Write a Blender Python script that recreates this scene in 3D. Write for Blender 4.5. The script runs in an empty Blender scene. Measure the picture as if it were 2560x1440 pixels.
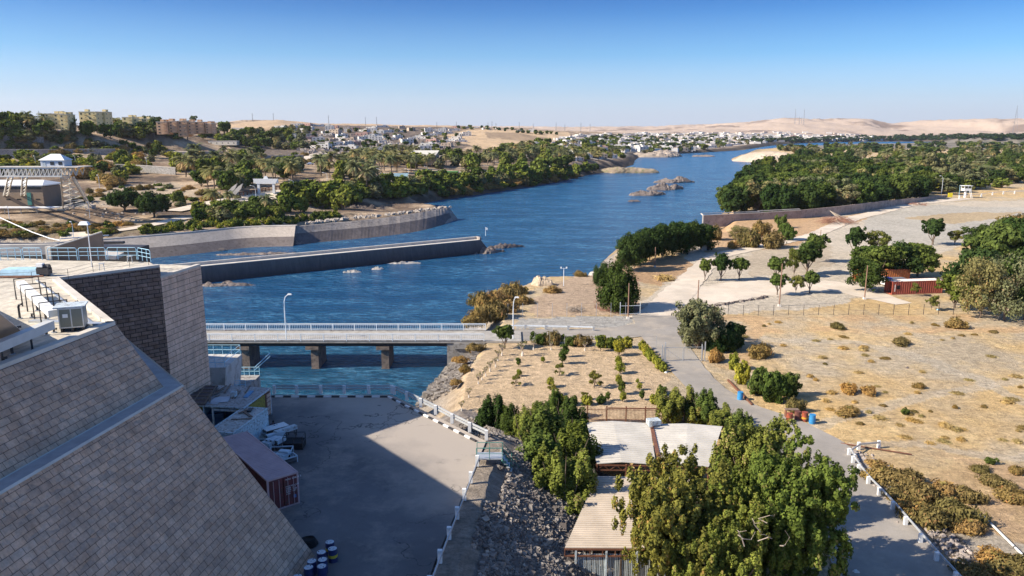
import bpy, math, random
import numpy as np
from math import radians, sin, cos, tan, atan, atan2, pi, sqrt
from mathutils import Vector, Matrix

# ------------------------------------------------------------------ camera, sky, sun, exposure
SC = bpy.context.scene
COL = SC.collection
FPX = 1900.0; PITCH = atan(395/1900); CAMZ = 38.0
cam = bpy.data.cameras.new('camera'); camo = bpy.data.objects.new('camera', cam); COL.objects.link(camo)
cam.sensor_width = 36; cam.lens = FPX/2560*36; cam.clip_end = 60000; cam.clip_start = 0.5
camo.location = (0, 0, CAMZ); camo.rotation_euler = (pi/2-PITCH, 0, 0)
SC.camera = camo
SUN_EL = radians(34); SUN_AZ = radians(14)     # shadows run to +x, slightly away from the camera
ts = Vector((-cos(SUN_EL)*cos(SUN_AZ), -cos(SUN_EL)*sin(SUN_AZ), sin(SUN_EL)))   # towards the sun
W = bpy.data.worlds.new('World'); SC.world = W; W.use_nodes = True
wn = W.node_tree; wn.nodes.clear()
sky = wn.nodes.new('ShaderNodeTexSky'); sky.sky_type = 'NISHITA'; sky.sun_disc = False
sky.sun_elevation = SUN_EL; sky.sun_rotation = atan2(ts.x, ts.y)
sky.altitude = 300; sky.air_density = 1.0; sky.dust_density = 0.6; sky.ozone_density = 2.0
hsv = wn.nodes.new('ShaderNodeHueSaturation'); hsv.inputs['Saturation'].default_value = 1.1
bg = wn.nodes.new('ShaderNodeBackground'); bg.inputs[1].default_value = 0.15
wo = wn.nodes.new('ShaderNodeOutputWorld'); wtc = wn.nodes.new('ShaderNodeTexCoord'); wsep = wn.nodes.new('ShaderNodeSeparateXYZ'); wn.links.new(wtc.outputs['Generated'], wsep.inputs[0])
def wramp(stops):
    r = wn.nodes.new('ShaderNodeValToRGB'); e = r.color_ramp.elements
    while len(e) < len(stops): e.new(.5)
    for i, (p, c) in enumerate(stops): e[i].position = p; e[i].color = (*c, 1)
    wn.links.new(wsep.outputs['Z'], r.inputs[0]); return r.outputs[0]
def wmix(f, a, b, mode='MIX'):
    m = wn.nodes.new('ShaderNodeMix'); m.data_type = 'RGBA'; m.blend_type = mode
    for i, v in ((0, f), (6, a), (7, b)):
        if isinstance(v, float): m.inputs[i].default_value = v
        elif isinstance(v, tuple): m.inputs[i].default_value = (*v, 1)
        else: wn.links.new(v, m.inputs[i])
    return m.outputs[2]
wn.links.new(sky.outputs[0], hsv.inputs['Color'])
# clear desert air: deeper blue overhead, a pale milky band low down
_c = wmix(1.0, hsv.outputs[0], wramp([(0.0, (.5, .7, .95)), (.05, (.24, .46, .72)), (.09, (.13, .37, .60)), (.16, (.05, .205, .43)), (.28, (.10, .36, .8)), (.5, (.50, .54, .60)), (1, (.58, .58, .62))]), 'MULTIPLY')
_f = wramp([(0.0, (.96,)*3), (.02, (.86,)*3), (.05, (.52,)*3), (.09, (.22,)*3), (.14, (.05,)*3), (.18, (0,)*3)])
_c = wmix(_f, _c, (2.4, 2.6, 3.1))
wn.links.new(_c, bg.inputs[0]); wn.links.new(bg.outputs[0], wo.inputs[0])
sl = bpy.data.lights.new('sun', 'SUN'); sl.energy = 5.0; sl.angle = radians(0.5); sl.color = (1.0, 0.90, 0.75)
so = bpy.data.objects.new('sun', sl); COL.objects.link(so); so.rotation_euler = ts.to_track_quat('Z', 'Y').to_euler()
SC.view_settings.view_transform = 'Standard'; SC.view_settings.look = 'None'; SC.view_settings.exposure = 0.88; SC.view_settings.gamma = 1.0
try: SC.cycles.max_bounces = 5; SC.cycles.diffuse_bounces = 2; SC.cycles.transparent_max_bounces = 4
except Exception: pass

# ------------------------------------------------------------------ pixel <-> world helpers (photo pixels, 2560x1440)
CP, SP = cos(PITCH), sin(PITCH)
def ray(px, py):
    u = (px-1280)/FPX; v = (py-720)/FPX
    return np.array([u, CP - v*SP, -SP - v*CP])
def P(px, py, z=4.5):
    r = ray(px, py); t = (z-CAMZ)/r[2]; return Vector((r[0]*t, r[1]*t, z))
def PD(px, py, d):
    r = ray(px, py); t = d/math.hypot(r[0], r[1]); return Vector((r[0]*t, r[1]*t, CAMZ+r[2]*t))
def pix(x, y, z):
    x = np.asarray(x, float); y = np.asarray(y, float); z = np.asarray(z, float)-CAMZ
    dep = y*CP - z*SP; dep = np.where(dep < 1e-3, 1e-3, dep); up = y*SP + z*CP
    return 1280+FPX*x/dep, 720-FPX*up/dep

# ------------------------------------------------------------------ noise
_rs = np.random.RandomState(7); _PT = _rs.rand(256, 256)
def vnoise(x, y):
    xi = np.floor(x).astype(int); yi = np.floor(y).astype(int); fx = x-xi; fy = y-yi
    fx = fx*fx*(3-2*fx); fy = fy*fy*(3-2*fy)
    g = lambda a, b: _PT[a & 255, b & 255]
    return (g(xi, yi)*(1-fx)+g(xi+1, yi)*fx)*(1-fy)+(g(xi, yi+1)*(1-fx)+g(xi+1, yi+1)*fx)*fy
def fbm(x, y, s, o=4):
    x = np.asarray(x, float)/s; y = np.asarray(y, float)/s; a = 0; w = 1; t = 0
    for k in range(o):
        a = a + w*(vnoise(x*2**k+17*k, y*2**k+31*k)-.5); t += w; w *= .5
    return a/t*2
def pip(x, y, poly):
    n = len(poly); ins = np.zeros(x.shape, bool); j = n-1
    for i in range(n):
        xi, yi = poly[i]; xj, yj = poly[j]
        c = ((yi > y) != (yj > y)) & (x < (xj-xi)*(y-yi)/((yj-yi) if yj != yi else 1e-9)+xi)
        ins ^= c; j = i
    return ins
def pdist(x, y, poly, closed=True):
    d = np.full(x.shape, 1e9); n = len(poly)
    for i in range(n if closed else n-1):
        ax, ay = poly[i]; bx, by = poly[(i+1) % n]; dx = bx-ax; dy = by-ay; L = dx*dx+dy*dy+1e-12
        t = np.clip(((x-ax)*dx+(y-ay)*dy)/L, 0, 1)
        d = np.minimum(d, np.hypot(x-ax-t*dx, y-ay-t*dy))
    return d
def sdist(x, y, poly):
    d = pdist(x, y, poly); return np.where(pip(x, y, poly), -d, d)

# ------------------------------------------------------------------ terrain description
YARDZ = 10.0
_yc1 = P(980, 987, YARDZ); _yc2 = P(1215, 1103, YARDZ); _yc3 = P(1088, 1400, YARDZ)
_d = (_yc3-_yc2).normalized()
YARD = [(-70, _yc1.y), (_yc1.x, _yc1.y), (_yc2.x, _yc2.y), (_yc3.x, _yc3.y), (_yc3.x+_d.x*45+2, _yc3.y+_d.y*45), (-70, 0)]
def xy(px, py, z=0.0): p = P(px, py, z); return (p.x, p.y)
RIVER = ([(-400, _yc1.y+.8), (_yc1.x-.5, _yc1.y+.8), (_yc1.x-1, 88)] +
  [xy(*a) for a in [(1035,1004,0),(1075,958,0),(1112,905,0),(1150,870,.5),(1150,800,2),(1180,765,2),(1225,735,2),(1330,700,2),(1420,690,3),(1475,668,3),
   (1500,640,2),(1545,600,2),(1600,590,3),(1700,585,3),(1765,583,3),(1790,540,1),(1812,520,1),(1830,480,1),(1858,462,1),(1875,440,0),(1900,422,0),(1925,408,0),(1830,403,0),(1826,398,0),
   (1852,391,0),(1874,381,0),(1960,374,0),(2060,368,0),(2180,363,0),(2290,358,0),(2360,355.5,0)]] +
  [xy(*a) for a in [(2360,355,0),(2280,354,0),(2150,354,0),(2000,358,0),(1930,364,0),(1860,375,0),(1800,379,0),(1700,384,0),(1640,389,0),(1600,392,0),(1590,400,0),(1585,412,0),(1525,430,0),
   (1480,436,0),(1400,455,0),(1300,471,0),(1200,487,0),(1120,498,0),(1055,509,0),(1075,517,0),(1112,524,0),(1122,536,0),(1112,547,0),(1040,558,0),(930,569,0),(830,580,0),(760,588,0),(725,597,0),(690,603,0),(640,612,0),(570,624,0),
   (430,636,0),(330,642,0),(150,642,0),(-300,640,0)]])
LB_NOTE = None
def zc(px, l):      # a column of the left bank: (row, z) or (row, None, distance)
    out = []
    for e in l:
        if len(e) == 2: p = P(px, e[0], e[1])
        else: p = PD(px, e[0], e[2])
        out.append((math.log(math.hypot(p.x, p.y)), p.z))
    return (px, sorted(out))
COLS = [zc(-500, [(600,5.5),(545,7),(510,8),(475,11),(440,15),(400,21),(372,26),(340,32),(325,0,600),(320,0,800),(322,0,1500)]),
 zc(0, [(598,5.5),(545,7),(515,8),(475,11),(440,15),(403,20),(395,23),(372,26),(340,32),(325,0,560),(319,0,700),(322,0,1500)]),
 zc(200, [(590,5.5),(558,6),(532,8),(470,12),(440,15),(408,19),(398,22),(375,26),(345,32),(324,0,560),(318,0,700),(322,0,1500)]),
 zc(400, [(585,5.5),(550,7),(515,8),(470,12),(430,16),(398,20),(365,27),(343,31),(327,0,620),(318,0,900),(318,0,1500)]),
 zc(560, [(573,5.5),(545,6),(505,9),(478,12),(440,15),(398,19),(370,23),(350,27),(330,0,750),(312,0,1100),(305,0,1500)]),
 zc(700, [(560,5.5),(540,6),(505,8),(480,11.5),(440,14),(400,17),(370,22),(350,26),(334,0,800),(318,0,1000),(300,0,1400),(303,0,1700)]),
 zc(800, [(557,5.5),(540,6),(520,4),(488,8),(465,11.5),(430,14),(400,17),(370,22),(350,27),(330,0,1000),(312,0,1350),(309,0,1700)]),
 zc(1000, [(538,5),(520,2),(505,3),(480,7),(452,11.5),(425,13),(400,15),(380,18),(360,23),(335,0,1000),(320,0,1400),(313,0,1700)]),
 zc(1150, [(535,3),(495,2),(465,6),(440,11),(420,12),(400,14),(385,17),(362,23),(335,0,1150),(322,0,1400),(316,0,1800)]),
 zc(1300, [(470,2),(448,6),(425,10),(405,12),(385,16),(365,22),(345,0,1100),(329,0,1300),(322,0,1800),(321,0,5000)]),
 zc(1420, [(452,2),(436,5),(415,8),(400,11),(380,15),(360,21),(343,0,1250),(337,0,1600),(331,0,2200),(326,0,3500),(321,0,6000)]),
 zc(1600, [(392,2),(385,4),(370,8),(358,0,1500),(345,0,1900),(335,0,2400),(330,0,3400),(320,0,6000)]),
 zc(1720, [(383,2),(377,4),(362,8),(350,0,2000),(338,0,2500),(331,0,3200),(318,0,5500),(317,0,7000)]),
 zc(1850, [(375,2),(370,4),(358,7),(348,0,2200),(338,0,2700),(328,0,3300),(314,0,4700),(318,0,7000)]),
 zc(1960, [(362,3),(355,5),(348,0,2700),(338,0,2900),(320,0,3600),(303,0,4400),(305,0,5500)]),
 zc(2060, [(356,3),(350,5),(345,0,2800),(338,0,3100),(312,0,3800),(306,0,4500),(309,0,5500)]),
 zc(2150, [(354,2),(351,4),(346,0,2900),(342,0,3200),(312,0,3900),(305,0,4500),(308,0,5500)]),
 zc(2220, [(353,2),(350,4),(345,0,2900),(342,0,3200),(322,0,3900),(317,0,4500),(320,0,5500)]),
 zc(2320, [(353,2),(348,4),(343,0,2900),(335,0,3300),(318,0,3900),(308,0,4600),(312,0,5500)]),
 zc(2440, [(353,2),(348,4),(343,0,2900),(338,0,3300),(316,0,3900),(306,0,4600),(308,0,5500)]),
 zc(2560, [(353,2),(348,4),(343,0,2900),(338,0,3300),(315,0,3900),(305,0,4600),(307,0,5500)]),
 zc(2900, [(353,2),(348,4),(343,0,2900),(338,0,3300),(315,0,3900),(305,0,4600),(307,0,5500)])]
_caz = np.array([math.atan2((c[0]-1280)/FPX, CP+.17*SP) for c in COLS])
LG0, LG1, NLG = math.log(30), math.log(12000), 600
_lg = np.linspace(LG0, LG1, NLG)
_tab = np.array([np.interp(_lg, [e[0] for e in c[1]], [e[1] for e in c[1]]) for c in COLS])
SPLITD = 200.0
def far_near(az):  # distance at which the left-bank columns take over from the flat right bank
    return np.interp(az, [-.5, -.06, .02, .06, .14, .2, .27, .33, .5, .8], [90, 120, 200, 300, 700, 1000, 1400, 1900, 2200, 2300])
def ground_z(X, Y):
    X = np.asarray(X, float); Y = np.asarray(Y, float)
    az = np.arctan2(X, Y); d = np.hypot(X, Y); lg = np.clip(np.log(np.maximum(d, 1)), LG0, LG1)
    ci = np.clip(np.interp(az, _caz, np.arange(len(COLS))), 0, len(COLS)-1.001); i0 = ci.astype(int); f = ci-i0; f = f*f*(3-2*f)*.5+f*.5
    li = (lg-LG0)/(LG1-LG0)*(NLG-1.001); l0 = li.astype(int); g = li-l0
    a = _tab[i0, l0]*(1-g)+_tab[i0, l0+1]*g; b = _tab[i0+1, l0]*(1-g)+_tab[i0+1, l0+1]*g
    zl = a*(1-f)+b*f
    # roughness of the hills
    amp = np.clip((d-260)/500, 0, 1)*np.clip((zl-6)/14, 0, 1)
    zl = zl + amp*(fbm(X, Y, 60, 4)*3.2 + fbm(X, Y, 14, 3)*1.0) + np.clip((d-2600)/1200, 0, 1)*np.clip((zl-20)/40,0,1)*((.42-np.abs(fbm(X+Y*.35, Y*.45, 520, 5)))*120-30)
    zr = 4.5 + fbm(X, Y, 9, 3)*.05 + np.clip((d-260)/300, 0, 1)*(1.2+fbm(X, Y, 50, 3)*1.0)
    rock = np.clip(1-np.hypot(X-RKX, Y-RKY)/RKR, 0, 1)
    zr = zr + rock*(9+fbm(X, Y, 12, 3)*5)
    m = np.clip((d-far_near(az))/20, 0, 1)
    z = zr*(1-m)+zl*m
    # yard embankment
    dy = sdist(X, Y, YARD); e = np.clip((dy-1.6)/9.5, 0, 1)
    near = (d < 140)
    z = np.where(near & (e < 1), np.maximum(z, YARDZ-.12-e*(YARDZ-4.6)+fbm(X, Y, 1.5, 3)*.22*np.clip(dy/3, 0, 1)), z)
    z = np.where(near & (dy < .0), 3.0, z)
    # river carve
    r = sdist(X, Y, RIVER)
    nb = (d < 260) & (X > -30)
    slope = np.where(nb, .62, np.where(d < 330, .55, .5))
    quay = (az < -.24) & (d < 330) & (d > 150)
    zb = np.where(r > 0, -.35+r*slope + np.where(quay, .06, 1)*fbm(X, Y, 2.5, 3)*.35*np.clip(d/200,0.4,3)*np.clip(r/1.5, 0, 1), np.maximum(-3, -.35+r*.5))
    return np.minimum(z, np.where(r < 40, zb, 1e9))
_rk = P(1905, 401, 2); RKX, RKY, RKR = _rk.x, _rk.y, 62.0
def gz(x, y): return float(ground_z(np.array([x]), np.array([y]))[0])
_ts = np.exp(np.linspace(math.log(35), math.log(9000), 700))
def G(px, py):       # where the ray through a photo pixel meets the ground
    r = ray(px, py); h = math.hypot(r[0], r[1]); t = _ts/h
    X = r[0]*t; Y = r[1]*t; Z = CAMZ+r[2]*t; g = ground_z(X, Y); s = np.where((Z < g) )[0]
    if len(s) == 0: return Vector((X[-1], Y[-1], g[-1]))
    i = s[0]
    if i > 0:
        a = Z[i-1]-g[i-1]; b = g[i]-Z[i]; f = a/(a+b+1e-9)
        x = X[i-1]*(1-f)+X[i]*f; y = Y[i-1]*(1-f)+Y[i]*f
        return Vector((x, y, gz(x, y)))
    return Vector((X[i], Y[i], g[i]))
def pxm(p): return FPX/(p.y*CP-(p.z-CAMZ)*SP)       # photo pixels per metre at a point

# ------------------------------------------------------------------ objects
def tag(o, label=None, cat=None, group=None, kind=None):
    if label: o['label'] = label
    if cat: o['category'] = cat
    if group: o['group'] = group
    if kind: o['kind'] = kind
    return o
def thing(name, label, cat, loc=(0, 0, 0), rz=0, group=None):
    o = bpy.data.objects.new(name, None); COL.objects.link(o); o.location = loc; o.rotation_euler = (0, 0, rz); o.empty_display_size = .3
    return tag(o, label, cat, group)
def link(name, me, parent=None, loc=None, rz=None):
    o = bpy.data.objects.new(name, me); COL.objects.link(o)
    if parent is not None: o.parent = parent
    if loc is not None: o.location = loc
    if rz is not None: o.rotation_euler = (0, 0, rz)
    return o
def children(o): return [c for c in bpy.data.objects if c.parent == o]
def dup(root, loc, rz=0, s=1.0, label=None, group=None, kids=None, top=True):
    r = root.copy(); COL.objects.link(r); r.location = loc; r.rotation_euler = (0, 0, rz)
    if isinstance(s, (int, float)): s = (s, s, s)
    r.scale = s
    if label: r['label'] = label
    if group: r['group'] = group
    for ch, gs in (kids if kids is not None else [(c, children(c)) for c in children(root)]):
        c = ch.copy(); COL.objects.link(c); c.parent = r
        for g in gs:
            d = g.copy(); COL.objects.link(d); d.parent = c
    return r
def kidlist(root): return [(c, children(c)) for c in children(root)]
class MB:
    def __init__(s): s.v = []; s.f = []; s.uv = []; s.mi = []; s.m = 0
    def face(s, pts, uv=None):
        n = len(s.v); s.v += [tuple(p) for p in pts]; s.f.append(tuple(range(n, n+len(pts)))); s.uv.append(uv or [(0, 0)]*len(pts)); s.mi.append(s.m)
    def box(s, c, d, rz=0, rx=0, ry=0, taper=1.0):
        hx, hy, hz = d[0]/2, d[1]/2, d[2]/2
        M = Matrix.Rotation(rz, 3, 'Z') @ Matrix.Rotation(ry, 3, 'Y') @ Matrix.Rotation(rx, 3, 'X'); c = Vector(c)
        p = [c+M @ Vector((x*(taper if z > 0 else 1)*hx, y*(taper if z > 0 else 1)*hy, z*hz)) for z in (-1, 1) for x, y in ((-1, -1), (1, -1), (1, 1), (-1, 1))]
        n = len(s.v); s.v += [tuple(q) for q in p]
        for f, (a, b) in zip(((3, 2, 1, 0), (4, 5, 6, 7), (0, 1, 5, 4), (1, 2, 6, 5), (2, 3, 7, 6), (3, 0, 4, 7)), ((d[0], d[1]), (d[0], d[1]), (d[0], d[2]), (d[1], d[2]), (d[0], d[2]), (d[1], d[2]))):
            s.f.append(tuple(n+i for i in f)); s.uv.append([(0, 0), (a, 0), (a, b), (0, b)]); s.mi.append(s.m)
    def beam(s, a, b, w, h=None):      # square bar from a to b
        a = Vector(a); b = Vector(b); d = b-a; L = d.length
        if L < 1e-6: return
        h = h or w; q = d.to_track_quat('X', 'Z').to_matrix(); c = (a+b)/2
        n = len(s.v)
        for x in (-1, 1):
            for y, z in ((-1, -1), (1, -1), (1, 1), (-1, 1)): s.v.append(tuple(c+q @ Vector((x*L/2, y*w/2, z*h/2))))
        for f in ((0, 3, 2, 1), (4, 5, 6, 7), (0, 1, 5, 4), (1, 2, 6, 5), (2, 3, 7, 6), (3, 0, 4, 7)):
            s.f.append(tuple(n+i for i in f)); s.uv.append([(0, 0), (L, 0), (L, w), (0, w)]); s.mi.append(s.m)
    def tube(s, pts, r, n=6, r1=None, cap=True):
        pts = [Vector(p) for p in pts]; N = len(pts); rs = r if isinstance(r, (list, tuple)) else [r+(((r1 if r1 is not None else r)-r)*i/max(1, N-1)) for i in range(N)]
        base = len(s.v)
        for i, p in enumerate(pts):
            d = (pts[min(i+1, N-1)]-pts[max(i-1, 0)]).normalized()
            a = d.cross(Vector((0, 0, 1)));
            if a.length < .05: a = d.cross(Vector((0, 1, 0)))
            a.normalize(); b = d.cross(a)
            for k in range(n):
                t = 2*pi*k/n; s.v.append(tuple(p+(a*cos(t)+b*sin(t))*rs[i]))
        for i in range(N-1):
            for k in range(n):
                s.f.append((base+i*n+k, base+i*n+(k+1) % n, base+(i+1)*n+(k+1) % n, base+(i+1)*n+k)); s.uv.append([(0, 0)]*4); s.mi.append(s.m)
        if cap:
            s.f.append(tuple(base+k for k in range(n))[::-1]); s.uv.append([(0, 0)]*n); s.mi.append(s.m)
            s.f.append(tuple(base+(N-1)*n+k for k in range(n))); s.uv.append([(0, 0)]*n); s.mi.append(s.m)
    def prism(s, poly, z0, z1, top=True, bottom=False):
        n = len(poly); a = 0
        for i in range(n):
            x0, y0 = poly[i]; x1, y1 = poly[(i+1) % n]; L = math.hypot(x1-x0, y1-y0)
            s.face([(x0, y0, z0), (x1, y1, z0), (x1, y1, z1), (x0, y0, z1)], [(a, z0), (a+L, z0), (a+L, z1), (a, z1)]); a += L
        if top: s.face([(x, y, z1) for x, y in poly], [(x, y) for x, y in poly])
        if bottom: s.face([(x, y, z0) for x, y in poly][::-1], [(x, y) for x, y in poly][::-1])
    def mesh(s, name, mats, smooth=False):
        me = bpy.data.meshes.new(name); me.from_pydata(s.v, [], s.f)
        uvl = me.uv_layers.new(name='UVMap'); flat = [c for fu in s.uv for p in fu for c in p]
        uvl.data.foreach_set('uv', flat)
        for m in (mats if isinstance(mats, (list, tuple)) else [mats]): me.materials.append(m)
        me.polygons.foreach_set('material_index', s.mi)
        if smooth: me.polygons.foreach_set('use_smooth', [True]*len(me.polygons))
        me.update(); return me
    def build(s, name, mats, parent=None, loc=None, rz=None, smooth=False):
        return link(name, s.mesh(name, mats, smooth), parent, loc, rz)
def np_mesh(name, V, F, mat, smooth=False, colors=None, extra=None):
    V = np.asarray(V, np.float32); F = np.asarray(F, np.int32); k = F.shape[1]
    me = bpy.data.meshes.new(name); me.vertices.add(len(V)); me.vertices.foreach_set('co', V.ravel())
    me.loops.add(F.size); me.loops.foreach_set('vertex_index', F.ravel())
    me.polygons.add(len(F)); me.polygons.foreach_set('loop_start', np.arange(0, F.size, k, dtype=np.int32))
    try: me.polygons.foreach_set('loop_total', np.full(len(F), k, np.int32))
    except Exception: pass
    if colors is not None:
        at = me.color_attributes.new('Col', 'FLOAT_COLOR', 'POINT'); at.data.foreach_set('color', np.asarray(colors, np.float32).ravel())
    if extra is not None:
        at = me.attributes.new('mixv', 'FLOAT', 'POINT'); at.data.foreach_set('value', np.asarray(extra, np.float32))
    for m in (mat if isinstance(mat, (list, tuple)) else [mat]): me.materials.append(m)
    me.update(calc_edges=True); me.validate()
    me.polygons.foreach_set('use_smooth', [smooth]*len(me.polygons))
    return me

# ------------------------------------------------------------------ materials
MATS = {}
def nm(name):
    m = bpy.data.materials.new(name); m.use_nodes = True; nt = m.node_tree; nt.nodes.clear()
    out = nt.nodes.new('ShaderNodeOutputMaterial'); b = nt.nodes.new('ShaderNodeBsdfPrincipled'); nt.links.new(b.outputs[0], out.inputs[0])
    return m, nt, b
def N(nt, t, **k):
    n = nt.nodes.new(t)
    for a, v in k.items(): setattr(n, a, v)
    return n
def noise(nt, scale, detail=4, rough=.6, vec=None):
    n = N(nt, 'ShaderNodeTexNoise'); n.inputs['Scale'].default_value = scale; n.inputs['Detail'].default_value = detail; n.inputs['Roughness'].default_value = rough
    if vec is None: vec = N(nt, 'ShaderNodeTexCoord').outputs['Object']
    nt.links.new(vec, n.inputs['Vector']); return n.outputs['Fac']
def ramp(nt, fac, stops):
    r = N(nt, 'ShaderNodeValToRGB'); e = r.color_ramp.elements
    while len(e) < len(stops): e.new(.5)
    for i, (p, c) in enumerate(stops): e[i].position = p; e[i].color = (c[0], c[1], c[2], 1) if not isinstance(c, (int, float)) else (c, c, c, 1)
    nt.links.new(fac, r.inputs[0]); return r.outputs[0]
def mixc(nt, fac, a, b, mode='MIX'):
    m = N(nt, 'ShaderNodeMix', data_type='RGBA', blend_type=mode)
    for s, v in ((0, fac), (6, a), (7, b)):
        if hasattr(v, 'is_linked') or hasattr(v, 'links'): nt.links.new(v, m.inputs[s])
        elif isinstance(v, (int, float)): m.inputs[s].default_value = v if s == 0 else (v, v, v, 1)
        else: m.inputs[s].default_value = (*v[:3], 1)
    return m.outputs[2]
def bump(nt, h, strength, dist, b):
    n = N(nt, 'ShaderNodeBump'); n.inputs['Strength'].default_value = strength; n.inputs['Distance'].default_value = dist
    nt.links.new(h, n.inputs['Height']); nt.links.new(n.outputs[0], b.inputs['Normal']); return n
def simple(name, col, rough=.8, metal=0.0, var=.18, scale=1.5, dirt=None, bmp=0.0, bscale=8):
    if name in MATS: return MATS[name]
    m, nt, b = nm(name); c = np.array(col)
    f = noise(nt, scale, 5, .65)
    cc = ramp(nt, f, [(.3, tuple(c*(1-var))), (.7, tuple(np.minimum(c*(1+var), .95)))])
    if dirt is not None:
        g = ramp(nt, noise(nt, scale*2.7, 6, .7), [(.5, 0), (.62, 1)]); cc = mixc(nt, g, cc, dirt)
    nt.links.new(cc, b.inputs['Base Color']); b.inputs['Roughness'].default_value = rough; b.inputs['Metallic'].default_value = metal
    if bmp: bump(nt, noise(nt, bscale, 5, .6), bmp, .05, b)
    MATS[name] = m; return m
# ------------------------------------------------------------------ ground
def zone(px, py, poly, soft=0, nz=0):  return pip(px, py, poly)
def build_ground():
    NA, ND = 900, 760
    az = np.linspace(-.86, .86, NA); lg = np.concatenate([np.linspace(math.log(26), math.log(420), 470), np.linspace(math.log(420), math.log(9500), 291)[1:]])
    A, L = np.meshgrid(az, lg); D = np.exp(L); X = D*np.sin(A); Y = D*np.cos(A)
    Z = ground_z(X, Y)
    x, y, z, d = X.ravel(), Y.ravel(), Z.ravel(), D.ravel()
    px, py = pix(x, y, z)
    # jitter of zone borders, in metres on the ground turned into pixels
    sc = FPX/np.maximum(d, 20)
    jx = fbm(x, y, 5, 4)*2.2*sc; jy = fbm(x+300, y, 5, 4)*2.2*sc*.25
    qx, qy = px+jx, py+jy
    n1 = fbm(x, y, 18, 4); n2 = fbm(x+77, y-40, 5, 4); n3 = fbm(x-50, y+90, 1.6, 3)
    def C(*c): return np.array(c)
    base = np.zeros((len(x), 3)); sd = sdist(x, y, RIVER)
    drygrass = C(.62, .43, .21); dust = C(.52, .42, .29); pale = C(.47, .40, .31)
    t = np.clip(.5+n1*1.3+n2*.9, 0, 1)[:, None]; base = dust*(1-t)+drygrass*t
    t = np.clip(n3*1.6+n2*1.0-.1, 0, 1)[:, None]; base = base*(1-t*.6)+C(.74, .55, .29)*t*.6
    # left bank: brown earth, paler tracks and rock
    left = (d > far_near(np.arctan2(x, y)))
    lb = C(.36, .25, .16)*(1-np.clip(.5+n1*1.5, 0, 1)[:, None])+C(.47, .36, .25)*np.clip(.5+n1*1.5, 0, 1)[:, None]
    f60 = fbm(x, y, 70, 5)
    t = np.clip(.15+f60*2.6+n2*1.6, 0, 1)[:, None]*.8; lb = lb*(1-t)+C(.17, .12, .09)*t
    f12 = fbm(x+500, y, 13, 5); t = np.clip(f12*3.2-.1, 0, 1)[:, None]*.75; lb = lb*(1-t)+C(.66, .50, .34)*t; f4 = fbm(x-200, y, 5, 4); t = np.clip(f4*4-.5, 0, 1)[:, None]*.7; lb = lb*(1-t)+C(.09, .075, .055)*t; t = np.clip(-f12*3.0-.35, 0, 1)[:, None]*.8; lb = lb*(1-t)+C(.11, .085, .07)*t
    base = np.where(left[:, None], lb, base)
    def put(poly, col, w=1.0, jitter=True, fade=None):
        nonlocal base
        m = pip(qx if jitter else px, qy if jitter else py, poly).astype(float)[:, None]*w
        if fade is not None: m = m*np.clip(fade, 0, 1)[:, None]
        base = base*(1-m)+np.asarray(col)*m
    # village rock slope and dunes
    put([(560,352),(640,330),(760,305),(1120,318),(1190,355),(1100,400),(900,402),(760,388),(600,398)], C(.155,.125,.105), .95, True, .95+n2*.8)
    put([(1100,340),(1180,322),(1420,330),(1440,352),(1330,372),(1240,378),(1180,365)], C(.62,.45,.28), .9)
    put([(1210,330),(1290,332),(1370,345),(1400,352),(1300,352),(1220,345)], C(.30,.22,.15), .8)
    put([(540,315),(700,296),(960,309),(1130,314),(1130,318),(760,312),(560,330)], C(.62,.45,.29), .8)
    town = [(1360,385),(1400,350),(1480,336),(1700,330),(1960,335),(2180,345),(2180,352),(1900,358),(1700,380),(1500,400)]
    put(town, C(.50,.43,.35), .9)
    far = np.clip((d-2600)/500, 0, 1)[:, None]*(py < 345)[:, None]
    g = (np.clip(fbm(x, y, 260, 4)*3.4+.1, 0, 1)*np.clip(fbm(x+1000, y*.5, 50, 4)*5+.3, 0, 1))[:, None]
    base = base*(1-far)+(C(.55,.43,.335)*(1-g*.8)+C(.22,.16,.13)*g*.8)*far
    isl = ((d > 1500) & (d < 2700) & (px > 1900))[:, None]*1.0; tt = np.clip(.5+n1*2, 0, 1)[:, None]
    base = base*(1-isl)+(C(.17,.16,.13)*(1-tt)+C(.33,.28,.22)*tt)*isl
    # left bank near: quay paving, garden, roads, slope
    put([(-100,600),(230,600),(450,582),(600,566),(740,561),(700,620),(560,645),(300,650),(-100,650)], C(.44,.38,.31), 1, False)
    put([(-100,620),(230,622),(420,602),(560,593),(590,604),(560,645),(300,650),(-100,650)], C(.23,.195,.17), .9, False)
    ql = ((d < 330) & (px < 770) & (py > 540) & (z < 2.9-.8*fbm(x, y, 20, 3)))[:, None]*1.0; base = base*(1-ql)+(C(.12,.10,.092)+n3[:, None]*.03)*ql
    put([(380,585),(470,555),(700,548),(840,540),(1030,528),(960,545),(740,560),(600,564)], C(.50,.37,.25), .95)
    put([(-100,548),(300,560),(400,545),(440,560),(300,590),(-100,600)], C(.25,.20,.13), .9, True, .85+n2)
    put([(230,470),(430,455),(520,480),(480,500),(330,515),(200,520)], C(.50,.40,.29), .9)
    put([(100,400),(400,400),(400,390),(0,392),(0,400)], C(.52,.42,.30), .7)
    put([(540,500),(650,478),(1000,445),(1120,436),(1250,428),(1400,415),(1400,422),(1250,437),(1120,446),(1000,455),(850,478),(650,500),(500,530)], C(.46,.39,.31), .9)
    put([(700,415),(800,385),(815,388),(760,410),(720,430)], C(.50,.42,.33), .9)
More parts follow.
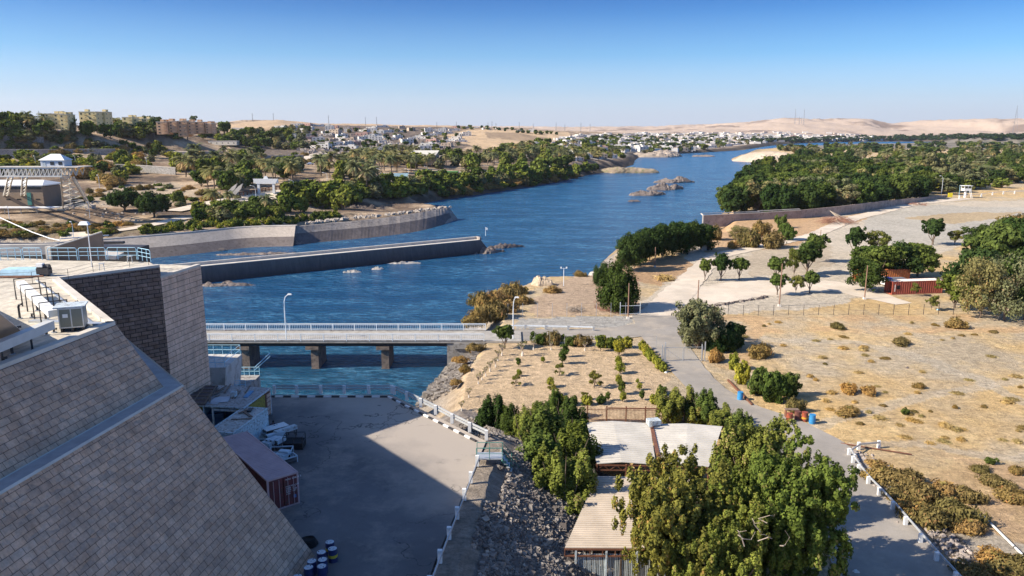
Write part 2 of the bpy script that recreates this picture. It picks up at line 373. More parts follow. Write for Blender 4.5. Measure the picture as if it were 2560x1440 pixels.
    # right bank zones
    put([(1590,830),(1560,800),(1660,720),(1720,650),(1690,600),(1760,590),(1850,600),(2000,560),(2100,520),(2300,505),(2700,500),(2700,560),(2450,600),(2320,640),(2250,700),(2140,752),(1990,775),(1830,786),(1760,790),(1690,800),(1650,850)], C(.60,.52,.41), .95, True)
    put([(1860,640),(2000,600),(2080,610),(2080,660),(2000,700),(1880,690)], C(.50,.41,.30), .8)
    put([(2150,530),(2300,512),(2600,520),(2600,565),(2300,620),(2180,600)], C(.50,.46,.39), .9)
    put([(2260,545),(2400,532),(2560,530),(2500,545),(2380,560)], C(.50,.36,.19), .75)
    put([(1730,530),(2100,545),(2330,492),(2250,520),(2090,570),(1980,620),(1850,628),(1760,630),(1740,560)], C(.56,.36,.20), .9)
    put([(1580,700),(1600,650),(1700,640),(1740,660),(1660,715)], C(.47,.30,.17), .9)
    put([(1340,750),(1430,690),(1500,680),(1500,760),(1640,770),(1600,790),(1330,792)], C(.50,.37,.26), .95)
    put([(1290,795),(1560,793),(1600,800),(1560,822),(1480,820),(1280,822)], C(.42,.40,.365), 1, True)
    put([(1060,1010),(1220,870),(1300,852),(1600,872),(1665,900),(1670,1000),(1700,1060),(1450,1060),(1200,1060),(1100,1030)], C(.60,.445,.285), .95, True)
    put([(1480,660),(1560,640),(1600,700),(1600,772),(1500,775)], C(.36,.22,.15), .7)
    put([(1500,780),(1500,768),(1600,768),(1600,782)], C(.30,.15,.10), .8)
    put([(2110,1120),(2330,1130),(2560,1160),(2700,1300),(2700,1500),(2400,1480),(2300,1330),(2180,1200)], C(.52,.36,.22), .85, True, .6+n2*2)
    put([(1750,790),(2560,785),(2600,830),(2300,830),(1900,830),(1860,950),(1760,900)], C(.60,.40,.22), .85, True, .5+n2*2)
    put([(2330,1310),(2440,1300),(2600,1390),(2600,1440),(2420,1380)], C(.46,.42,.36), .8, True)
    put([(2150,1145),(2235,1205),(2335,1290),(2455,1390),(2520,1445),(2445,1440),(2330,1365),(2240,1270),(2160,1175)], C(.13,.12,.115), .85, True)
    put([(2130,1130),(2190,1225),(2290,1345),(2400,1475),(2370,1475),(2270,1350),(2170,1225),(2112,1130)], C(.30,.28,.25), .9, False)
    put([(1990,1075),(2180,1006),(2400,962),(2700,930),(2700,948),(2400,980),(2190,1026),(2010,1095)], C(.56,.47,.35), .65, True)
    put([(2060,1105),(2300,1100),(2500,1130),(2700,1150),(2700,1165),(2480,1146),(2300,1118),(2070,1125)], C(.50,.42,.32), .6, True)
    put([(1900,840),(2150,850),(2350,900),(2600,1010),(2600,1030),(2330,915),(2140,862),(1900,850)], C(.52,.45,.35), .6, True)
    # rubble slope below the yard, river edges
    dy = sdist(x, y, YARD); em = ((dy > 0) & (dy < 12.5) & (d < 135))[:, None]*1.0
    base = base*(1-em)+(C(.235,.205,.185)+n3[:, None]*.06)*em
    em2 = ((dy > 0) & (dy < 2.6) & (d < 135))[:, None]*.9; base = base*(1-em2)+C(.38,.32,.26)*em2
    edge = np.clip(1-(sd-(.4+d*.010))/ (1+d*.008), 0, 1)[:, None]*(d > 100)[:, None]*np.where(left | (d < 120), 1, .5)[:, None]
    base = base*(1-edge*.85)+C(.07,.06,.05)*edge*.85
    bank = ((sd > 0) & (sd < 8) & (d < 230) & (x > -20))[:, None]*np.clip(1-(sd-4)/4, 0, 1)[:, None]
    base = base*(1-bank*.8)+(C(.33,.30,.27)+n3[:, None]*.1)*bank*.8
    rk = np.clip(1.25-np.hypot(x-RKX, y-RKY)/RKR, 0, 1)[:, None]; rk = (rk > .3)*1.0
    base = base*(1-rk)+C(.58,.47,.36)*rk
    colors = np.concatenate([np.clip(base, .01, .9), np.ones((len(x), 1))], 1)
    m, nt, b = nm('ground_soil'); tc = N(nt, 'ShaderNodeTexCoord').outputs['Object']
    at = N(nt, 'ShaderNodeAttribute'); at.attribute_name = 'Col'
    f1 = ramp(nt, noise(nt, .9, 8, .75, tc), [(.3, .62), (.72, 1.32)]); f2 = ramp(nt, noise(nt, 5, 6, .7, tc), [(.35, .72), (.68, 1.22)])
    f3 = ramp(nt, noise(nt, .06, 6, .7, tc), [(.3, .85), (.7, 1.12)])
    mp = N(nt, 'ShaderNodeMapping'); mp.inputs['Scale'].default_value = (.35, 1.6, 1); mp.inputs['Rotation'].default_value = (0, 0, .5); nt.links.new(tc, mp.inputs[0])
    f4 = ramp(nt, noise(nt, 1.6, 7, .75, mp.outputs[0]), [(.38, .70), (.6, 1.12)])
    c = mixc(nt, 1.0, at.outputs['Color'], f1, 'MULTIPLY'); c = mixc(nt, .8, c, f2, 'MULTIPLY'); c = mixc(nt, 1.0, c, f3, 'MULTIPLY'); c = mixc(nt, .6, c, f4, 'MULTIPLY')
    mp5 = N(nt, 'ShaderNodeMapping'); mp5.inputs['Scale'].default_value = (.5, 2.6, 1); mp5.inputs['Rotation'].default_value = (0, 0, -.25); nt.links.new(tc, mp5.inputs[0])
    c = mixc(nt, ramp(nt, noise(nt, 1.1, 9, .8, mp5.outputs[0]), [(.52, 0), (.66, .45)]), c, mixc(nt, 1.0, c, (.55, .50, .45), 'MULTIPLY'))
    c = mixc(nt, ramp(nt, noise(nt, 3.2, 4, .7, tc), [(.66, 0), (.72, .8)]), c, mixc(nt, 1.0, c, (.35, .32, .30), 'MULTIPLY'))
    nt.links.new(c, b.inputs['Base Color']); b.inputs['Roughness'].default_value = .95; b.inputs['Specular IOR Level'].default_value = .1
    bump(nt, noise(nt, .9, 9, .78, tc), .9, .6, b)
    idx = np.arange(NA*len(lg)).reshape(len(lg), NA)
    F = np.stack([idx[:-1, :-1], idx[:-1, 1:], idx[1:, 1:], idx[1:, :-1]], -1).reshape(-1, 4)
    o = link('ground', np_mesh('ground', np.stack([x, y, z], 1), F[:, ::-1], m, True, colors)); tag(o, kind='structure')
build_ground()

# ------------------------------------------------------------------ water
def build_water():
    m, nt, b = nm('river_water'); tc = N(nt, 'ShaderNodeTexCoord').outputs['Object']
    mp = N(nt, 'ShaderNodeMapping'); mp.inputs['Rotation'].default_value = (0, 0, .45); mp.inputs['Scale'].default_value = (1, 2.2, 1); nt.links.new(tc, mp.inputs[0])
    a = noise(nt, .55, 6, .62, mp.outputs[0]); c = noise(nt, .05, 5, .6, mp.outputs[0])
    mp2 = N(nt, 'ShaderNodeMapping'); mp2.inputs['Rotation'].default_value = (0, 0, -.35); mp2.inputs['Scale'].default_value = (1, 3.0, 1); nt.links.new(tc, mp2.inputs[0])
    d = noise(nt, .16, 6, .65, mp2.outputs[0])
    add = N(nt, 'ShaderNodeMath', operation='ADD'); nt.links.new(a, add.inputs[0]); nt.links.new(d, add.inputs[1])
    m2 = N(nt, 'ShaderNodeMath', operation='MULTIPLY_ADD'); nt.links.new(d, m2.inputs[0]); m2.inputs[1].default_value = 2.0; nt.links.new(add.outputs[0], m2.inputs[2])
    # wind streaks and eddies: patches of paler, rougher water
    st = ramp(nt, c, [(.43, .08), (.60, .9)])
    st2 = ramp(nt, noise(nt, .35, 8, .75, mp2.outputs[0]), [(.46, 0), (.60, 1)])
    stm = mixc(nt, 1.0, st, st2, 'MULTIPLY')
    sp = N(nt, 'ShaderNodeSeparateXYZ'); nt.links.new(tc, sp.inputs[0]); mr = N(nt, 'ShaderNodeMapRange'); nt.links.new(sp.outputs['Y'], mr.inputs[0]); mr.inputs[1].default_value = 85; mr.inputs[2].default_value = 165
    deep = mixc(nt, mr.outputs[0], (.006, .075, .10), (.003, .088, .235))       # greener shallows near the yard
    deep = mixc(nt, ramp(nt, noise(nt, .012, 5, .6, mp.outputs[0]), [(.4, 0), (.65, .7)]), deep, (.002, .06, .18))
    fine = ramp(nt, noise(nt, .9, 6, .75, mp2.outputs[0]), [(.49, 0), (.60, .5)]); deep = mixc(nt, fine, deep, (.03, .17, .32))
    col = mixc(nt, stm, deep, (.11, .32, .52))
    nt.links.new(col, b.inputs['Base Color']); b.inputs['Roughness'].default_value = .2; b.inputs['IOR'].default_value = 1.33; b.inputs['Specular IOR Level'].default_value = .28
    bump(nt, m2.outputs[0], 1.0, 1.5, b)
    mb = MB(); mb.face([(-9000, 30, 0), (9000, 30, 0), (9000, 9000, 0), (-9000, 9000, 0)])
    tag(mb.build('river', m), kind='structure')
build_water()
# ------------------------------------------------------------------ materials for built things
def brick_mat(name, c1, c2, mortar, bw, bh, off=.5, bump_s=.6, msz=.02, rough_s=6):
    m, nt, b = nm(name); uv = N(nt, 'ShaderNodeTexCoord').outputs['UV']
    br = N(nt, 'ShaderNodeTexBrick'); br.offset = off; br.inputs['Scale'].default_value = 1; br.inputs['Brick Width'].default_value = bw; br.inputs['Row Height'].default_value = bh
    br.inputs['Mortar Size'].default_value = msz; br.inputs['Color1'].default_value = (*c1, 1); br.inputs['Color2'].default_value = (*c2, 1); br.inputs['Mortar'].default_value = (*mortar, 1); br.inputs['Bias'].default_value = 0
    nt.links.new(uv, br.inputs['Vector'])
    f = ramp(nt, noise(nt, .5, 6, .7, uv), [(.3, .72), (.7, 1.22)]); g = ramp(nt, noise(nt, rough_s, 5, .7, uv), [(.3, .78), (.7, 1.18)])
    c = mixc(nt, .9, br.outputs[0], f, 'MULTIPLY'); c = mixc(nt, .8, c, g, 'MULTIPLY')
    # vertical weathering streaks
    mp = N(nt, 'ShaderNodeMapping'); mp.inputs['Scale'].default_value = (1.6, .12, 1); nt.links.new(uv, mp.inputs[0])
    c = mixc(nt, .45, c, ramp(nt, noise(nt, 1.0, 5, .7, mp.outputs[0]), [(.35, .6), (.6, 1.1)]), 'MULTIPLY')
    nt.links.new(c, b.inputs['Base Color']); b.inputs['Roughness'].default_value = .92; b.inputs['Specular IOR Level'].default_value = .2
    h = N(nt, 'ShaderNodeMath', operation='MULTIPLY_ADD'); nt.links.new(br.outputs['Fac'], h.inputs[0]); h.inputs[1].default_value = -1.2
    vo = N(nt, 'ShaderNodeTexVoronoi', feature='F1'); vo.inputs['Scale'].default_value = 1.7; nt.links.new(uv, vo.inputs['Vector']); a2 = N(nt, 'ShaderNodeMath', operation='MULTIPLY_ADD'); nt.links.new(vo.outputs['Distance'], a2.inputs[0]); a2.inputs[1].default_value = -1.6; nt.links.new(noise(nt, 2.6, 6, .7, uv), a2.inputs[2]); nt.links.new(a2.outputs[0], h.inputs[2])
    bump(nt, h.outputs[0], bump_s, .16, b); return m
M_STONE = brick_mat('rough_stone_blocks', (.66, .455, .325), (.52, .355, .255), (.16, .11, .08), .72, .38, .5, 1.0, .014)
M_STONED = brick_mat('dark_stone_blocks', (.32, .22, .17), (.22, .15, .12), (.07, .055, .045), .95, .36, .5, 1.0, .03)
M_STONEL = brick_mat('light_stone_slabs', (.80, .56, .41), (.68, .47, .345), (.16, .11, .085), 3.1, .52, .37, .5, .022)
M_ROOF = brick_mat('roof_tiles_concrete', (.60, .54, .44), (.55, .49, .40), (.40, .35, .28), 1.1, 1.1, 0, .15, .02, 3)
M_CONC = simple('pale_concrete', (.55, .50, .43), .9, var=.16, scale=.6, bmp=.2)
M_CONCG = simple('grey_concrete', (.30, .285, .265), .9, var=.25, scale=.5, dirt=(.16, .14, .125), bmp=.3)
M_LEDGE = simple('ledge_stone', (.36, .34, .33), .85, var=.15, scale=1.2)
M_WHITE = simple('white_paint', (.74, .74, .72), .6, var=.07, scale=2)
M_WSTEEL = simple('painted_pale_steel', (.72, .77, .80), .45, var=.08, scale=2)
M_BSTEEL = simple('pale_blue_steel', (.36, .60, .74), .45, var=.1, scale=2)
M_DARK = simple('dark_steel', (.035, .033, .035), .6, var=.3)
M_GALV = simple('galvanised_metal', (.52, .54, .55), .42, .45, var=.12, scale=3)
M_BLACK = simple('black_void', (.01, .01, .011), .9, var=.1)
M_RUST = simple('rusty_brown_steel', (.16, .065, .035), .8, var=.4, scale=3)
M_GREENS = simple('green_painted_steel', (.05, .20, .17), .5, var=.15)
M_WOOD = simple('weathered_wood', (.20, .14, .10), .85, var=.4, scale=4)
M_BROWNW = simple('brown_rendered_wall', (.23, .165, .12), .9, var=.15, scale=.8)
M_DWHITE = simple('weathered_white_metal', (.50, .56, .58), .6, var=.15, scale=1.5, dirt=(.25, .24, .22))
M_GLASSD = simple('dark_window', (.02, .022, .025), .15, var=.1)

# ------------------------------------------------------------------ the stone-faced power house on the left
U3 = Vector((.135, .991, 0)); V3 = Vector((-.636, .772, 0)); ZR = 26.0; ZL = 21.9
B_ = P(290, 812, ZR); I_ = P(410, 969, ZL); O_ = P(457, 965, ZL); K_ = P(787, 1388, YARDZ)
C_ = P(150, 700, ZR); D_ = P(400, 668, ZR); E_ = P(502, 665, 25.0); D2_ = Vector((D_.x, D_.y, 25.0))
def quad_uv(mb, pts, o=None):      # face with UV in metres along its lower edge and up its slope
    pts = [Vector(p) for p in pts]; e = (pts[1]-pts[0]).normalized(); n = e.cross(pts[-1]-pts[0]).normalized(); w = n.cross(e)
    mb.face(pts, [((p-pts[0]).dot(e)+100, (p-pts[0]).dot(w)+100) for p in pts])
def build_powerhouse():
    T = thing('stone_building', 'big sloping stone-faced power house with pale flat roof filling the left foreground', 'building', (O_.x, O_.y, YARDZ))
    T_inv = -Vector(T.location)
    def sh(mb): mb.v = [tuple(Vector(p)+T_inv) for p in mb.v]; return mb
    K3 = K_+(K_-O_)*(YARDZ-2)/(ZL-YARDZ); K3.z = 2
    L1 = 62
    mb = MB()
    quad_uv(mb, [I_-U3*L1, I_, B_, B_-U3*L1]); quad_uv(mb, [I_, I_+V3*24, B_+V3*24, B_]); sh(mb).build('upper_wall', M_STONE, T)
    mb = MB()
    quad_uv(mb, [K_-U3*L1, K_, O_, O_-U3*L1]); quad_uv(mb, [K_, K_+V3*22, O_+V3*24, O_]); quad_uv(mb, [K3, K3+V3*22, K_+V3*22, K_]); sh(mb).build('lower_wall', M_STONE, T)
    mb = MB(); h = Vector((0, 0, .03))
    mb.face([O_-U3*L1+h, O_+h, I_+h, I_-U3*L1+h]); mb.face([O_+h, O_+V3*24+h, I_+V3*24+h, I_+h]); sh(mb).build('ledge', M_LEDGE, T)
    mb = MB(); mb.tube([O_-U3*L1, O_, O_+V3*24], .10, 4); mb.tube([I_-U3*L1, I_, I_+V3*24], .07, 4); sh(mb).build('ledge_edge', M_CONC, T)
    F_ = P(372, 655, ZR); far_l = P(-500, 640, ZR)
    base = lambda p, z: Vector((p.x, p.y, z))
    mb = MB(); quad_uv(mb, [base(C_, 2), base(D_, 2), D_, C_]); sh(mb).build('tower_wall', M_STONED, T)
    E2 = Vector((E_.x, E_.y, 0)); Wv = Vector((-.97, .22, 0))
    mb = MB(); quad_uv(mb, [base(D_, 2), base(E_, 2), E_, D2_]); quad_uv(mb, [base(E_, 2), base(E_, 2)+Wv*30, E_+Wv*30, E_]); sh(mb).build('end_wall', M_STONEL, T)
    mb = MB(); mb.face([D2_, E_, E_+Wv*30, D2_+Wv*30], [(0, 0), (6, 0), (6, 30), (0, 30)]); sh(mb).build('end_roof', M_ROOF, T)
    mb = MB(); pts = [B_-U3*L1, B_, C_, D_, F_, far_l, Vector((-110, -10, ZR))]; mb.face(pts, [(p.x*.99-p.y*.135, p.y*.99+p.x*.135) for p in pts])
    mb.face([F_, far_l, base(far_l, 15), base(F_, 15)]); sh(mb).build('roof', M_ROOF, T)
    mb = MB()
    for a, b in ((B_-U3*L1, B_), (B_, C_), (C_, D_)):
        d = (b-a).normalized(); nrm = Vector((-d.y, d.x, 0)); a2 = a+nrm*.28+Vector((0, 0, .09)); b2 = b+nrm*.28+Vector((0, 0, .09))
        mb.beam(a2, b2, .5, .26)
    sh(mb).build('parapet', M_CONC, T)
    mb = MB()
    a = D2_; b = E_; d = (b-a).normalized(); mb.beam(a+Vector((-.2, 0, .1)), b+Vector((-.2, 0, .1)), .4, .22); sh(mb).build('end_parapet', M_CONC, T)
    mb = MB()     # low gutter line inside the roof edge
    a = B_+Vector((-1.6, .2, .06)); mb.beam(a, C_+Vector((-1.7, -.4, .06)), .12, .12); mb.beam(a+Vector((.7,-.25,0)), a+Vector((-4.2, .55, 0)), .5, .14); sh(mb).build('roof_gutter', M_GALV, T)
    # raised stone wedge at the picture's left edge
    mb = MB(); p0 = P(72, 842, ZR); p1 = P(0, 800, ZR); p2 = P(-160, 905, ZR); p3 = P(-260, 820, ZR)
    t1 = P(-20, 770, ZR+3.5); t2 = P(-200, 800, ZR+3.5)
    mb.face([p2, p0, t1, t2]); mb.face([p0, P(-10, 772, ZR), t1]); mb.face([P(-10, 772, ZR), p3, t2, t1]); sh(mb).build('roof_upstand', simple('pinkish_render', (.56, .43, .33), .9, scale=.5), T)
build_powerhouse()

def on_roof(px, py): return P(px, py, ZR)
def build_roof_things():
    # air handling unit
    a = P(149, 822, ZR+.25); b = P(212, 817, ZR+.25); w = (b-a).length; rz = atan2(b.y-a.y, b.x-a.x)
    t = thing('air_handling_unit', 'grey ribbed metal air handling unit standing on the pale roof', 'air unit', (a.x, a.y, ZR), rz)
    H = 1.25; Dp = 1.25
    mb = MB(); mb.box((w/2, Dp/2, .25+H/2), (w, Dp, H)); mb.build('casing', simple('unit_grey', (.25, .26, .24), .5, var=.08), t)
    mb = MB(); mb.box((w/2-.05, Dp/2, .25+H+.04), (w+.35, Dp+.25, .08), ry=0); mb.build('cover', M_DWHITE, t)
    mb = MB()
    for k in range(2): mb.box((w*(.28+.46*k), -.02, .25+H/2), (w*.43, .05, H*.88))
    mb.build('door', simple('unit_door', (.16, .17, .14), .5, var=.06), t)
    mb = MB()
    for x in (.04, w*.51, w-.04): mb.box((x, -.05, .25+H/2), (.06, .06, H))
    for z in (.3, .25+H-.05): mb.box((w/2, -.05, z), (w, .06, .06))
    mb.build('frame', M_GALV, t)
    mb = MB()
    for x in (.1, w/2, w-.1): mb.box((x, Dp/2, .13), (.12, Dp, .25))
    mb.build('base_rail', M_DARK, t)
    mb = MB(); mb.box((w*.28, -.06, .25+H*.62), (.28, .03, .22)); mb.build('label_plate', M_WHITE, t)
    # main duct running away from the unit
    a = P(52, 712, ZR+1.0); b = P(133, 788, ZR+1.0)
    t = thing('air_duct', 'white square air duct hung from dark brackets across the roof', 'duct', (b.x, b.y, ZR)); L = Vector(b)
    d = (a-b); mb = MB(); mb.beam((0, 0, 1.1), Vector((d.x, d.y, 1.1)), .5, .42); mb.build('duct', M_WHITE, t)
    side = Vector((d.y, -d.x, 0)).normalized()
    for i, k in enumerate((.15, .36, .58, .75, .98)):
        c = Vector((d.x*k, d.y*k, 0)); mb = MB(); mb.tube([c+side*-.42, c+side*-.42+Vector((0, 0, 1.5)), c+side*1.1+Vector((0, 0, 1.5)), c+side*1.15], .05, 5); mb.build('bracket', M_DARK, t)
    a = P(-60, 892, ZR+.9); b = P(126, 814, ZR+.9); d = a-b
    t = thing('air_duct', 'low grey duct running to the left edge from the air handling unit', 'duct', (b.x, b.y, ZR))
    mb = MB(); mb.beam((0, 0, .95), Vector((d.x, d.y, .95)), .5, .5); mb.build('duct', simple('grey_duct', (.50, .50, .48), .6, var=.08), t)
    for k in (.3, .7):
        mb = MB(); mb.box((d.x*k, d.y*k, .35), (.08, .08, .7)); mb.build('support', M_DARK, t)
    # bent vent pipes
    for i, (px, py, h, lab) in enumerate([(31, 886, .9, 'bent dark vent pipe nearest the roof edge'), (117, 838, .7, 'bent dark vent pipe in front of the air unit'), (94, 777, .8, 'bent vent pipe left of the duct'), (115, 799, .9, 'bent vent pipe beside the air unit'), (50, 797, 1.0, 'dark aerial post on the pale roof'),
            (135, 832, .25, 'short pipe stub under the air unit'), (46, 829, .3, 'short pipe stub beside the low duct'), (190, 762, .25, 'small roof outlet near the far parapet'), (206, 764, .2, 'small roof outlet beside the gutter line'), (80, 794, .25, 'small roof outlet left of the vent pipes'), (10, 908, .3, 'low valve pipe on the near corner of the roof')]):
        p = on_roof(px, py); t = thing('vent_pipe', lab, 'vent pipe', (p.x, p.y, ZR), random.Random(i).uniform(-.5, .5), 'vent pipes on the pale roof')
        mb = MB(); mb.tube([(0, 0, 0), (0, 0, h*.8), (.08, 0, h*.95), (.3, 0, h)] if h > .5 else [(0, 0, 0), (0, 0, h), (.18, 0, h)], .075, 6); mb.build('pipe', M_DARK, t)
        mb = MB(); mb.tube([(0, 0, 0), (0, 0, .06)], .16, 8); mb.build('flange', M_GALV, t)
    # blue railings at the back of the roof
    def rail_panel(a, b, lab):
        d = b-a; L = d.length; rz = atan2(d.y, d.x); t = thing('roof_railing', lab, 'railing', (a.x, a.y, ZR), rz, 'pale blue railing panels on the roof')
        mb = MB(); r = .032; H = 1.15
        mb.tube([(.08, 0, 0), (.08, 0, H-.15), (.2, 0, H), (L-.2, 0, H), (L-.08, 0, H-.15), (L-.08, 0, 0)], r, 5); mb.build('frame', M_BSTEEL, t)
        for z in (.42, .78):
            mb = MB(); mb.tube([(.08, 0, z), (L-.08, 0, z)], r*.8, 5); mb.build('rail', M_BSTEEL, t)
        for x in (.36, .7):
            mb = MB(); mb.tube([(L*x, 0, 0), (L*x, 0, H)], r*.9, 5); mb.build('post', M_BSTEEL, t)
    rp = [P(-60, 651, ZR), P(0, 651, ZR), P(57, 650, ZR), P(108, 650, ZR), P(119, 650, ZR), P(196, 650, ZR), P(268, 649, ZR), P(345, 649, ZR), P(378, 656, ZR)]
    labs = ['railing panel cut by the left picture edge', 'blue railing panel left of the brown stair wall', 'short blue railing panel against the brown stair wall', None, 'blue railing panel in front of the brown stair wall', 'blue railing panel crossed by the roof lamp pole', 'railing panel at the roof corner above the water', 'short slanting railing panel at the roof corner']
    for i, l in enumerate(labs):
        if l: rail_panel(rp[i], rp[i+1], l)
    # brown sloped stair wall and pale parapets beyond the railing
    t = thing('stair_housing', 'brown sloping stair wall behind the blue roof railings', 'stair wall', (rp[4].x, rp[4].y+.6, ZR-6))
    a = Vector((0, 0, 0)); b = Vector((P(228, 650, ZR).x-rp[4].x, 1.6, 0)); mb = MB()
    for yy in (0, .0):
        pass
    for (o0, o1) in ((0, .3),):
        p = [Vector((0, o0, 0)), Vector((b.x, b.y, 0)), Vector((b.x, b.y, 8.3)), Vector((0, o0, 7.0))]; q = [v+Vector((0, .3, 0)) for v in p]
        mb.face(p); mb.face(q[::-1])
        for i in range(4): mb.face([p[i], q[i], q[(i+1) % 4], p[(i+1) % 4]])
    mb.build('sloping_wall', M_BROWNW, t)
    mb = MB(); mb.box((-.15, .1, 3.6), (.5, .5, 7.2)); mb.build('end_pillar', M_CONC, t)
    mb = MB(); mb.beam((0, .15, 7.06), (b.x, b.y+.15, 8.36), .45, .1); mb.build('coping', M_CONC, t)
    # parapet walls of the lower deck behind
    t = thing('parapet_wall', 'pale concrete parapet beyond the blue railings', 'wall', tuple(P(60, 640, 24)))
    a = P(-80, 625, ZR-.6); b = P(182, 622, ZR-.6); o = Vector(t.location); mb = MB(); mb.beam(a-o, b-o, .5, 1.1); mb.build('wall', M_CONC, t); mb = MB(); mb.beam(b-o+Vector((0, 0, -.3)), P(300, 640, ZR-1.5)-o, 2.5, .4); mb.build('lower_deck', M_CONC, t)
    mb = MB(); mb.beam(P(-80, 632, ZR-2)-o, P(360, 640, ZR-2)-o, 2.4, 2.2); mb.build('dark_soffit', M_DARK, t)
    t = thing('rail_beam', 'long dark beam jutting out above the channel behind the roof', 'beam', tuple(P(180, 608, 24.5))); o = Vector(t.location)
    mb = MB(); mb.beam((0, 0, 0), P(310, 606, 24.6)-o, .5, .28); mb.build('beam', M_DARK, t); mb = MB(); mb.beam(P(150, 597, 25.2)-o, P(272, 588, 25.2)-o, .12, .12); mb.build('upper_rail', M_WHITE, t)
    # roof lamp
    p = on_roof(230, 668); t = thing('roof_lamp', 'white lamp head on a slim pole rising from the roof', 'lamp', (p.x, p.y, ZR))
    mb = MB(); mb.tube([(0, 0, 0), (0, 0, 3.9)], .05, 6); mb.build('pole', M_WHITE, t); mb = MB(); mb.box((-.25, 0, 3.95), (.95, .45, .3), taper=.6); mb.build('lamp_head', M_WHITE, t)
    # blue sheeted equipment, box with dark legs, bollards, thin wire fence
    p = on_roof(60, 688); t = thing('equipment_pile', 'pale blue sheeting over a pile of pipes on the roof', 'equipment', (p.x, p.y, ZR))
    mb = MB(); mb.box((0, 0, .35), (3.4, 1.5, .5), rz=.05, taper=.85); mb.build('sheeting', simple('blue_sheet', (.42, .62, .72), .5, var=.2, scale=2), t)
    mb = MB(); mb.tube([(-1.8, -1.1, .1), (2.2, -.9, .1)], .07, 5); mb.tube([(-1.4, -1.3, .08), (1.6, -1.35, .08)], .06, 5); mb.build('pipe', M_RUST, t)
    p = on_roof(112, 690); t = thing('pump_set', 'dark pump with white casing beside the blue sheeting', 'pump', (p.x, p.y, ZR))
    mb = MB(); mb.box((0, 0, .45), (1.0, .6, .5)); mb.tube([(-.5, 0, .8), (.5, 0, .8)], .22, 8); mb.build('motor', M_DARK, t); mb = MB(); mb.box((-.2, -.1, .95), (.5, .4, .3)); mb.build('casing', M_WHITE, t)
    mb = MB(); mb.box((-.3, 0, .1), (.1, .5, .2)); mb.build('foot', M_DARK, t); mb = MB(); mb.box((.3, 0, .1), (.1, .5, .2)); mb.build('foot', M_DARK, t)
    for px, py, l in ((255, 676, 'low metal stand in the middle of the roof'), (325, 657, 'low metal stand near the roof corner railing')):
        p = on_roof(px, py); t = thing('metal_stand', l, 'stand', (p.x, p.y, ZR)); mb = MB()
        mb.tube([(-.22, 0, 0), (-.18, 0, .6), (.18, 0, .6), (.22, 0, 0)], .04, 5); mb.build('frame', M_GALV, t); mb = MB(); mb.box((0, .05, .62), (.42, .3, .05)); mb.build('top', M_GALV, t)
    t = thing('wire_fence', 'thin dark wire fence crossing the white roof', 'fence', tuple(P(0, 707, ZR))); o = Vector(t.location)
    pts = [P(-60, 720, ZR), P(82, 711, ZR), P(172, 703, ZR), P(234, 686, ZR), P(325, 672, ZR), P(372, 664, ZR)]
    for p in pts[1:]:
        mb = MB(); mb.tube([p-o, p-o+Vector((0, 0, 1.0))], .02, 4); mb.build('post', M_DARK, t)
    for z in (.35, .7, 1.0):
        mb = MB(); mb.tube([p-o+Vector((0, 0, z)) for p in pts], .012, 3); mb.build('wire', M_DARK, t)
build_roof_things()

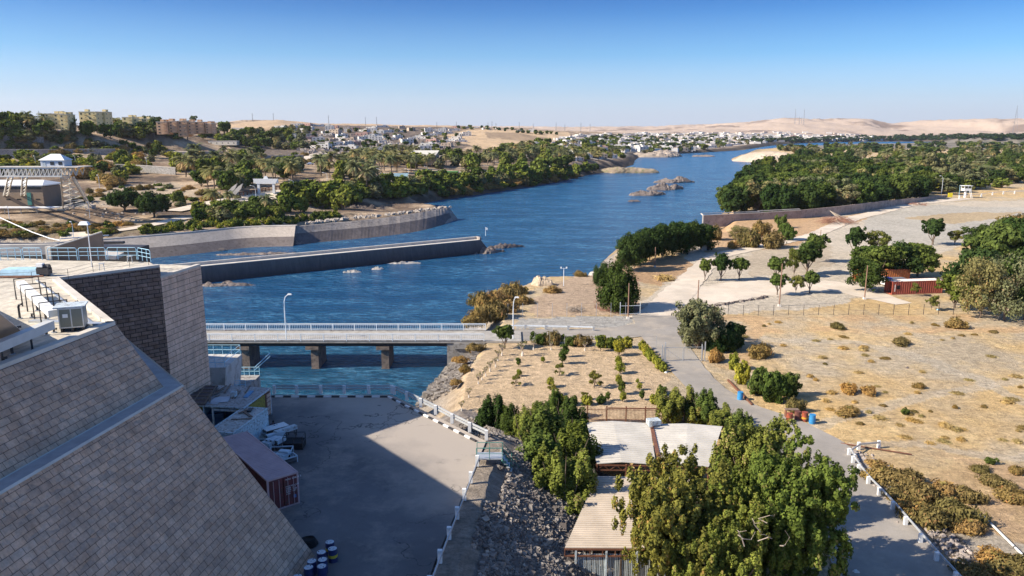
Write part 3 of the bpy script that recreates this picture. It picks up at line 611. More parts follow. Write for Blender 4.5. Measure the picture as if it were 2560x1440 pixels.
# ------------------------------------------------------------------ paved yard
def asphalt(name, c, crack=True, dust=(.42, .35, .27), edge=False):
    m, nt, b = nm(name); tc = N(nt, 'ShaderNodeTexCoord').outputs['Object']; c = np.array(c)
    col = ramp(nt, noise(nt, .12, 7, .7, tc), [(.3, tuple(c*.72)), (.72, tuple(c*1.2))])
    col = mixc(nt, .8, col, ramp(nt, noise(nt, 14, 5, .7, tc), [(.3, .82), (.7, 1.12)]), 'MULTIPLY')
    col = mixc(nt, ramp(nt, noise(nt, .22, 6, .75, tc), [(.5, 0), (.72, .6)]), col, dust)
    if edge:      # dust colour paints in the sunlit north-eastern side's brightness; random oil and tyre marks
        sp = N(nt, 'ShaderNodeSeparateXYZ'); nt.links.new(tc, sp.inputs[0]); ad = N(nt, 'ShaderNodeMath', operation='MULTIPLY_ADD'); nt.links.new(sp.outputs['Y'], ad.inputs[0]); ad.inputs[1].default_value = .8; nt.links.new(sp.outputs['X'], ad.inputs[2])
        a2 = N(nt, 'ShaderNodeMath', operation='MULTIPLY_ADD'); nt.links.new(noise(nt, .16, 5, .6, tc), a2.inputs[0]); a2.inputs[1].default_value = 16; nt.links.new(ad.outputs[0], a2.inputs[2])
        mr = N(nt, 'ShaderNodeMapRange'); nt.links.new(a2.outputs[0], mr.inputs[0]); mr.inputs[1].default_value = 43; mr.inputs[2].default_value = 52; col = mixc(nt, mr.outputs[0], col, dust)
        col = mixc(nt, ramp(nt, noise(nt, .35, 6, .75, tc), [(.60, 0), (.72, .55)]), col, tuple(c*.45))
    if crack:
        v = N(nt, 'ShaderNodeTexVoronoi', feature='DISTANCE_TO_EDGE'); v.inputs['Scale'].default_value = .12
        w = N(nt, 'ShaderNodeMix', data_type='VECTOR'); w.inputs[0].default_value = .28; nt.links.new(tc, w.inputs[4])
        nz = N(nt, 'ShaderNodeTexNoise'); nz.inputs['Scale'].default_value = .35; nz.inputs['Detail'].default_value = 6; nt.links.new(tc, nz.inputs['Vector'])
        ad = N(nt, 'ShaderNodeVectorMath', operation='MULTIPLY_ADD'); nt.links.new(nz.outputs['Color'], ad.inputs[0]); ad.inputs[1].default_value = (9, 9, 9); nt.links.new(tc, ad.inputs[2]); nt.links.new(ad.outputs[0], v.inputs['Vector'])
        cr = ramp(nt, v.outputs['Distance'], [(.0, 1), (.012, 0)]); msk = ramp(nt, noise(nt, .09, 3, .5, tc), [(.5, 0), (.56, 1)])
        col = mixc(nt, mixc(nt, 1.0, cr, msk, 'MULTIPLY'), col, tuple(c*.25))
    nt.links.new(col, b.inputs['Base Color']); b.inputs['Roughness'].default_value = .88; bump(nt, noise(nt, 20, 5, .7, tc), .25, .03, b); return m
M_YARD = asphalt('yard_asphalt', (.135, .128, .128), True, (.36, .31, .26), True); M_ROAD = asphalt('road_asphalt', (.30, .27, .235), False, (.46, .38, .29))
def build_yard():
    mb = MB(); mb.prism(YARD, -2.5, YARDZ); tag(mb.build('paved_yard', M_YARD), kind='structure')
    # kerb of black and white stones just inside the edge
    edge = [Vector((-34, YARD[1][1]-.7, 0)), Vector((YARD[1][0]-.3, YARD[1][1]-.75, 0)), Vector((YARD[2][0]-.9, YARD[2][1]-.15, 0)), Vector((YARD[3][0]-1.3, YARD[3][1]-.2, 0))]
    mb = MB()
    for a, b in zip(edge[:2], edge[1:3]):
        L = (b-a).length; n = int(L/.85); d = (b-a)/n
        for i in range(n):
            mb.m = i % 2; p = a+d*i; q = a+d*(i+.96); mb.beam(p+Vector((0, 0, YARDZ+.06)), q+Vector((0, 0, YARDZ+.06)), .2, .16)
    tag(mb.build('kerb', [M_WHITE, M_DARK]), kind='structure')
    # guard rail
    def guardrail(name, lab, posts, z, H=.95, gap=True, tall=.3, rails=2, wood=M_WHITE, group=None, railm=M_GALV):
        t = thing(name, lab, 'guard rail', (posts[0].x, posts[0].y, z), group=group); o = Vector(t.location)
        for p in posts:
            mb = MB(); q = Vector((p.x, p.y, z))-o; mb.box((q.x, q.y, H/2), (tall, tall*.8, H)); mb.build('post', wood, t)
        for i in range(rails):
            pts = [Vector((p.x, p.y, z+H-.14-.3*i))-o for p in posts]
            mb = MB()
            for a, b in zip(pts, pts[1:]):
                d = (b-a).normalized(); nrm = Vector((d.y, -d.x, 0)); s = nrm*(-.5*tall-.04)
                mb.beam(a+s, b+s, .06, .2)
            mb.build('rail', railm, t)
        return t
    far = [(686, 984), (742, 984), (802, 984), (861, 984), (922, 984), (980, 984)]
    ne = [(986, 986), (1017, 1000), (1052, 1018), (1089, 1036), (1130, 1058), (1174, 1080), (1216, 1100)]
    ea = [(1187, 1165), (1171, 1207), (1155, 1250), (1137, 1297), (1117, 1348), (1094, 1407), (1068, 1475), (1040, 1550)]
    guardrail('guard_rail', 'galvanised guard rail on white posts along the yard edge above the water', [P(x, y, YARDZ) for x, y in far], YARDZ)
    guardrail('guard_rail', 'guard rail on white posts slanting along the sunlit yard edge above the orchard', [P(x, y, YARDZ) for x, y in ne], YARDZ)
    guardrail('guard_rail', 'guard rail on white posts between the shaded yard and the rubble slope', [P(x+6, y, YARDZ) for x, y in ea], YARDZ, rails=1)
    globals()['guardrail'] = guardrail
    # metal stairs down the rubble slope
    a = P(1192, 1156, YARDZ); t = thing('metal_stairs', 'green metal stairs with handrails going down the rubble slope from the yard', 'stairs', (a.x, a.y, YARDZ)); o = Vector(t.location)
    mb = MB(); mb.box((1.1, .2, .5), (2.3, 1.3, .12)); mb.build('platform', M_GALV, t)
    e = P(1345, 1240, 5.2)-o; s = Vector((2.2, 0, .5)); n = 16
    for y0 in (-.45, .75):
        mb = MB(); mb.beam(s+Vector((0, y0, -.05)), e+Vector((0, y0, -.05)), .08, .25); mb.build('stringer', M_GREENS, t)
        mb = MB(); mb.tube([(0, y0, 1.5), (2.2, y0, 1.5), e+Vector((0, y0, 1.0))], .035, 5); mb.tube([(0, y0, 1.0), (2.2, y0, 1.0), e+Vector((0, y0, .5))], .025, 5)
        for k in (0, 1.1, 2.2): mb.tube([(k, y0, .5), (k, y0, 1.5)], .03, 5)
        for k in range(1, 5): q = s.lerp(e, k/4)+Vector((0, y0, 0)); mb.tube([q, q+Vector((0, 0, 1))], .03, 5)
        mb.build('handrail', M_GREENS, t)
    mb = MB()
    for k in range(n): q = s.lerp(e, (k+.5)/n); mb.box((q.x, .15, q.z), (.3, 1.1, .05))
    mb.build('treads', M_GALV, t)
build_yard()

# ------------------------------------------------------------------ shipping containers and stored things
def corr(mb, L, H, axis, off, pitch=.28, dep=.05, z0=0, vertical=True):
    """corrugated sheet: runs along local x (axis 'x') or y; off = fixed coordinate; depth outwards sign in dep"""
    n = int(L/pitch); pts = []
    for i in range(n):
        x = i*L/n; w = L/n
        pts += [(x, 0), (x+w*.3, 0), (x+w*.5, 1), (x+w*.8, 1)]
    pts.append((L, 0))
    for (a, da), (b, db) in zip(pts, pts[1:]):
        if axis == 'x': q = [(a, off+dep*da, z0), (b, off+dep*db, z0), (b, off+dep*db, z0+H), (a, off+dep*da, z0+H)]
        elif axis == 'y': q = [(off+dep*da, a, z0), (off+dep*db, b, z0), (off+dep*db, b, z0+H), (off+dep*da, a, z0+H)]
        else: q = [(a, z0, off+dep*da), (b, z0, off+dep*db), (b, z0+H, off+dep*db), (a, z0+H, off+dep*da)]
        mb.face(q)
def container(lab, cp, d, L, Wd, H, body, roof, frame, zb, group=None, name='shipping_container', doors=True, pt=.28, dd=.05):
    """cp: corner with the door end, x axis of the container = d (away from door end), y axis = left of it"""
    rz = atan2(d.y, d.x); t = thing(name, lab, 'container', (cp.x, cp.y, zb), rz, group)
    mb = MB(); corr(mb, L, H-.3, 'x', dd, pitch=pt, dep=-dd, z0=.15); mb.build('side_wall', body, t); mb = MB(); corr(mb, L, H-.3, 'x', Wd-dd, pitch=pt, dep=dd, z0=.15); mb.build('side_wall', body, t)
    mb = MB(); mb.box((L-.03, Wd/2, H/2), (.04, Wd-.1, H-.2)); mb.box((L/2, Wd/2, .14), (L-.1, Wd-.1, .1)); mb.build('end_wall', body, t)
    mb = MB(); corr(mb, L, Wd-.12, 'r', H-.06, pitch=.3, dep=.06, z0=.06); mb.build('roof', roof, t)
    mb = MB()
    for x in (.06, L-.06):
        for y in (.06, Wd-.06): mb.box((x, y, H/2), (.14, .14, H+.01))
        mb.box((x, Wd/2, H-.06), (.12, Wd, .13)); mb.box((x, Wd/2, .08), (.12, Wd, .15))
    for y in (.05, Wd-.05): mb.box((L/2, y, H-.05), (L, .1, .12)); mb.box((L/2, y, .08), (L, .1, .15))
    mb.build('frame', frame, t)
    if doors:
        for k in range(2):
            mb = MB(); y0 = Wd*(.27+.46*k)
            for j in range(3): mb.box((-.0, y0, H*(.2+.3*j)), (.06, Wd*.42, H*.27))
            mb.box((.02, y0, H/2), (.04, Wd*.44, H*.9)); dr = mb.build('door', body, t)
            for dx in (-.22, .22):
                mb = MB(); mb.tube([(-.07, y0+dx, .2), (-.07, y0+dx, H-.2)], .025, 5); mb.build('lock_bar', frame, dr)
    return t
def text_obj(body, size, mat, parent, loc, rot, name='lettering', ext=.004):
    cu = bpy.data.curves.new(name, 'FONT'); cu.body = body; cu.size = size; cu.extrude = ext; cu.align_x = 'LEFT'
    tmp = bpy.data.objects.new('tmp', cu); COL.objects.link(tmp); bpy.context.view_layer.update()
    me = bpy.data.meshes.new_from_object(tmp.evaluated_get(bpy.context.evaluated_depsgraph_get())); bpy.data.objects.remove(tmp)
    me.materials.clear(); me.materials.append(mat); o = link(name, me, parent, loc); o.rotation_euler = rot; return o
def build_yard_things():
    red = simple('dark_red_container', (.15, .030, .032), .55, var=.3, scale=1.2, dirt=(.10, .04, .03)); redroof = simple('faded_red_roof', (.50, .34, .335), .6, var=.12, scale=1)
    NR = P(745, 1179, YARDZ+2.6); FR = P(619, 1078, YARDZ+2.6); d = (FR-NR).normalized()
    # origin at the near-right corner, container local y points left of d
    t = container('dark red shipping container with ribbed roof and white markings, half hidden by the sloping wall', Vector((NR.x, NR.y, 0)), d, 10.3, 2.44, 2.6, red, redroof, redroof, YARDZ)
    wm = simple('marking_white', (.75, .75, .75), .6, var=.03)
    # lettering on the right-hand door (local -x face, y small = right as seen)
    rot = (pi/2, 0, -pi/2)
    text_obj('WYU  820618  5', .18, wm, t, (-.045, 1.05, 2.18), rot)
    text_obj('MGW.W\n30.480\n67.200\nTARE\n3.720', .15, wm, t, (-.045, 1.06, 1.62), rot)
    text_obj('CU.CAP\n67.7\n2.390\nNET', .15, wm, t, (-.045, .52, 1.62), rot)
    mb = MB(); mb.box((-.045, .38, .75), (.01, .22, .26)); mb.build('marking_plate', simple('blue_plate', (.10, .20, .42), .5), t)
    # white container
    wht = simple('white_blue_container', (.50, .62, .66), .5, var=.12, dirt=(.22, .25, .25)); wroof = simple('dusty_white_roof', (.55, .56, .54), .7, var=.2, dirt=(.28, .24, .2))
    FRw = P(669, 1020, YARDZ+2.6); NRw = P(618, 1057, YARDZ+2.6); d = (NRw-FRw).normalized()
    # mirrored so that its right side faces +x: origin = near-right corner
    NRc = FRw+d*6.1
    t = container('short white shipping container behind the dark red one, planks on its roof', Vector((NRc.x, NRc.y, 0)), -d, 6.1, 2.4, 2.6, wht, wroof, wht, YARDZ)
    mb = MB(); mb.box((4.2, 1.0, 2.68), (1.9, .25, .06), rz=.9); mb.box((4.9, 1.5, 2.7), (1.6, .2, .08), rz=-.4); mb.box((3.0, .9, 2.66), (.15, 1.8, .05), rz=.3); mb.build('roof_plank', M_WOOD, t)
    mb = MB(); mb.box((5.0, 1.2, 2.72), (.7, .35, .16), rz=.3); mb.build('roof_scrap', M_DARK, t)
    # yellow sided shelter with a littered roof
    ye = simple('olive_yellow_sheet', (.36, .29, .05), .6, var=.2, dirt=(.16, .12, .05)); R = P(676, 971, YARDZ+2.7); Fp = P(612, 1018, YARDZ+2.7); d = (Fp-R).normalized(); rz = atan2(-d.y, -d.x)
    t = thing('storage_shelter', 'shelter of yellow ribbed sheet with planks and an air unit on its flat roof', 'shelter', (R.x+d.x*5.6, R.y+d.y*5.6, YARDZ), rz)
    Ls, Ws, H = 5.6, 7.4, 2.7
    mb = MB(); corr(mb, Ls*.78, H-.3, 'x', .05, dep=-.05, z0=.1, pitch=.24); mb.build('side_wall', ye, t)
    mb = MB()
    for k in range(5): mb.box((Ls*.80+.55, .0, .42+k*.44), (.75, .1, .34))
    mb.build('panel', simple('pinkish_board', (.55, .36, .27), .7), t)
    mb = MB(); mb.box((Ls*.80+.5, .06, H/2), (1.1, .06, H-.2)); mb.build('panel_frame', M_RUST, t)
    mb = MB()
    for x, y in ((.06, .06), (Ls-.06, .06), (.06, 3.1), (.06, Ws-.1), (Ls-.06, Ws-.1)): mb.box((x, y, H/2), (.14, .14, H))
    mb.box((Ls/2, -.02, H), (Ls+.1, .1, .14)); mb.box((.02, Ws/2, H), (.1, Ws, .14)); mb.box((.04, 1.6, H-.3), (.05, 3, .2)); mb.build('frame', M_DWHITE, t)
    mb = MB(); mb.box((Ls/2, Ws/2, H+.02), (Ls, Ws, .08)); mb.build('roof', simple('shelter_roof', (.40, .37, .35), .8, var=.2, dirt=(.2, .16, .13)), t)
    mb = MB(); mb.box((Ls-.08, Ws/2, H/2), (.06, Ws-.3, H-.2)); mb.box((Ls*.5, Ws*.55, H/2), (.06, Ws*.7, H-.3)); mb.build('back_wall', ye, t)
    rr = random.Random(4); mb = MB()
    for k in range(16): mb.box((rr.uniform(.6, 5), rr.uniform(3.6, 7.6), H+.1+.05*(k % 4)), (rr.uniform(1.8, 3.4), .16, .05), rz=rr.uniform(-.2, .5))
    for k in range(4): mb.box((rr.uniform(3, 5), 2.0+.22*k, H+.1), (2.2, .12, .06), rz=.25)
    mb.build('plank', M_WOOD, t)
    mb = MB(); mb.box((1.2, 4.4, H+.1), (1.7, 3.0, .05), rz=.05); mb.box((1.6, 2.9, H+.13), (1.5, 1.2, .05), rz=.3); mb.build('sheet', simple('grey_sheet', (.46, .47, .5), .5, var=.15), t)
    mb = MB(); mb.box((2.6, 2.3, H+.35), (.6, .45, .5)); mb.build('air_unit', M_DWHITE, t)
    mb = MB(); mb.box((3.4, 1.2, H+.12), (1.8, .4, .1), rz=.15); mb.build('blue_sheet', simple('blue_sheet2', (.10, .25, .42), .5), t)
    # lattice roofed hut against the end wall
    a = P(537, 962, 13.2); t = thing('lean_to_hut', 'small white hut with brown lattice roof at the foot of the stone end wall', 'hut', (a.x, a.y, YARDZ), .15)
    mb = MB(); mb.box((-.03, -2.4, 1.4), (.08, 4.8, 2.8)); mb.box((-1.5, 0, 1.4), (3, .08, 2.8)); mb.build('wall', M_DWHITE, t)
    mb = MB(); mb.box((-1.6, -2.2, 3.0), (3.6, 5.4, .08), ry=.06); mb.build('roof', simple('brown_roof', (.12, .08, .075), .8, var=.2), t)
    mb = MB()
    for k in range(6): mb.box((-1.6, -4.7+k*1.0, 3.08), (3.6, .09, .08), ry=.06)
    for k in range(4): mb.box((-3.2+k*1.1, -2.2, 3.1-.06*(k-1.5)), (.09, 5.4, .08))
    mb.build('batten', M_WOOD, t)
    # blue crates
    blu = simple('dark_blue_bin', (.025, .075, .17), .45, var=.2)
    for px, py, s, l in ((541, 1047, 1.0, 'dark blue bin against the sloping stone wall'), (574, 1033, .95, 'dark blue bin between the yellow shelter and the white container')):
        p = P(px, py+20, YARDZ); t = thing('storage_bin', l, 'bin', (p.x, p.y, YARDZ), .2, 'dark blue bins')
        mb = MB(); mb.box((0, 0, .75*s), (1.7*s, 1.4*s, 1.5*s)); mb.build('body', blu, t); mb = MB(); mb.box((0, 0, 1.54*s), (1.8*s, 1.5*s, .08)); mb.box((.2, .1, 1.62*s), (.8*s, .7*s, .1)); mb.build('lid', simple('bin_lid', (.06, .14, .27), .5), t)
    # frames, troughs, benches stacked beside the red container
    tro = simple('pale_blue_grey_metal', (.46, .56, .62), .5, var=.15)
    def trough(px, py, L, w, h, rz, lab, m=tro, nm_='metal_trough', leg=True):
        p = P(px, py, YARDZ); t = thing(nm_, lab, 'trough', (p.x, p.y, YARDZ), rz, 'metal frames stored beside the red container'); mb = MB()
        mb.box((0, 0, h-.03), (L, w, .06)); mb.build('top', m, t); mb = MB(); mb.box((0, -w/2, h-.2), (L, .05, .34)); mb.box((0, w/2, h-.2), (L, .05, .34)); mb.box((L/2, 0, h-.2), (.05, w, .34)); mb.build('apron', M_DARK if nm_ == 'metal_table' else m, t)
        if leg:
            for x in (-L/2+.08, L/2-.08):
                for y in (-w/2+.05, w/2-.05): mb = MB(); mb.box((x, y, (h-.05)/2), (.07, .07, h-.05)); mb.build('leg', M_DARK, t)
        return t
    trough(690, 1090, 2.2, 1.1, .95, .75, 'broad white topped table with a person sitting behind it', M_WHITE, 'metal_table')
    trough(715, 1095, 2.2, .45, 1.0, .85, 'long narrow pale trough beside the dark wire cage', M_DWHITE)
    trough(690, 1105, 1.7, .4, .9, .7, 'narrow pale trough in front of the white table')
    trough(681, 1120, 1.1, .32, 1.0, .9, 'left one of three short pale boxes in a row'); trough(691, 1121, 1.1, .32, 1.0, 1.0, 'middle one of three short pale boxes in a row'); trough(702, 1122, 1.1, .32, 1.0, 1.15, 'right one of three short pale boxes in a row')
    trough(670, 1125, .9, .6, .8, -.5, 'square pale box standing close to the red roof'); trough(704, 1150, 1.0, .6, .6, -.5, 'tilted pale box at the near end of the frames'); trough(712, 1146, .9, .5, .75, -.2, 'small pale box on top of the near frames')
    def tray(px, py, L, w, rz, lab):
        p = P(px, py, YARDZ); t = thing('storage_rack', lab, 'rack', (p.x, p.y, YARDZ), rz, 'open steel racks beside the red container'); mb = MB()
        for a, b in (((-L/2, -w/2), (L/2, -w/2)), ((L/2, -w/2), (L/2, w/2)), ((L/2, w/2), (-L/2, w/2)), ((-L/2, w/2), (-L/2, -w/2))): mb.beam((*a, .55), (*b, .55), .07, .1); mb.box((*a, .27), (.07, .07, .55))
        mb.build('frame', tro, t); mb = MB(); mb.box((0, 0, .12), (L-.1, w-.1, .05)); mb.build('base', M_DARK, t)
    tray(665, 1105, 2.0, 1.3, .1, 'open steel rack between the white container and the troughs'); tray(703, 1138, 1.9, 1.2, .1, 'open steel rack in front of the three short boxes'); tray(722, 1155, 1.2, .9, .7, 'small open steel rack nearest the open yard'); tray(645, 1095, 2.2, 1.0, .8, 'open steel rack leaning close to the white container')
    # wire cage
    p = P(737, 1118, YARDZ); t = thing('wire_cage', 'black open metal cage standing alone on the dark asphalt', 'cage', (p.x, p.y, YARDZ), .05); mb = MB()
    for x in (-.85, 0, .85):
        for y in (-.6, .6): mb.box((x, y, .6), (.06, .06, 1.2))
    for z in (.62, 1.2):
        for y in (-.6, .6): mb.box((0, y, z), (1.76, .05, .05))
        for x in (-.85, .85): mb.box((x, 0, z), (.05, 1.2, .05))
    mb.build('frame', M_DARK, t); mb = MB(); mb.box((0, 0, .3), (1.7, 1.2, .58)); mb.build('bin', M_BLACK, t)
    # drums
    dblue = simple('dark_blue_drum', (.012, .025, .10), .4, var=.15); dyel = simple('yellow_band', (.50, .40, .03), .5); dlid = simple('pale_drum_lid', (.52, .58, .62), .45, var=.15, dirt=(.25, .2, .18))
    def drum(px, py, lab, body, band=None, lid=dlid, z=YARDZ, group='oil drums in the dark corner of the yard', top=True, s=1.0):
        p = P(px, py, z); t = thing('oil_drum', lab, 'drum', (p.x, p.y, z), random.Random(px).uniform(0, 6), group); r = .3*s; H = .9*s
        mb = MB(); mb.tube([(0, 0, 0), (0, 0, .03), (0, 0, .29), (0, 0, .30), (0, 0, .32), (0, 0, .6), (0, 0, .61), (0, 0, .63), (0, 0, H-.02), (0, 0, H)], [r*1.02, r, r, r*1.04, r, r, r*1.04, r, r, r*1.03], 18); mb.build('body', body, t, smooth=False)
        if band: mb = MB(); mb.tube([(0, 0, .31), (0, 0, .52)], r*1.015, 18, cap=False); mb.build('band', band, t)
        mb = MB(); mb.tube([(0, 0, H-.02), (0, 0, H+.006)], r*.93, 18); l = mb.build('lid', lid, t)
        mb = MB(); mb.tube([(r*.6, 0, H), (r*.6, 0, H+.03)], .045, 8); mb.build('bung', M_DARK, l)
        return t
    drum(826, 1385, 'blue drum with yellow band, behind the foremost one by the open yard', dblue, dyel); drum(833, 1402, 'blue drum with bright yellow band standing nearest the open yard', dblue, dyel)
    drum(805, 1411, 'blue drum with white lid left of the yellow banded pair', dblue); drum(808, 1430, 'blue drum in the middle of the cluster', dblue); drum(781, 1434, 'blue drum with white lid close to the stone slope', dblue)
    drum(806, 1447, 'blue drum with paint splashes at the front of the cluster', dblue); drum(773, 1450, 'blue drum at the left front of the cluster', dblue); drum(745, 1474, 'drum lid cut off by the bottom edge of the picture', dblue)
    p = P(771, 1362, YARDZ); t = thing('coiled_hose', 'black coiled heap lying at the foot of the stone slope', 'hose', (p.x, p.y, YARDZ)); mb = MB()
    for k in range(5): mb.tube([((.62-.05*k)*cos(a/14*2*pi), (.55-.05*k)*sin(a/14*2*pi), .08+.09*k+.03*sin(a)) for a in range(15)], .07, 6)
    mb.build('coil', M_BLACK, t); mb = MB(); mb.tube([(0, 0, 0), (0, 0, .4)], .5, 12); mb.build('core', M_BLACK, t)
    globals()['drum'] = drum
build_yard_things()

# ------------------------------------------------------------------ pier and bridge
def build_bridge():
    # tall pale concrete pier at the building's end
    d = 84.0; a = PD(524, 900, d); b = PD(568, 900, d); t = thing('concrete_pier', 'tall pale concrete pier with blue railing beside the stone end wall', 'pier', (a.x, a.y, 0)); w = b.x-a.x
    mb = MB(); H = 13.2
    prof = [(-2.5, 0), (w-.35, 0), (w-.35, H-3), (w, H-.5), (w, H), (-2.5, H)]
    F = [Vector((x, 0, z)) for x, z in prof]; Bk = [Vector((x, 5, z)) for x, z in prof]; mb.face(F); mb.face(Bk[::-1])
    for i in range(len(F)): mb.face([F[i], Bk[i], Bk[(i+1) % len(F)], F[(i+1) % len(F)]])
    mb.build('pier_wall', simple('pier_concrete', (.50, .49, .47), .85, var=.15, scale=.4, dirt=(.36, .33, .3)), t)
    mb = MB()
    for y in (.1, 4.9):
        for z in (.55, 1.1): mb.tube([(-2.5, y, H+z), (w-.1, y, H+z)], .035, 5)
        for k in range(5): x = -2.5+(w+2.4)*k/4; mb.tube([(x, y, H), (x, y, H+1.1)], .035, 5)
    for z in (.55, 1.1): mb.tube([(w-.1, .1, H+z), (w-.1, 4.9, H+z)], .035, 5)
    mb.build('railing', M_BSTEEL, t)
    # small landing platform above the water
    a = PD(572, 962, 88); t = thing('landing_platform', 'small grey concrete landing with blue railings between the pier and the first bridge pier', 'platform', (a.x, a.y, 0)); w = PD(632, 962, 88).x-a.x; H = a.z
    mb = MB(); mb.box((w/2, 1.0, H/2-1), (w, 5, H+2-.0)); mb.build('deck', M_CONCG, t); mb = MB()
    for y in (-1.4, 3.4):
        for z in (.5, 1.0): mb.tube([(0, y, H+z), (w, y, H+z)], .03, 4)
        for k in range(5): mb.tube([(w*k/4, y, H), (w*k/4, y, H+1)], .03, 4)
    mb.build('railing', M_BSTEEL, t)
    mb = MB(); mb.tube([(w-.5, 3.5, H+1.0), (w+.8, 5.2, H+2.2)], .05, 5); mb.tube([(w-.6, 3.5, H+.6), (w+.8, 5.2, H+1.8)], .05, 5); mb.build('gangway', M_BSTEEL, t)
    # bridge
    ZD = 4.8; y0 = P(900, 853, ZD).y; y1 = P(900, 827, ZD).y; xl = -78; xr = P(1210, 852, ZD).x; Wd = y1-y0
    t = thing('road_bridge', 'low white railed road bridge on three dark piers crossing the river', 'bridge', (xl, y0, ZD)); L = xr-xl
    mb = MB(); mb.box((L/2+3, Wd/2, -.16), (L+6, Wd, .32)); mb.build('deck', simple('bridge_deck_concrete', (.36, .335, .30), .9, var=.2, scale=.4, dirt=(.26, .24, .21)), t)
    mb = MB(); mb.box((L/2, .12, .05), (L, .3, .12)); mb.box((L/2, Wd-.12, .05), (L, .3, .12)); mb.build('kerb', M_CONCG, t)
    mb = MB()
    for y in (.6, Wd/2, Wd-.6): mb.box((L/2, y, -.62), (L, .5, .62))
    mb.build('girder', simple('dark_girder', (.035, .03, .028), .7, var=.2), t)
    for nmx, y in (('near', .0), ('far', Wd)):
        mb = MB(); n = int(L/3.6); m3 = int(L/.3)
        for k in range(n+1): mb.box((L*k/n, y, .62), (.11, .11, 1.25))
        for k in range(m3+1): mb.box((L*k/m3, y, .7), (.028, .028, .85))
        for z in (.3, 1.05, 1.24): mb.box((L/2, y, z), (L, .09, .08))
        mb.build('railing', M_WSTEEL, t)
    for px in (626, 797, 971):
        x = P(px-5, 918, 0).x-xl
        mb = MB(); mb.box((x, Wd/2-.2, -4.0), (1.2, Wd-1.4, 5.6)); mb.box((x-.3, Wd/2-.2, -1.25), (2.1, Wd-.6, .55)); mb.box((x, Wd/2-.2, -6.0), (1.3, Wd-1.2, 2.6)); mb.build('bridge_pier', M_STONEP, t)
    # abutment
    a = P(1113, 880, 3.9); mb = MB(); mb.box((a.x-xl+3.2, Wd/2, -2.6), (6.4, Wd-.3, 4.4)); mb.box((a.x-xl+3.6, Wd/2, -.8), (5.0, Wd+.2, .95)); mb.build('abutment', M_CONCG, t)
    # lamp on the bridge
    def street_lamp(p, H, lab, arm=1.0, heads=1, flip=1, group='street lamps', mat=M_WSTEEL, rz=0.0, name='street_lamp'):
        t = thing(name, lab, 'street lamp', p, rz, group); mb = MB()
        pts = [(0, 0, 0), (0, 0, H*.7), (.04*flip, 0, H*.85), (.25*flip*arm, 0, H*.95), (arm*.8*flip, 0, H)]; mb.tube(pts, [.10, .085, .075, .06, .05], 6); mb.build('pole', mat, t)
        mb = MB(); mb.box((arm*.95*flip, 0, H+.02), (.75, .32, .2), taper=.7); mb.build('lamp_head', M_WHITE, t); return t
    globals()['street_lamp'] = street_lamp
    p = P(716, 851, ZD); street_lamp((p.x, p.y, ZD), 7.6, 'tall pale curved street lamp standing on the bridge', 1.0, group=None)
M_STONEP = simple('stained_pier_concrete', (.20, .155, .125), .9, var=.35, scale=.6, dirt=(.09, .075, .065), bmp=.4)
build_bridge()
# ------------------------------------------------------------------ vegetation
def leaf_mat(name, dark, lite, dry=None, tr=.25, ns=.7):
    m = bpy.data.materials.new(name); m.use_nodes = True; nt = m.node_tree; nt.nodes.clear(); out = N(nt, 'ShaderNodeOutputMaterial')
    at = N(nt, 'ShaderNodeAttribute'); at.attribute_name = 'mixv'; oi = N(nt, 'ShaderNodeObjectInfo')
    c = ramp(nt, at.outputs['Fac'], [(0, dark), (1, lite)] if dry is None else [(0, dark), (.7, lite), (.86, lite), (.9, dry), (1, dry)])
    c = mixc(nt, .7, c, ramp(nt, noise(nt, ns, 4, .6), [(.35, .70), (.65, 1.25)]), 'MULTIPLY')
    c = mixc(nt, .8, c, ramp(nt, oi.outputs['Random'], [(0, (.68, .80, .70)), (.5, (1.0, 1.0, 1.0)), (1, (1.28, 1.12, .80))]), 'MULTIPLY')
    d = N(nt, 'ShaderNodeBsdfDiffuse'); t = N(nt, 'ShaderNodeBsdfTranslucent'); x = N(nt, 'ShaderNodeMixShader'); x.inputs[0].default_value = tr
    nt.links.new(c, d.inputs[0]); nt.links.new(c, t.inputs[0]); nt.links.new(d.outputs[0], x.inputs[1]); nt.links.new(t.outputs[0], x.inputs[2]); nt.links.new(x.outputs[0], out.inputs[0]); return m
L_DARK = leaf_mat('dark_leaves', (.022, .042, .016), (.075, .115, .032))
L_GREEN = leaf_mat('green_leaves', (.04, .062, .018), (.16, .205, .048))
L_OLIVE = leaf_mat('olive_leaves', (.06, .07, .022), (.225, .225, .055), (.30, .20, .07))
L_YEL = leaf_mat('yellow_green_leaves', (.13, .15, .025), (.44, .42, .07))
L_BRIGHT = leaf_mat('bright_green_leaves', (.07, .10, .022), (.27, .32, .06))
L_GREY = leaf_mat('grey_green_leaves', (.08, .09, .045), (.24, .235, .12), (.28, .20, .11))
L_BROWN = leaf_mat('dry_brown_leaves', (.18, .10, .04), (.48, .31, .12), (.30, .24, .08))
L_SCRUB = leaf_mat('scrub_leaves', (.09, .07, .03), (.27, .20, .08), (.36, .19, .09))
L_STRAW = leaf_mat('straw_grass', (.30, .20, .08), (.58, .44, .20))
L_PALM = leaf_mat('palm_fronds', (.10, .115, .055), (.27, .27, .13), (.46, .34, .19))
L_DRYPALM = leaf_mat('dry_fronds', (.16, .11, .06), (.34, .25, .15))
L_BIG = leaf_mat('olive_green_leaves', (.05, .072, .02), (.22, .255, .055), (.27, .22, .08))  # leaf colour between olive and green
L_OLIVE2 = leaf_mat('yellow_olive_leaves', (.06, .078, .02), (.26, .275, .06), (.32, .25, .11))
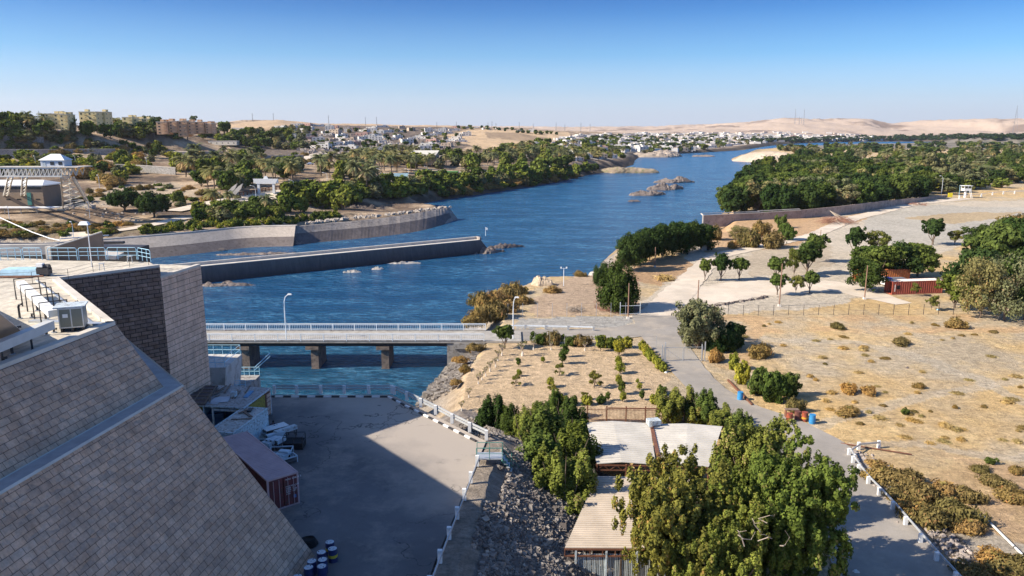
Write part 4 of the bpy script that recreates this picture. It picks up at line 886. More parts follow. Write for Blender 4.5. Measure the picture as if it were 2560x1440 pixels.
M_BARK = simple('bark', (.17, .125, .09), .95, var=.3, scale=4); M_BARKP = simple('pale_bark', (.34, .28, .22), .95, var=.2, scale=4); M_LIME = simple('limewashed_trunk', (.62, .58, .52), .9, var=.15, scale=4)
def leaves(rg, lobes, n, size, shell=.55, clump=.3, ncl=14, up=.15, asp=1.5, sag=0):
    """leaf quads gathered in clumps on the outside of ellipsoid lobes"""
    w = np.array([l[3]*l[4]*l[5] for l in lobes])**(2/3); w = w/w.sum(); cnt = rg.multinomial(n, w); V = []; A = []
    for l, c in zip(lobes, cnt):
        if c == 0: continue
        ctr = np.array(l[:3]); rad = np.array(l[3:6]); k = max(4, ncl)
        cd = rg.normal(size=(k, 3)); cd /= np.linalg.norm(cd, axis=1)[:, None]; cr = rg.uniform(shell, .95, k); cb = rg.uniform(0, 1, k)
        ci = rg.randint(0, k, c); off = rg.normal(size=(c, 3)); off /= np.linalg.norm(off, axis=1)[:, None]; off *= rg.uniform(.25, 1, c)[:, None]**.5*clump
        p = ctr+(cd[ci]*cr[ci][:, None]+off)*rad
        nrm = off/clump*1.0+cd[ci]*.5+rg.normal(size=(c, 3))*.45+np.array([0, 0, up]); nrm /= np.linalg.norm(nrm, axis=1)[:, None]
        a = np.cross(nrm, rg.normal(size=(c, 3))); a /= np.linalg.norm(a, axis=1)[:, None]; b = np.cross(nrm, a)
        s = (size*rg.uniform(.55, 1.25, c))[:, None]
        q = np.stack([p-a*s*.5*asp, p-b*s*.5, p+a*s*.5*asp, p+b*s*.5], 1)
        V.append(q.reshape(-1, 3)); A.append(np.repeat(np.clip(cb[ci]*.55+rg.uniform(0, .5, c), 0, 1), 4))
    V = np.concatenate(V); F = np.arange(len(V)).reshape(-1, 4); return V, F, np.concatenate(A)
def leaf_obj(name, rg, lobes, n, size, mat, parent, **k):
    V, F, A = leaves(rg, lobes, n, size, **k); return link(name, np_mesh(name, V, F, mat, False, None, A), parent)
def limbs(rg, mb, H, spread, k, r, base=.35, lean=0):
    top = []
    for i in range(k):
        a = 2*pi*i/k+rg.uniform(-.4, .4); e = Vector((cos(a)*spread*rg.uniform(.5, 1), sin(a)*spread*rg.uniform(.5, 1), H*rg.uniform(.72, 1)))
        s = Vector((0, 0, H*base*rg.uniform(.6, 1))); m = s.lerp(e, .5)+Vector((rg.uniform(-.2, .2), rg.uniform(-.2, .2), -.1*H*.3))
        mb.tube([s, m, e], [r*.6, r*.4, r*.15], 5); top.append(e)
    return top
PROTO = {}
def park(): return (0, -300, -60)
def tree_proto(key, name, H, R, n, size, mat, seed, kind='round', trunk=M_BARK, tr=.12, lobes_n=7, cb=.35, **kw):
    rg = np.random.RandomState(seed); t = thing(name, 'x', 'tree'); mb = MB()
    mb.tube([(0, 0, -.3), (rg.uniform(-.1, .1), rg.uniform(-.1, .1), H*cb*.6), (rg.uniform(-.2, .2), rg.uniform(-.2, .2), H*(cb+.15))], [tr*1.3, tr, tr*.7], 7)
    limbs(rg, mb, H*.8, R*.7, 5, tr, cb*.6); mb.build('trunk', trunk, t)
    lobes = []
    if kind == 'round':
        for i in range(lobes_n):
            a = rg.uniform(0, 2*pi); q = R*rg.uniform(.1, .6); z = H*rg.uniform(cb+.15, .82); f = rg.uniform(.42, .62) if lobes_n < 18 else rg.uniform(.24, .40); q = q if lobes_n < 18 else R*rg.uniform(.15, .78)
            lobes.append((cos(a)*q, sin(a)*q, z, R*f, R*f, min(H*(1-cb)*.42, H-z)*rg.uniform(.8, 1)))
        lobes.append((0, 0, H*(cb+1)/2, R*.72, R*.72, H*(1-cb)*.42))
    elif kind == 'dome':
        for i in range(lobes_n):
            a = 2*pi*i/lobes_n; q = R*.55; lobes.append((cos(a)*q, sin(a)*q, H*(cb+.28), R*.45, R*.45, H*(1-cb)*.42))
        lobes.append((0, 0, H*(cb+.4), R*.75, R*.75, H*(1-cb)*.5))
    elif kind == 'plume':
        for i in range(lobes_n):
            a = rg.uniform(0, 2*pi); q = R*rg.uniform(0, .75); h = H*rg.uniform(.55, 1)*(1-.35*q/R); lobes.append((cos(a)*q, sin(a)*q, h*.55, R*.27, R*.27, h*.46))
    elif kind == 'loose':
        for i in range(lobes_n):
            a = rg.uniform(0, 2*pi); q = R*rg.uniform(.2, .8); z = H*rg.uniform(cb, .9); f = rg.uniform(.22, .4); lobes.append((cos(a)*q, sin(a)*q, z, R*f, R*f, R*f*.75))
    leaf_obj('crown', rg, lobes, n, size, mat, t, **kw); PROTO[key] = [t, H, R, kidlist(t), False]; return t
def palm_proto(key, H, R, nf, seed, seg=6, trunk_r=.28):
    rg = np.random.RandomState(seed); t = thing('date_palm', 'x', 'palm'); mb = MB(); pts = [(0, 0, -.3)]+[(.15*sin(k*.8+seed), .12*cos(k*.7), (H-R*.35)*k/4) for k in range(1, 5)]; mb.tube(pts, [trunk_r*1.2, trunk_r, trunk_r*.9, trunk_r*.9, trunk_r*1.1], 7); mb.build('trunk', M_BARK, t)
    V = []; A = []; top = np.array([pts[-1][0], pts[-1][1], pts[-1][2]])
    def frond(el, a, L, w, val, droop):
        d = np.array([cos(a), sin(a), 0]); s = np.array([-sin(a), cos(a), 0]); p = top.copy(); e = el
        for k in range(seg):
            q = p+(d*cos(e)+np.array([0, 0, sin(e)]))*L/seg; ww = w*(1-.7*(k/seg)**2)*(.5 if k == 0 else 1); w2 = w*(1-.7*((k+1)/seg)**2)*(0.1 if k == seg-1 else 1)
            for sg in (-1, 1):
                # leaflets as separated slanting strips
                for j in range(2):
                    f0 = j/2; f1 = f0+.36; pa = p+(q-p)*f0; pb = p+(q-p)*f1; o = s*sg*ww+(q-p)*.5-np.array([0, 0, ww*.55]); V.extend([pa, pb, pb+o, pa+o]); A.extend([val]*4)
            p = q; e -= droop
    for i in range(nf):
        el = rg.uniform(-.25, 1.35); frond(el, rg.uniform(0, 2*pi), R*rg.uniform(.85, 1.15), R*.17, rg.uniform(0, .85) if el > .15 else rg.uniform(.5, 1), .28 if el > .3 else .2)
    for i in range(nf//3): frond(rg.uniform(-1.2, -.5), rg.uniform(0, 2*pi), R*.75, R*.13, 1.0, .08)
    V = np.array(V); F = np.arange(len(V)).reshape(-1, 4); link('fronds', np_mesh('fronds', V, F, L_PALM, False, None, np.array(A)), t); PROTO[key] = [t, H, R, kidlist(t), False]
def bush_proto(key, name, H, R, n, size, mat, seed, lobes_n=6, cat='bush', **kw):
    rg = np.random.RandomState(seed); t = thing(name, 'x', cat); mb = MB()
    for k in range(5): a = k*1.3; mb.tube([(0, 0, -.2), (cos(a)*R*.4, sin(a)*R*.4, H*.6)], [.05, .02], 4)
    mb.build('stems', M_BARK, t); lobes = []
    for i in range(lobes_n): a = rg.uniform(0, 2*pi); q = R*rg.uniform(0, .6); f = rg.uniform(.35, .6); h = H*rg.uniform(.6, .95); lobes.append((cos(a)*q, sin(a)*q, h*.5, R*f, R*f, h*.5))
    leaf_obj('foliage', rg, lobes, n, size, mat, t, **kw); PROTO[key] = [t, H, R, kidlist(t), False]
def flat_proto(key, name, H, R, n, size, mat, seed, cat='tree', kind='round', **kw):   # far off: one mesh
    rg = np.random.RandomState(seed); lobes = []
    for i in range(5): a = rg.uniform(0, 2*pi); q = R*rg.uniform(0, .55); z = H*rg.uniform(.3, .8); lobes.append((cos(a)*q, sin(a)*q, z, R*.5, R*.5, min(z, H-z)*1.1+.1))
    V, F, A = leaves(rg, lobes, n, size, ncl=8, **kw)
    o = link(name, np_mesh(name, V, F, mat, False, None, A)); o['category'] = cat; o['label'] = 'x'; PROTO[key] = [o, H, R, [], False]
# near and middle-distance trees
tree_proto('big1', 'broadleaf_tree', 11, 5.2, 60000, .19, L_OLIVE, 11, lobes_n=24, tr=.3, cb=.15, clump=.17, ncl=34)
tree_proto('big2', 'broadleaf_tree', 12, 5.5, 70000, .19, L_BIG, 12, lobes_n=28, tr=.3, cb=.12, clump=.17, ncl=34)
tree_proto('big3', 'broadleaf_tree', 11, 5.0, 56000, .18, L_OLIVE2, 13, lobes_n=24, tr=.28, cb=.12, clump=.17, ncl=34)
tree_proto('plume1', 'leafy_tree', 7.5, 2.6, 22000, .17, L_DARK, 14, 'plume', lobes_n=14, clump=.45, ncl=10, cb=.05)
tree_proto('plume2', 'leafy_tree', 8, 2.7, 24000, .17, L_GREEN, 15, 'plume', lobes_n=15, clump=.45, ncl=10, cb=.05)
tree_proto('plume3', 'leafy_tree', 8, 2.8, 24000, .17, L_OLIVE2, 16, 'plume', lobes_n=13, clump=.45, ncl=10, cb=.05)
tree_proto('plumeD', 'weeping_fig_tree', 9, 4.6, 22000, .28, L_DARK, 17, 'plume', lobes_n=44, clump=.5, ncl=9, cb=.05)
tree_proto('row1', 'weeping_fig_tree', 9, 5, 14000, .32, L_DARK, 18, 'round', lobes_n=16, clump=.3, ncl=16, cb=.12)
tree_proto('park1', 'small_round_tree', 5, 2.0, 3600, .26, L_GREEN, 21, 'round', lobes_n=6, tr=.11, cb=.42, clump=.33)
tree_proto('park2', 'small_round_tree', 5, 2.1, 3400, .27, L_DARK, 22, 'round', lobes_n=6, tr=.12, cb=.38, clump=.33)
tree_proto('park3', 'small_round_tree', 5, 2.2, 2600, .25, L_OLIVE, 23, 'loose', lobes_n=14, tr=.10, cb=.42, clump=.6)
tree_proto('wide1', 'acacia_tree', 7, 4.2, 8000, .34, L_GREEN, 24, 'round', lobes_n=11, tr=.2, cb=.3, clump=.25, ncl=20)
tree_proto('wide2', 'acacia_tree', 7, 4.4, 6500, .34, L_DARK, 25, 'loose', lobes_n=24, tr=.2, cb=.28, clump=.6)
tree_proto('wide3', 'acacia_tree', 8, 4.2, 7000, .24, L_GREY, 26, 'loose', lobes_n=26, tr=.16, cb=.25, clump=.7)
tree_proto('willow', 'tamarisk_tree', 8, 5.0, 12000, .26, L_GREY, 27, 'round', lobes_n=12, tr=.22, cb=.05, clump=.3, ncl=18, asp=2.2)
tree_proto('forest1', 'dense_tree', 10, 5.2, 6500, .5, L_GREEN, 31, 'round', lobes_n=9, tr=.3, cb=.1, clump=.3, ncl=16)
tree_proto('forest2', 'dense_tree', 10, 5.0, 7500, .5, L_DARK, 32, 'round', lobes_n=9, tr=.3, cb=.1, clump=.3, ncl=16)
tree_proto('forest3', 'grey_green_tree', 10, 4.6, 5000, .45, L_GREY, 33, 'loose', lobes_n=18, tr=.25, cb=.1, clump=.6, ncl=10)
tree_proto('mid1', 'bushy_tree', 8, 4.6, 1300, .95, L_BRIGHT, 34, 'round', lobes_n=7, tr=.22, cb=.12, clump=.32)
tree_proto('mid2', 'bushy_tree', 8, 4.4, 1300, .95, L_BIG, 35, 'round', lobes_n=7, tr=.22, cb=.12, clump=.32)
tree_proto('mid3', 'grey_green_tree', 8, 4.2, 1100, .9, L_GREY, 36, 'round', lobes_n=8, tr=.2, cb=.12, clump=.35)  # a bushy tree like the two above, with grey green leaves
tree_proto('mid4', 'leafy_tree', 8, 4.4, 1300, .95, L_GREEN, 37, 'round', lobes_n=7, tr=.22, cb=.15, clump=.32)  # also a bushy tree, with a round green crown
tree_proto('umb', 'umbrella_tree', 8, 5.6, 12000, .42, L_DARK, 38, 'dome', lobes_n=10, tr=.3, cb=.25, clump=.3, ncl=24)
palm_proto('palm1', 9, 4.2, 40, 41); palm_proto('palm2', 11, 4.4, 36, 42); palm_proto('palm3', 7, 4.0, 44, 43); palm_proto('fanpalm', 9, 2.6, 46, 44, seg=4)
flat_proto('far1', 'far_tree', 8, 5, 220, 1.9, L_DARK, 51); flat_proto('far2', 'far_tree', 8, 5, 220, 1.9, L_GREEN, 52); flat_proto('far3', 'far_tree', 7, 5.5, 220, 1.8, L_GREY, 53)
# orchard and scrub
tree_proto('orch1', 'orchard_tree', 2.6, .95, 1500, .17, L_GREEN, 61, 'round', lobes_n=5, tr=.06, cb=.2, clump=.4)
tree_proto('orch2', 'orchard_tree', 2.6, 1.0, 1500, .17, L_YEL, 62, 'round', lobes_n=5, tr=.06, cb=.2, clump=.4)
tree_proto('orch3', 'orchard_tree', 2.6, .9, 900, .16, L_OLIVE, 63, 'loose', lobes_n=9, tr=.06, cb=.25, clump=.6)
bush_proto('bushG', 'leafy_bush', 2, 1.8, 2200, .2, L_GREEN, 64, clump=.35); bush_proto('bushY', 'leafy_bush', 2, 1.8, 2200, .2, L_YEL, 65, clump=.35)
bush_proto('bushD', 'leafy_bush', 3, 2.6, 6000, .24, L_GREEN, 66, 10, clump=.3, ncl=18); bush_proto('bushB', 'dry_bush', 2, 2.4, 3600, .17, L_BROWN, 67, 9, clump=.45, asp=2.4)
bush_proto('bushS', 'scrub_bush', 1.6, 2.6, 4200, .16, L_SCRUB, 68, 10, clump=.45, asp=2.4); bush_proto('tuft', 'grass_tuft', .9, 1.3, 420, .12, L_STRAW, 69, 9, 'grass', clump=.9, asp=5)
bush_proto('reed', 'reed_clump', 4, 2.6, 5000, .3, L_DARK, 70, 10, clump=.35, asp=3.0)
bush_proto('shrubL', 'round_shrub', 2.2, 1.9, 420, .5, L_GREEN, 71, 5, clump=.4); bush_proto('shrubY', 'round_shrub', 2.2, 1.9, 420, .5, L_YEL, 72, 5, clump=.4)
def bare_proto():
    rg = random.Random(5); t = thing('pruned_tree', 'x', 'tree'); mb = MB(); mb.tube([(0, 0, -.1), (.03, 0, .5), (0, .05, 1.0)], [.16, .13, .12], 7); mb.build('trunk', M_LIME, t); mb = MB(); tips = []
    for k in range(6):
        a = k*1.05+rg.uniform(-.2, .2); e = Vector((cos(a)*.5, sin(a)*.5, 1.7+rg.uniform(-.2, .3))); mb.tube([(0, .03, .9), e*.6+Vector((0, 0, .55)), e], [.1, .07, .04], 5); tips.append(e)
        for j in range(3): f = e+Vector((rg.uniform(-.35, .35), rg.uniform(-.35, .35), rg.uniform(.1, .5))); mb.tube([e, f], [.035, .015], 4)
    mb.build('branches', M_BARKP, t); r2 = np.random.RandomState(3); leaf_obj('shoots', r2, [(e.x, e.y, e.z+.15, .2, .2, .25) for e in tips], 110, .13, L_OLIVE, t); PROTO['bare'] = [t, 2.2, .6, kidlist(t), False]
bare_proto()
_rr = random.Random(99)
def plant(key, p, h=None, w=None, label='', group=None, rz=None, cat=None):
    t, H, R, kids, used = PROTO[key]; s = (h/H) if h else 1.0; sw = (w/(2*R)) if w else s*_rr.uniform(.92, 1.1); rz = _rr.uniform(0, 6.28) if rz is None else rz
    if not used:
        PROTO[key][4] = True; t.location = p; t.rotation_euler = (0, 0, rz); t.scale = (sw, sw, s); r = t; r['label'] = label
        if group: r['group'] = group
    else: r = dup(t, p, rz, (sw, sw, s), label, group, kids); 
    if not group and 'group' in r: del r['group']
    if cat: r['category'] = cat
    return r
def plantpx(key, px, py, hpx, label, group=None, wpx=None, z=None, cat=None):
    p = G(px, py) if z is None else P(px, py, z); k = pxm(p); return plant(key, (p.x, p.y, p.z-.05), hpx/k/CP, (wpx/k) if wpx else None, label, group, cat=cat)
def scatter(poly, n, seed, mind=0.0, asp=1.0):
    """random ground points seen inside a photo polygon, kept mind metres apart"""
    rg = random.Random(seed); xs = [p[0] for p in poly]; ys = [p[1] for p in poly]; out = []; tries = 0
    while len(out) < n and tries < n*30:
        tries += 1; x = rg.uniform(min(xs), max(xs)); y = rg.uniform(min(ys), max(ys))
        if not pip(np.array([x]), np.array([y]), poly)[0]: continue
        if any(abs(q[0]-x) < mind and abs(q[1]-y) < mind*asp for q in out): continue
        out.append((x, y))
    return out
def Gm(pts):
    """ground points for many photo pixels at once"""
    res = []
    for i in range(0, len(pts), 60):
        R = np.array([ray(*p) for p in pts[i:i+60]]); h = np.hypot(R[:, 0], R[:, 1]); T = _ts[None, :]/h[:, None]
        X = R[:, :1]*T; Y = R[:, 1:2]*T; Z = CAMZ+R[:, 2:3]*T; g = ground_z(X.ravel(), Y.ravel()).reshape(X.shape); D = Z-g
        for k in range(len(R)):
            s = np.where(D[k] < 0)[0]
            if len(s) == 0: j = np.argmin(D[k][200:])+200; res.append(Vector((X[k, j], Y[k, j], g[k, j]))); continue
            j = s[0]; f = D[k, j-1]/(D[k, j-1]-D[k, j]+1e-9) if j > 0 else 0; x = X[k, j-1]*(1-f)+X[k, j]*f; y = Y[k, j-1]*(1-f)+Y[k, j]*f
            res.append(Vector((x, y, g[k, j-1]*(1-f)+g[k, j]*f)))
    return res

def mass(name, lab, pts, keys, hs, ws, mat, kind='stuff'):
    """a far wood that reads as one mass: one mesh of many crowns"""
    VV = []; AA = []; rg = random.Random(1)
    for i, p in enumerate(pts):
        ob, H, R = PROTO[keys[i % len(keys)]][:3]; me = ob.data; n = len(me.vertices); v = np.empty(n*3, np.float32); me.vertices.foreach_get('co', v); v = v.reshape(-1, 3).copy(); a = np.empty(n, np.float32); me.attributes['mixv'].data.foreach_get('value', a)
        h = rg.uniform(*hs)/H; w = rg.uniform(*ws)/(2*R); v *= np.array([w, w, h]); v += np.array([p.x, p.y, p.z-.3]); VV.append(v); AA.append(a)
    V = np.concatenate(VV); o = link(name, np_mesh(name, V, np.arange(len(V)).reshape(-1, 4), mat, False, None, np.concatenate(AA))); tag(o, lab, 'trees', kind=kind)
# ------------------------------------------------------------------ right bank: roads
GB = 4.5
def ribbon(name, pts, widths, mat, dz=.07, kind='structure', step=2.0, label=None, wob=.0):
    P3 = []; W3 = []
    for (a, b), (w0, w1) in zip(zip(pts, pts[1:]), zip(widths, widths[1:])):
        n = max(1, int((b-a).length/step))
        for k in range(n): P3.append(a.lerp(b, k/n)); W3.append(w0+(w1-w0)*k/n)
    P3.append(pts[-1]); W3.append(widths[-1])
    for _ in range(6):
        P3 = [P3[0]]+[(P3[i-1]+P3[i]*2+P3[i+1])/4 for i in range(1, len(P3)-1)]+[P3[-1]]
    NW = 6; V = []; uv = []
    for i, p in enumerate(P3):
        d = (P3[min(i+1, len(P3)-1)]-P3[max(i-1, 0)]); d.z = 0; d.normalize(); n = Vector((d.y, -d.x, 0)); w = W3[i]
        for k in range(NW+1):
            j = 1.0
            if k in (0, NW): j = 1+wob*float(fbm(np.array([p.x*3+k*50]), np.array([p.y*3]), 3, 3)[0])
            q = p+n*(k/NW-.5)*w*j; V.append([q.x, q.y, 0])
    V = np.array(V); V[:, 2] = ground_z(V[:, 0], V[:, 1])+dz; m = NW+1; idx = np.arange(len(V)).reshape(-1, m)
    F = np.stack([idx[:-1, :-1], idx[:-1, 1:], idx[1:, 1:], idx[1:, :-1]], -1).reshape(-1, 4)
    o = link(name, np_mesh(name, V, F[:, ::-1], mat, True)); o['kind'] = kind; return o
def PX(l, z=GB): return [P(x, y, z) for x, y in l]
M_TRACK = asphalt('track_gravel', (.62, .53, .42), False, (.54, .42, .30))
ribbon('road', PX([(1195,839),(1350,838),(1500,837),(1570,832),(1630,822)]), [7.5,7,7,7,8], M_ROAD, .09, wob=.08)
ribbon('road', PX([(1640,790),(1650,840),(1695,890),(1735,945),(1782,990),(1850,1030),(1930,1065),(2010,1110),(2075,1180),(2140,1270),(2215,1390),(2310,1560)]), [9,7,5.5,5,5,6,9,10,9,9,9,9.5], M_ROAD, .12, wob=.10)
ribbon('path', PX([(1640,800),(1690,740),(1745,680),(1790,640),(1900,618),(2030,590),(2130,548),(2280,512),(2420,500)]), [9,7,6,5.5,5,5,6,7,7], M_TRACK, .10, wob=.25)
ribbon('path', PX([(1650,770),(1780,735),(1900,720),(2080,712),(2260,760)]), [6,14,15,12,4], M_TRACK, .06, wob=.25)
# low dark kerb line across the parking ground, stones
def stones(name, lab, pts, n, s, mat, seed, z=None, spread=1.0, kind=None, flat=.7, cat='stones', group=None):
    rg = random.Random(seed); mb = MB(); o = Vector(pts[0])
    for i in range(n):
        k = rg.uniform(0, len(pts)-1.001); j = int(k); p = pts[j].lerp(pts[j+1], k-j)+Vector((rg.gauss(0, spread), rg.gauss(0, spread), 0)); zz = gz(p.x, p.y) if z is None else z
        ss = s*rg.uniform(.5, 1.4); mb.box((p.x-o.x, p.y-o.y, zz+ss*.25-o.z), (ss*rg.uniform(.8, 1.5), ss, ss*flat), rz=rg.uniform(0, 3), rx=rg.uniform(-.4, .4), ry=rg.uniform(-.4, .4), taper=rg.uniform(.5, .9))
    ob = mb.build(name, mat, None, tuple(o)); tag(ob, lab, cat if lab else None, group, kind); return ob
M_ROCK = simple('grey_brown_rock', (.30, .255, .225), .95, var=.35, scale=1.0, bmp=.5, bscale=5); M_ROCKL = simple('pale_rock', (.46, .42, .37), .95, var=.3, scale=1.5); M_ROCKD = simple('dark_wet_rock', (.13, .105, .095), .9, var=.4, scale=.6, bmp=.6, bscale=3)
stones('stone_edging', 'broken dark line of small stones across the pale parking ground', PX([(1790,765),(1850,755),(1900,747),(1915,742)]), 60, .45, M_ROCKD, 1, spread=.12)
# ------------------------------------------------------------------ rubble below the yard
def rubble():
    rg = np.random.RandomState(8); n = 34000
    bx = np.array([1, 1, 1, -1, 1, 1, -1, -1, 1, 1, -1, 1, 1, 1, -1, -1, 1, -1, -1, -1, -1, 1, -1, -1], float)
    unit = np.array([[-1, -1, -1], [1, -1, -1], [1, 1, -1], [-1, 1, -1], [-1, -1, 1], [1, -1, 1], [1, 1, 1], [-1, 1, 1]], float)*.5
    FF = np.array([[0, 3, 2, 1], [4, 5, 6, 7], [0, 1, 5, 4], [1, 2, 6, 5], [2, 3, 7, 6], [3, 0, 4, 7]])
    c2 = P(1216, 1103, YARDZ); c3 = P(1040, 1560, YARDZ); d = np.array([c3.x-c2.x, c3.y-c2.y]); L = np.hypot(*d); d /= L; nn = np.array([-d[1], d[0]]); 
    if nn[0] < 0: nn = -nn
    t = rg.uniform(-2, L+4, n); s = 1.6+rg.uniform(0, 1, n)**.8*10.5
    x = c2.x+d[0]*t+nn[0]*s; y = c2.y+d[1]*t+nn[1]*s
    dens = fbm(x, y, 3.5, 3)+np.where(s > 2.6, .6, -.1); k = dens > 0; x, y, s = x[k], y[k], s[k]
    # strip north-east of the yard
    c1 = P(985, 985, YARDZ); e = np.array([c2.x-c1.x, c2.y-c1.y]); Le = np.hypot(*e); e /= Le; en = np.array([-e[1], e[0]]);
    if en[1] < 0: en = -en
    t2 = rg.uniform(0, Le, 1500); s2 = 1.8+rg.uniform(0, 1, 1500)*8; x = np.concatenate([x, c1.x+e[0]*t2+en[0]*s2]); y = np.concatenate([y, c1.y+e[1]*t2+en[1]*s2])
    z = ground_z(x, y); ok = z > .2; x, y, z = x[ok], y[ok], z[ok]; n = len(x)
    sz = np.exp(rg.normal(-1.6, .28, n))[:, None, None]; sc = rg.uniform(.55, 1.3, (n, 1, 3)); u = unit[None]+rg.uniform(-.2, .2, (n, 8, 3)); u = u*sc*sz
    a = rg.uniform(0, 6.28, n); b = rg.uniform(-.7, .7, n); ca, sa, cb_, sb = np.cos(a), np.sin(a), np.cos(b), np.sin(b)
    X = u[..., 0]*cb_[:, None]+u[..., 2]*sb[:, None]; Zr = -u[..., 0]*sb[:, None]+u[..., 2]*cb_[:, None]; Y = u[..., 1]
    V = np.stack([X*ca[:, None]-Y*sa[:, None]+x[:, None], X*sa[:, None]+Y*ca[:, None]+y[:, None], Zr+z[:, None]+.06], -1).reshape(-1, 3)
    F = (FF[None]+np.arange(n)[:, None, None]*8).reshape(-1, 4); A = np.repeat(rg.uniform(0, 1, n), 8)
    m, nt, bs = nm('rubble_rock'); at = N(nt, 'ShaderNodeAttribute'); at.attribute_name = 'mixv'
    c = ramp(nt, at.outputs['Fac'], [(0, (.09, .075, .068)), (.5, (.19, .165, .145)), (.93, (.28, .25, .22)), (1, (.44, .38, .31))]); c = mixc(nt, .8, c, ramp(nt, noise(nt, 5, 5, .7), [(.3, .75), (.7, 1.2)]), 'MULTIPLY')
    nt.links.new(c, bs.inputs['Base Color']); bs.inputs['Roughness'].default_value = .95
    o = link('rubble', np_mesh('rubble', V, F, m, False, None, A)); tag(o, 'slope of broken grey rocks between the yard and the sheds', 'rocks', kind='stuff')
    # stone bank towards the river below the orchard
    pts = [P(1045, 1000, 1.5), P(1100, 935, 2), P(1150, 885, 3)]; x = []; y = []
    for k in range(1500): q = rg.uniform(0, 1.999); j = int(q); p = pts[j].lerp(pts[j+1], q-j); x.append(p.x+rg.uniform(-1.5, 5.5)); y.append(p.y+rg.uniform(-2, 2))
    x = np.array(x); y = np.array(y); z = ground_z(x, y); r = sdist(x, y, RIVER); ok = (z > -.3) & (r < 7); x, y, z = x[ok], y[ok], z[ok]; n = len(x)
    u = (unit[None]+rg.uniform(-.2, .2, (n, 8, 3)))*np.exp(rg.normal(-1.35, .4, n))[:, None, None]; V = (u+np.stack([x, y, z+.05], 1)[:, None]).reshape(-1, 3); F = (FF[None]+np.arange(n)[:, None, None]*8).reshape(-1, 4)
    o = link('bank_rocks', np_mesh('bank_rocks', V, F, m, False, None, np.repeat(rg.uniform(.3, 1, n), 8))); tag(o, 'grey stone facing of the river bank below the orchard', 'rocks', kind='stuff')
rubble()

# ------------------------------------------------------------------ sheds
def roof_sheet(name, a, b, c, d, mat, parent, o, pitch=.45, dep=.07):
    """ribbed sheet between far-left a, far-right b, near-right c, near-left d; ribs run left-right"""
    mb = MB(); n = max(2, int(((a-d).length)/pitch)); 
    for i in range(n):
        l0 = a.lerp(d, i/n)-o; r0 = b.lerp(c, i/n)-o; l1 = a.lerp(d, (i+.55)/n)-o; r1 = b.lerp(c, (i+.55)/n)-o; l2 = a.lerp(d, (i+1)/n)-o; r2 = b.lerp(c, (i+1)/n)-o; u = Vector((0, 0, dep))
        l1u = a.lerp(d, (i+.62)/n)-o+u; r1u = b.lerp(c, (i+.62)/n)-o+u; l2u = a.lerp(d, (i+.95)/n)-o+u; r2u = b.lerp(c, (i+.95)/n)-o+u
        mb.face([l1, r1, r0, l0]); mb.face([l1u, r1u, r1, l1]); mb.face([l2u, r2u, r1u, l1u]); mb.face([l2, r2, r2u, l2u])
    return mb.build(name, mat, parent)
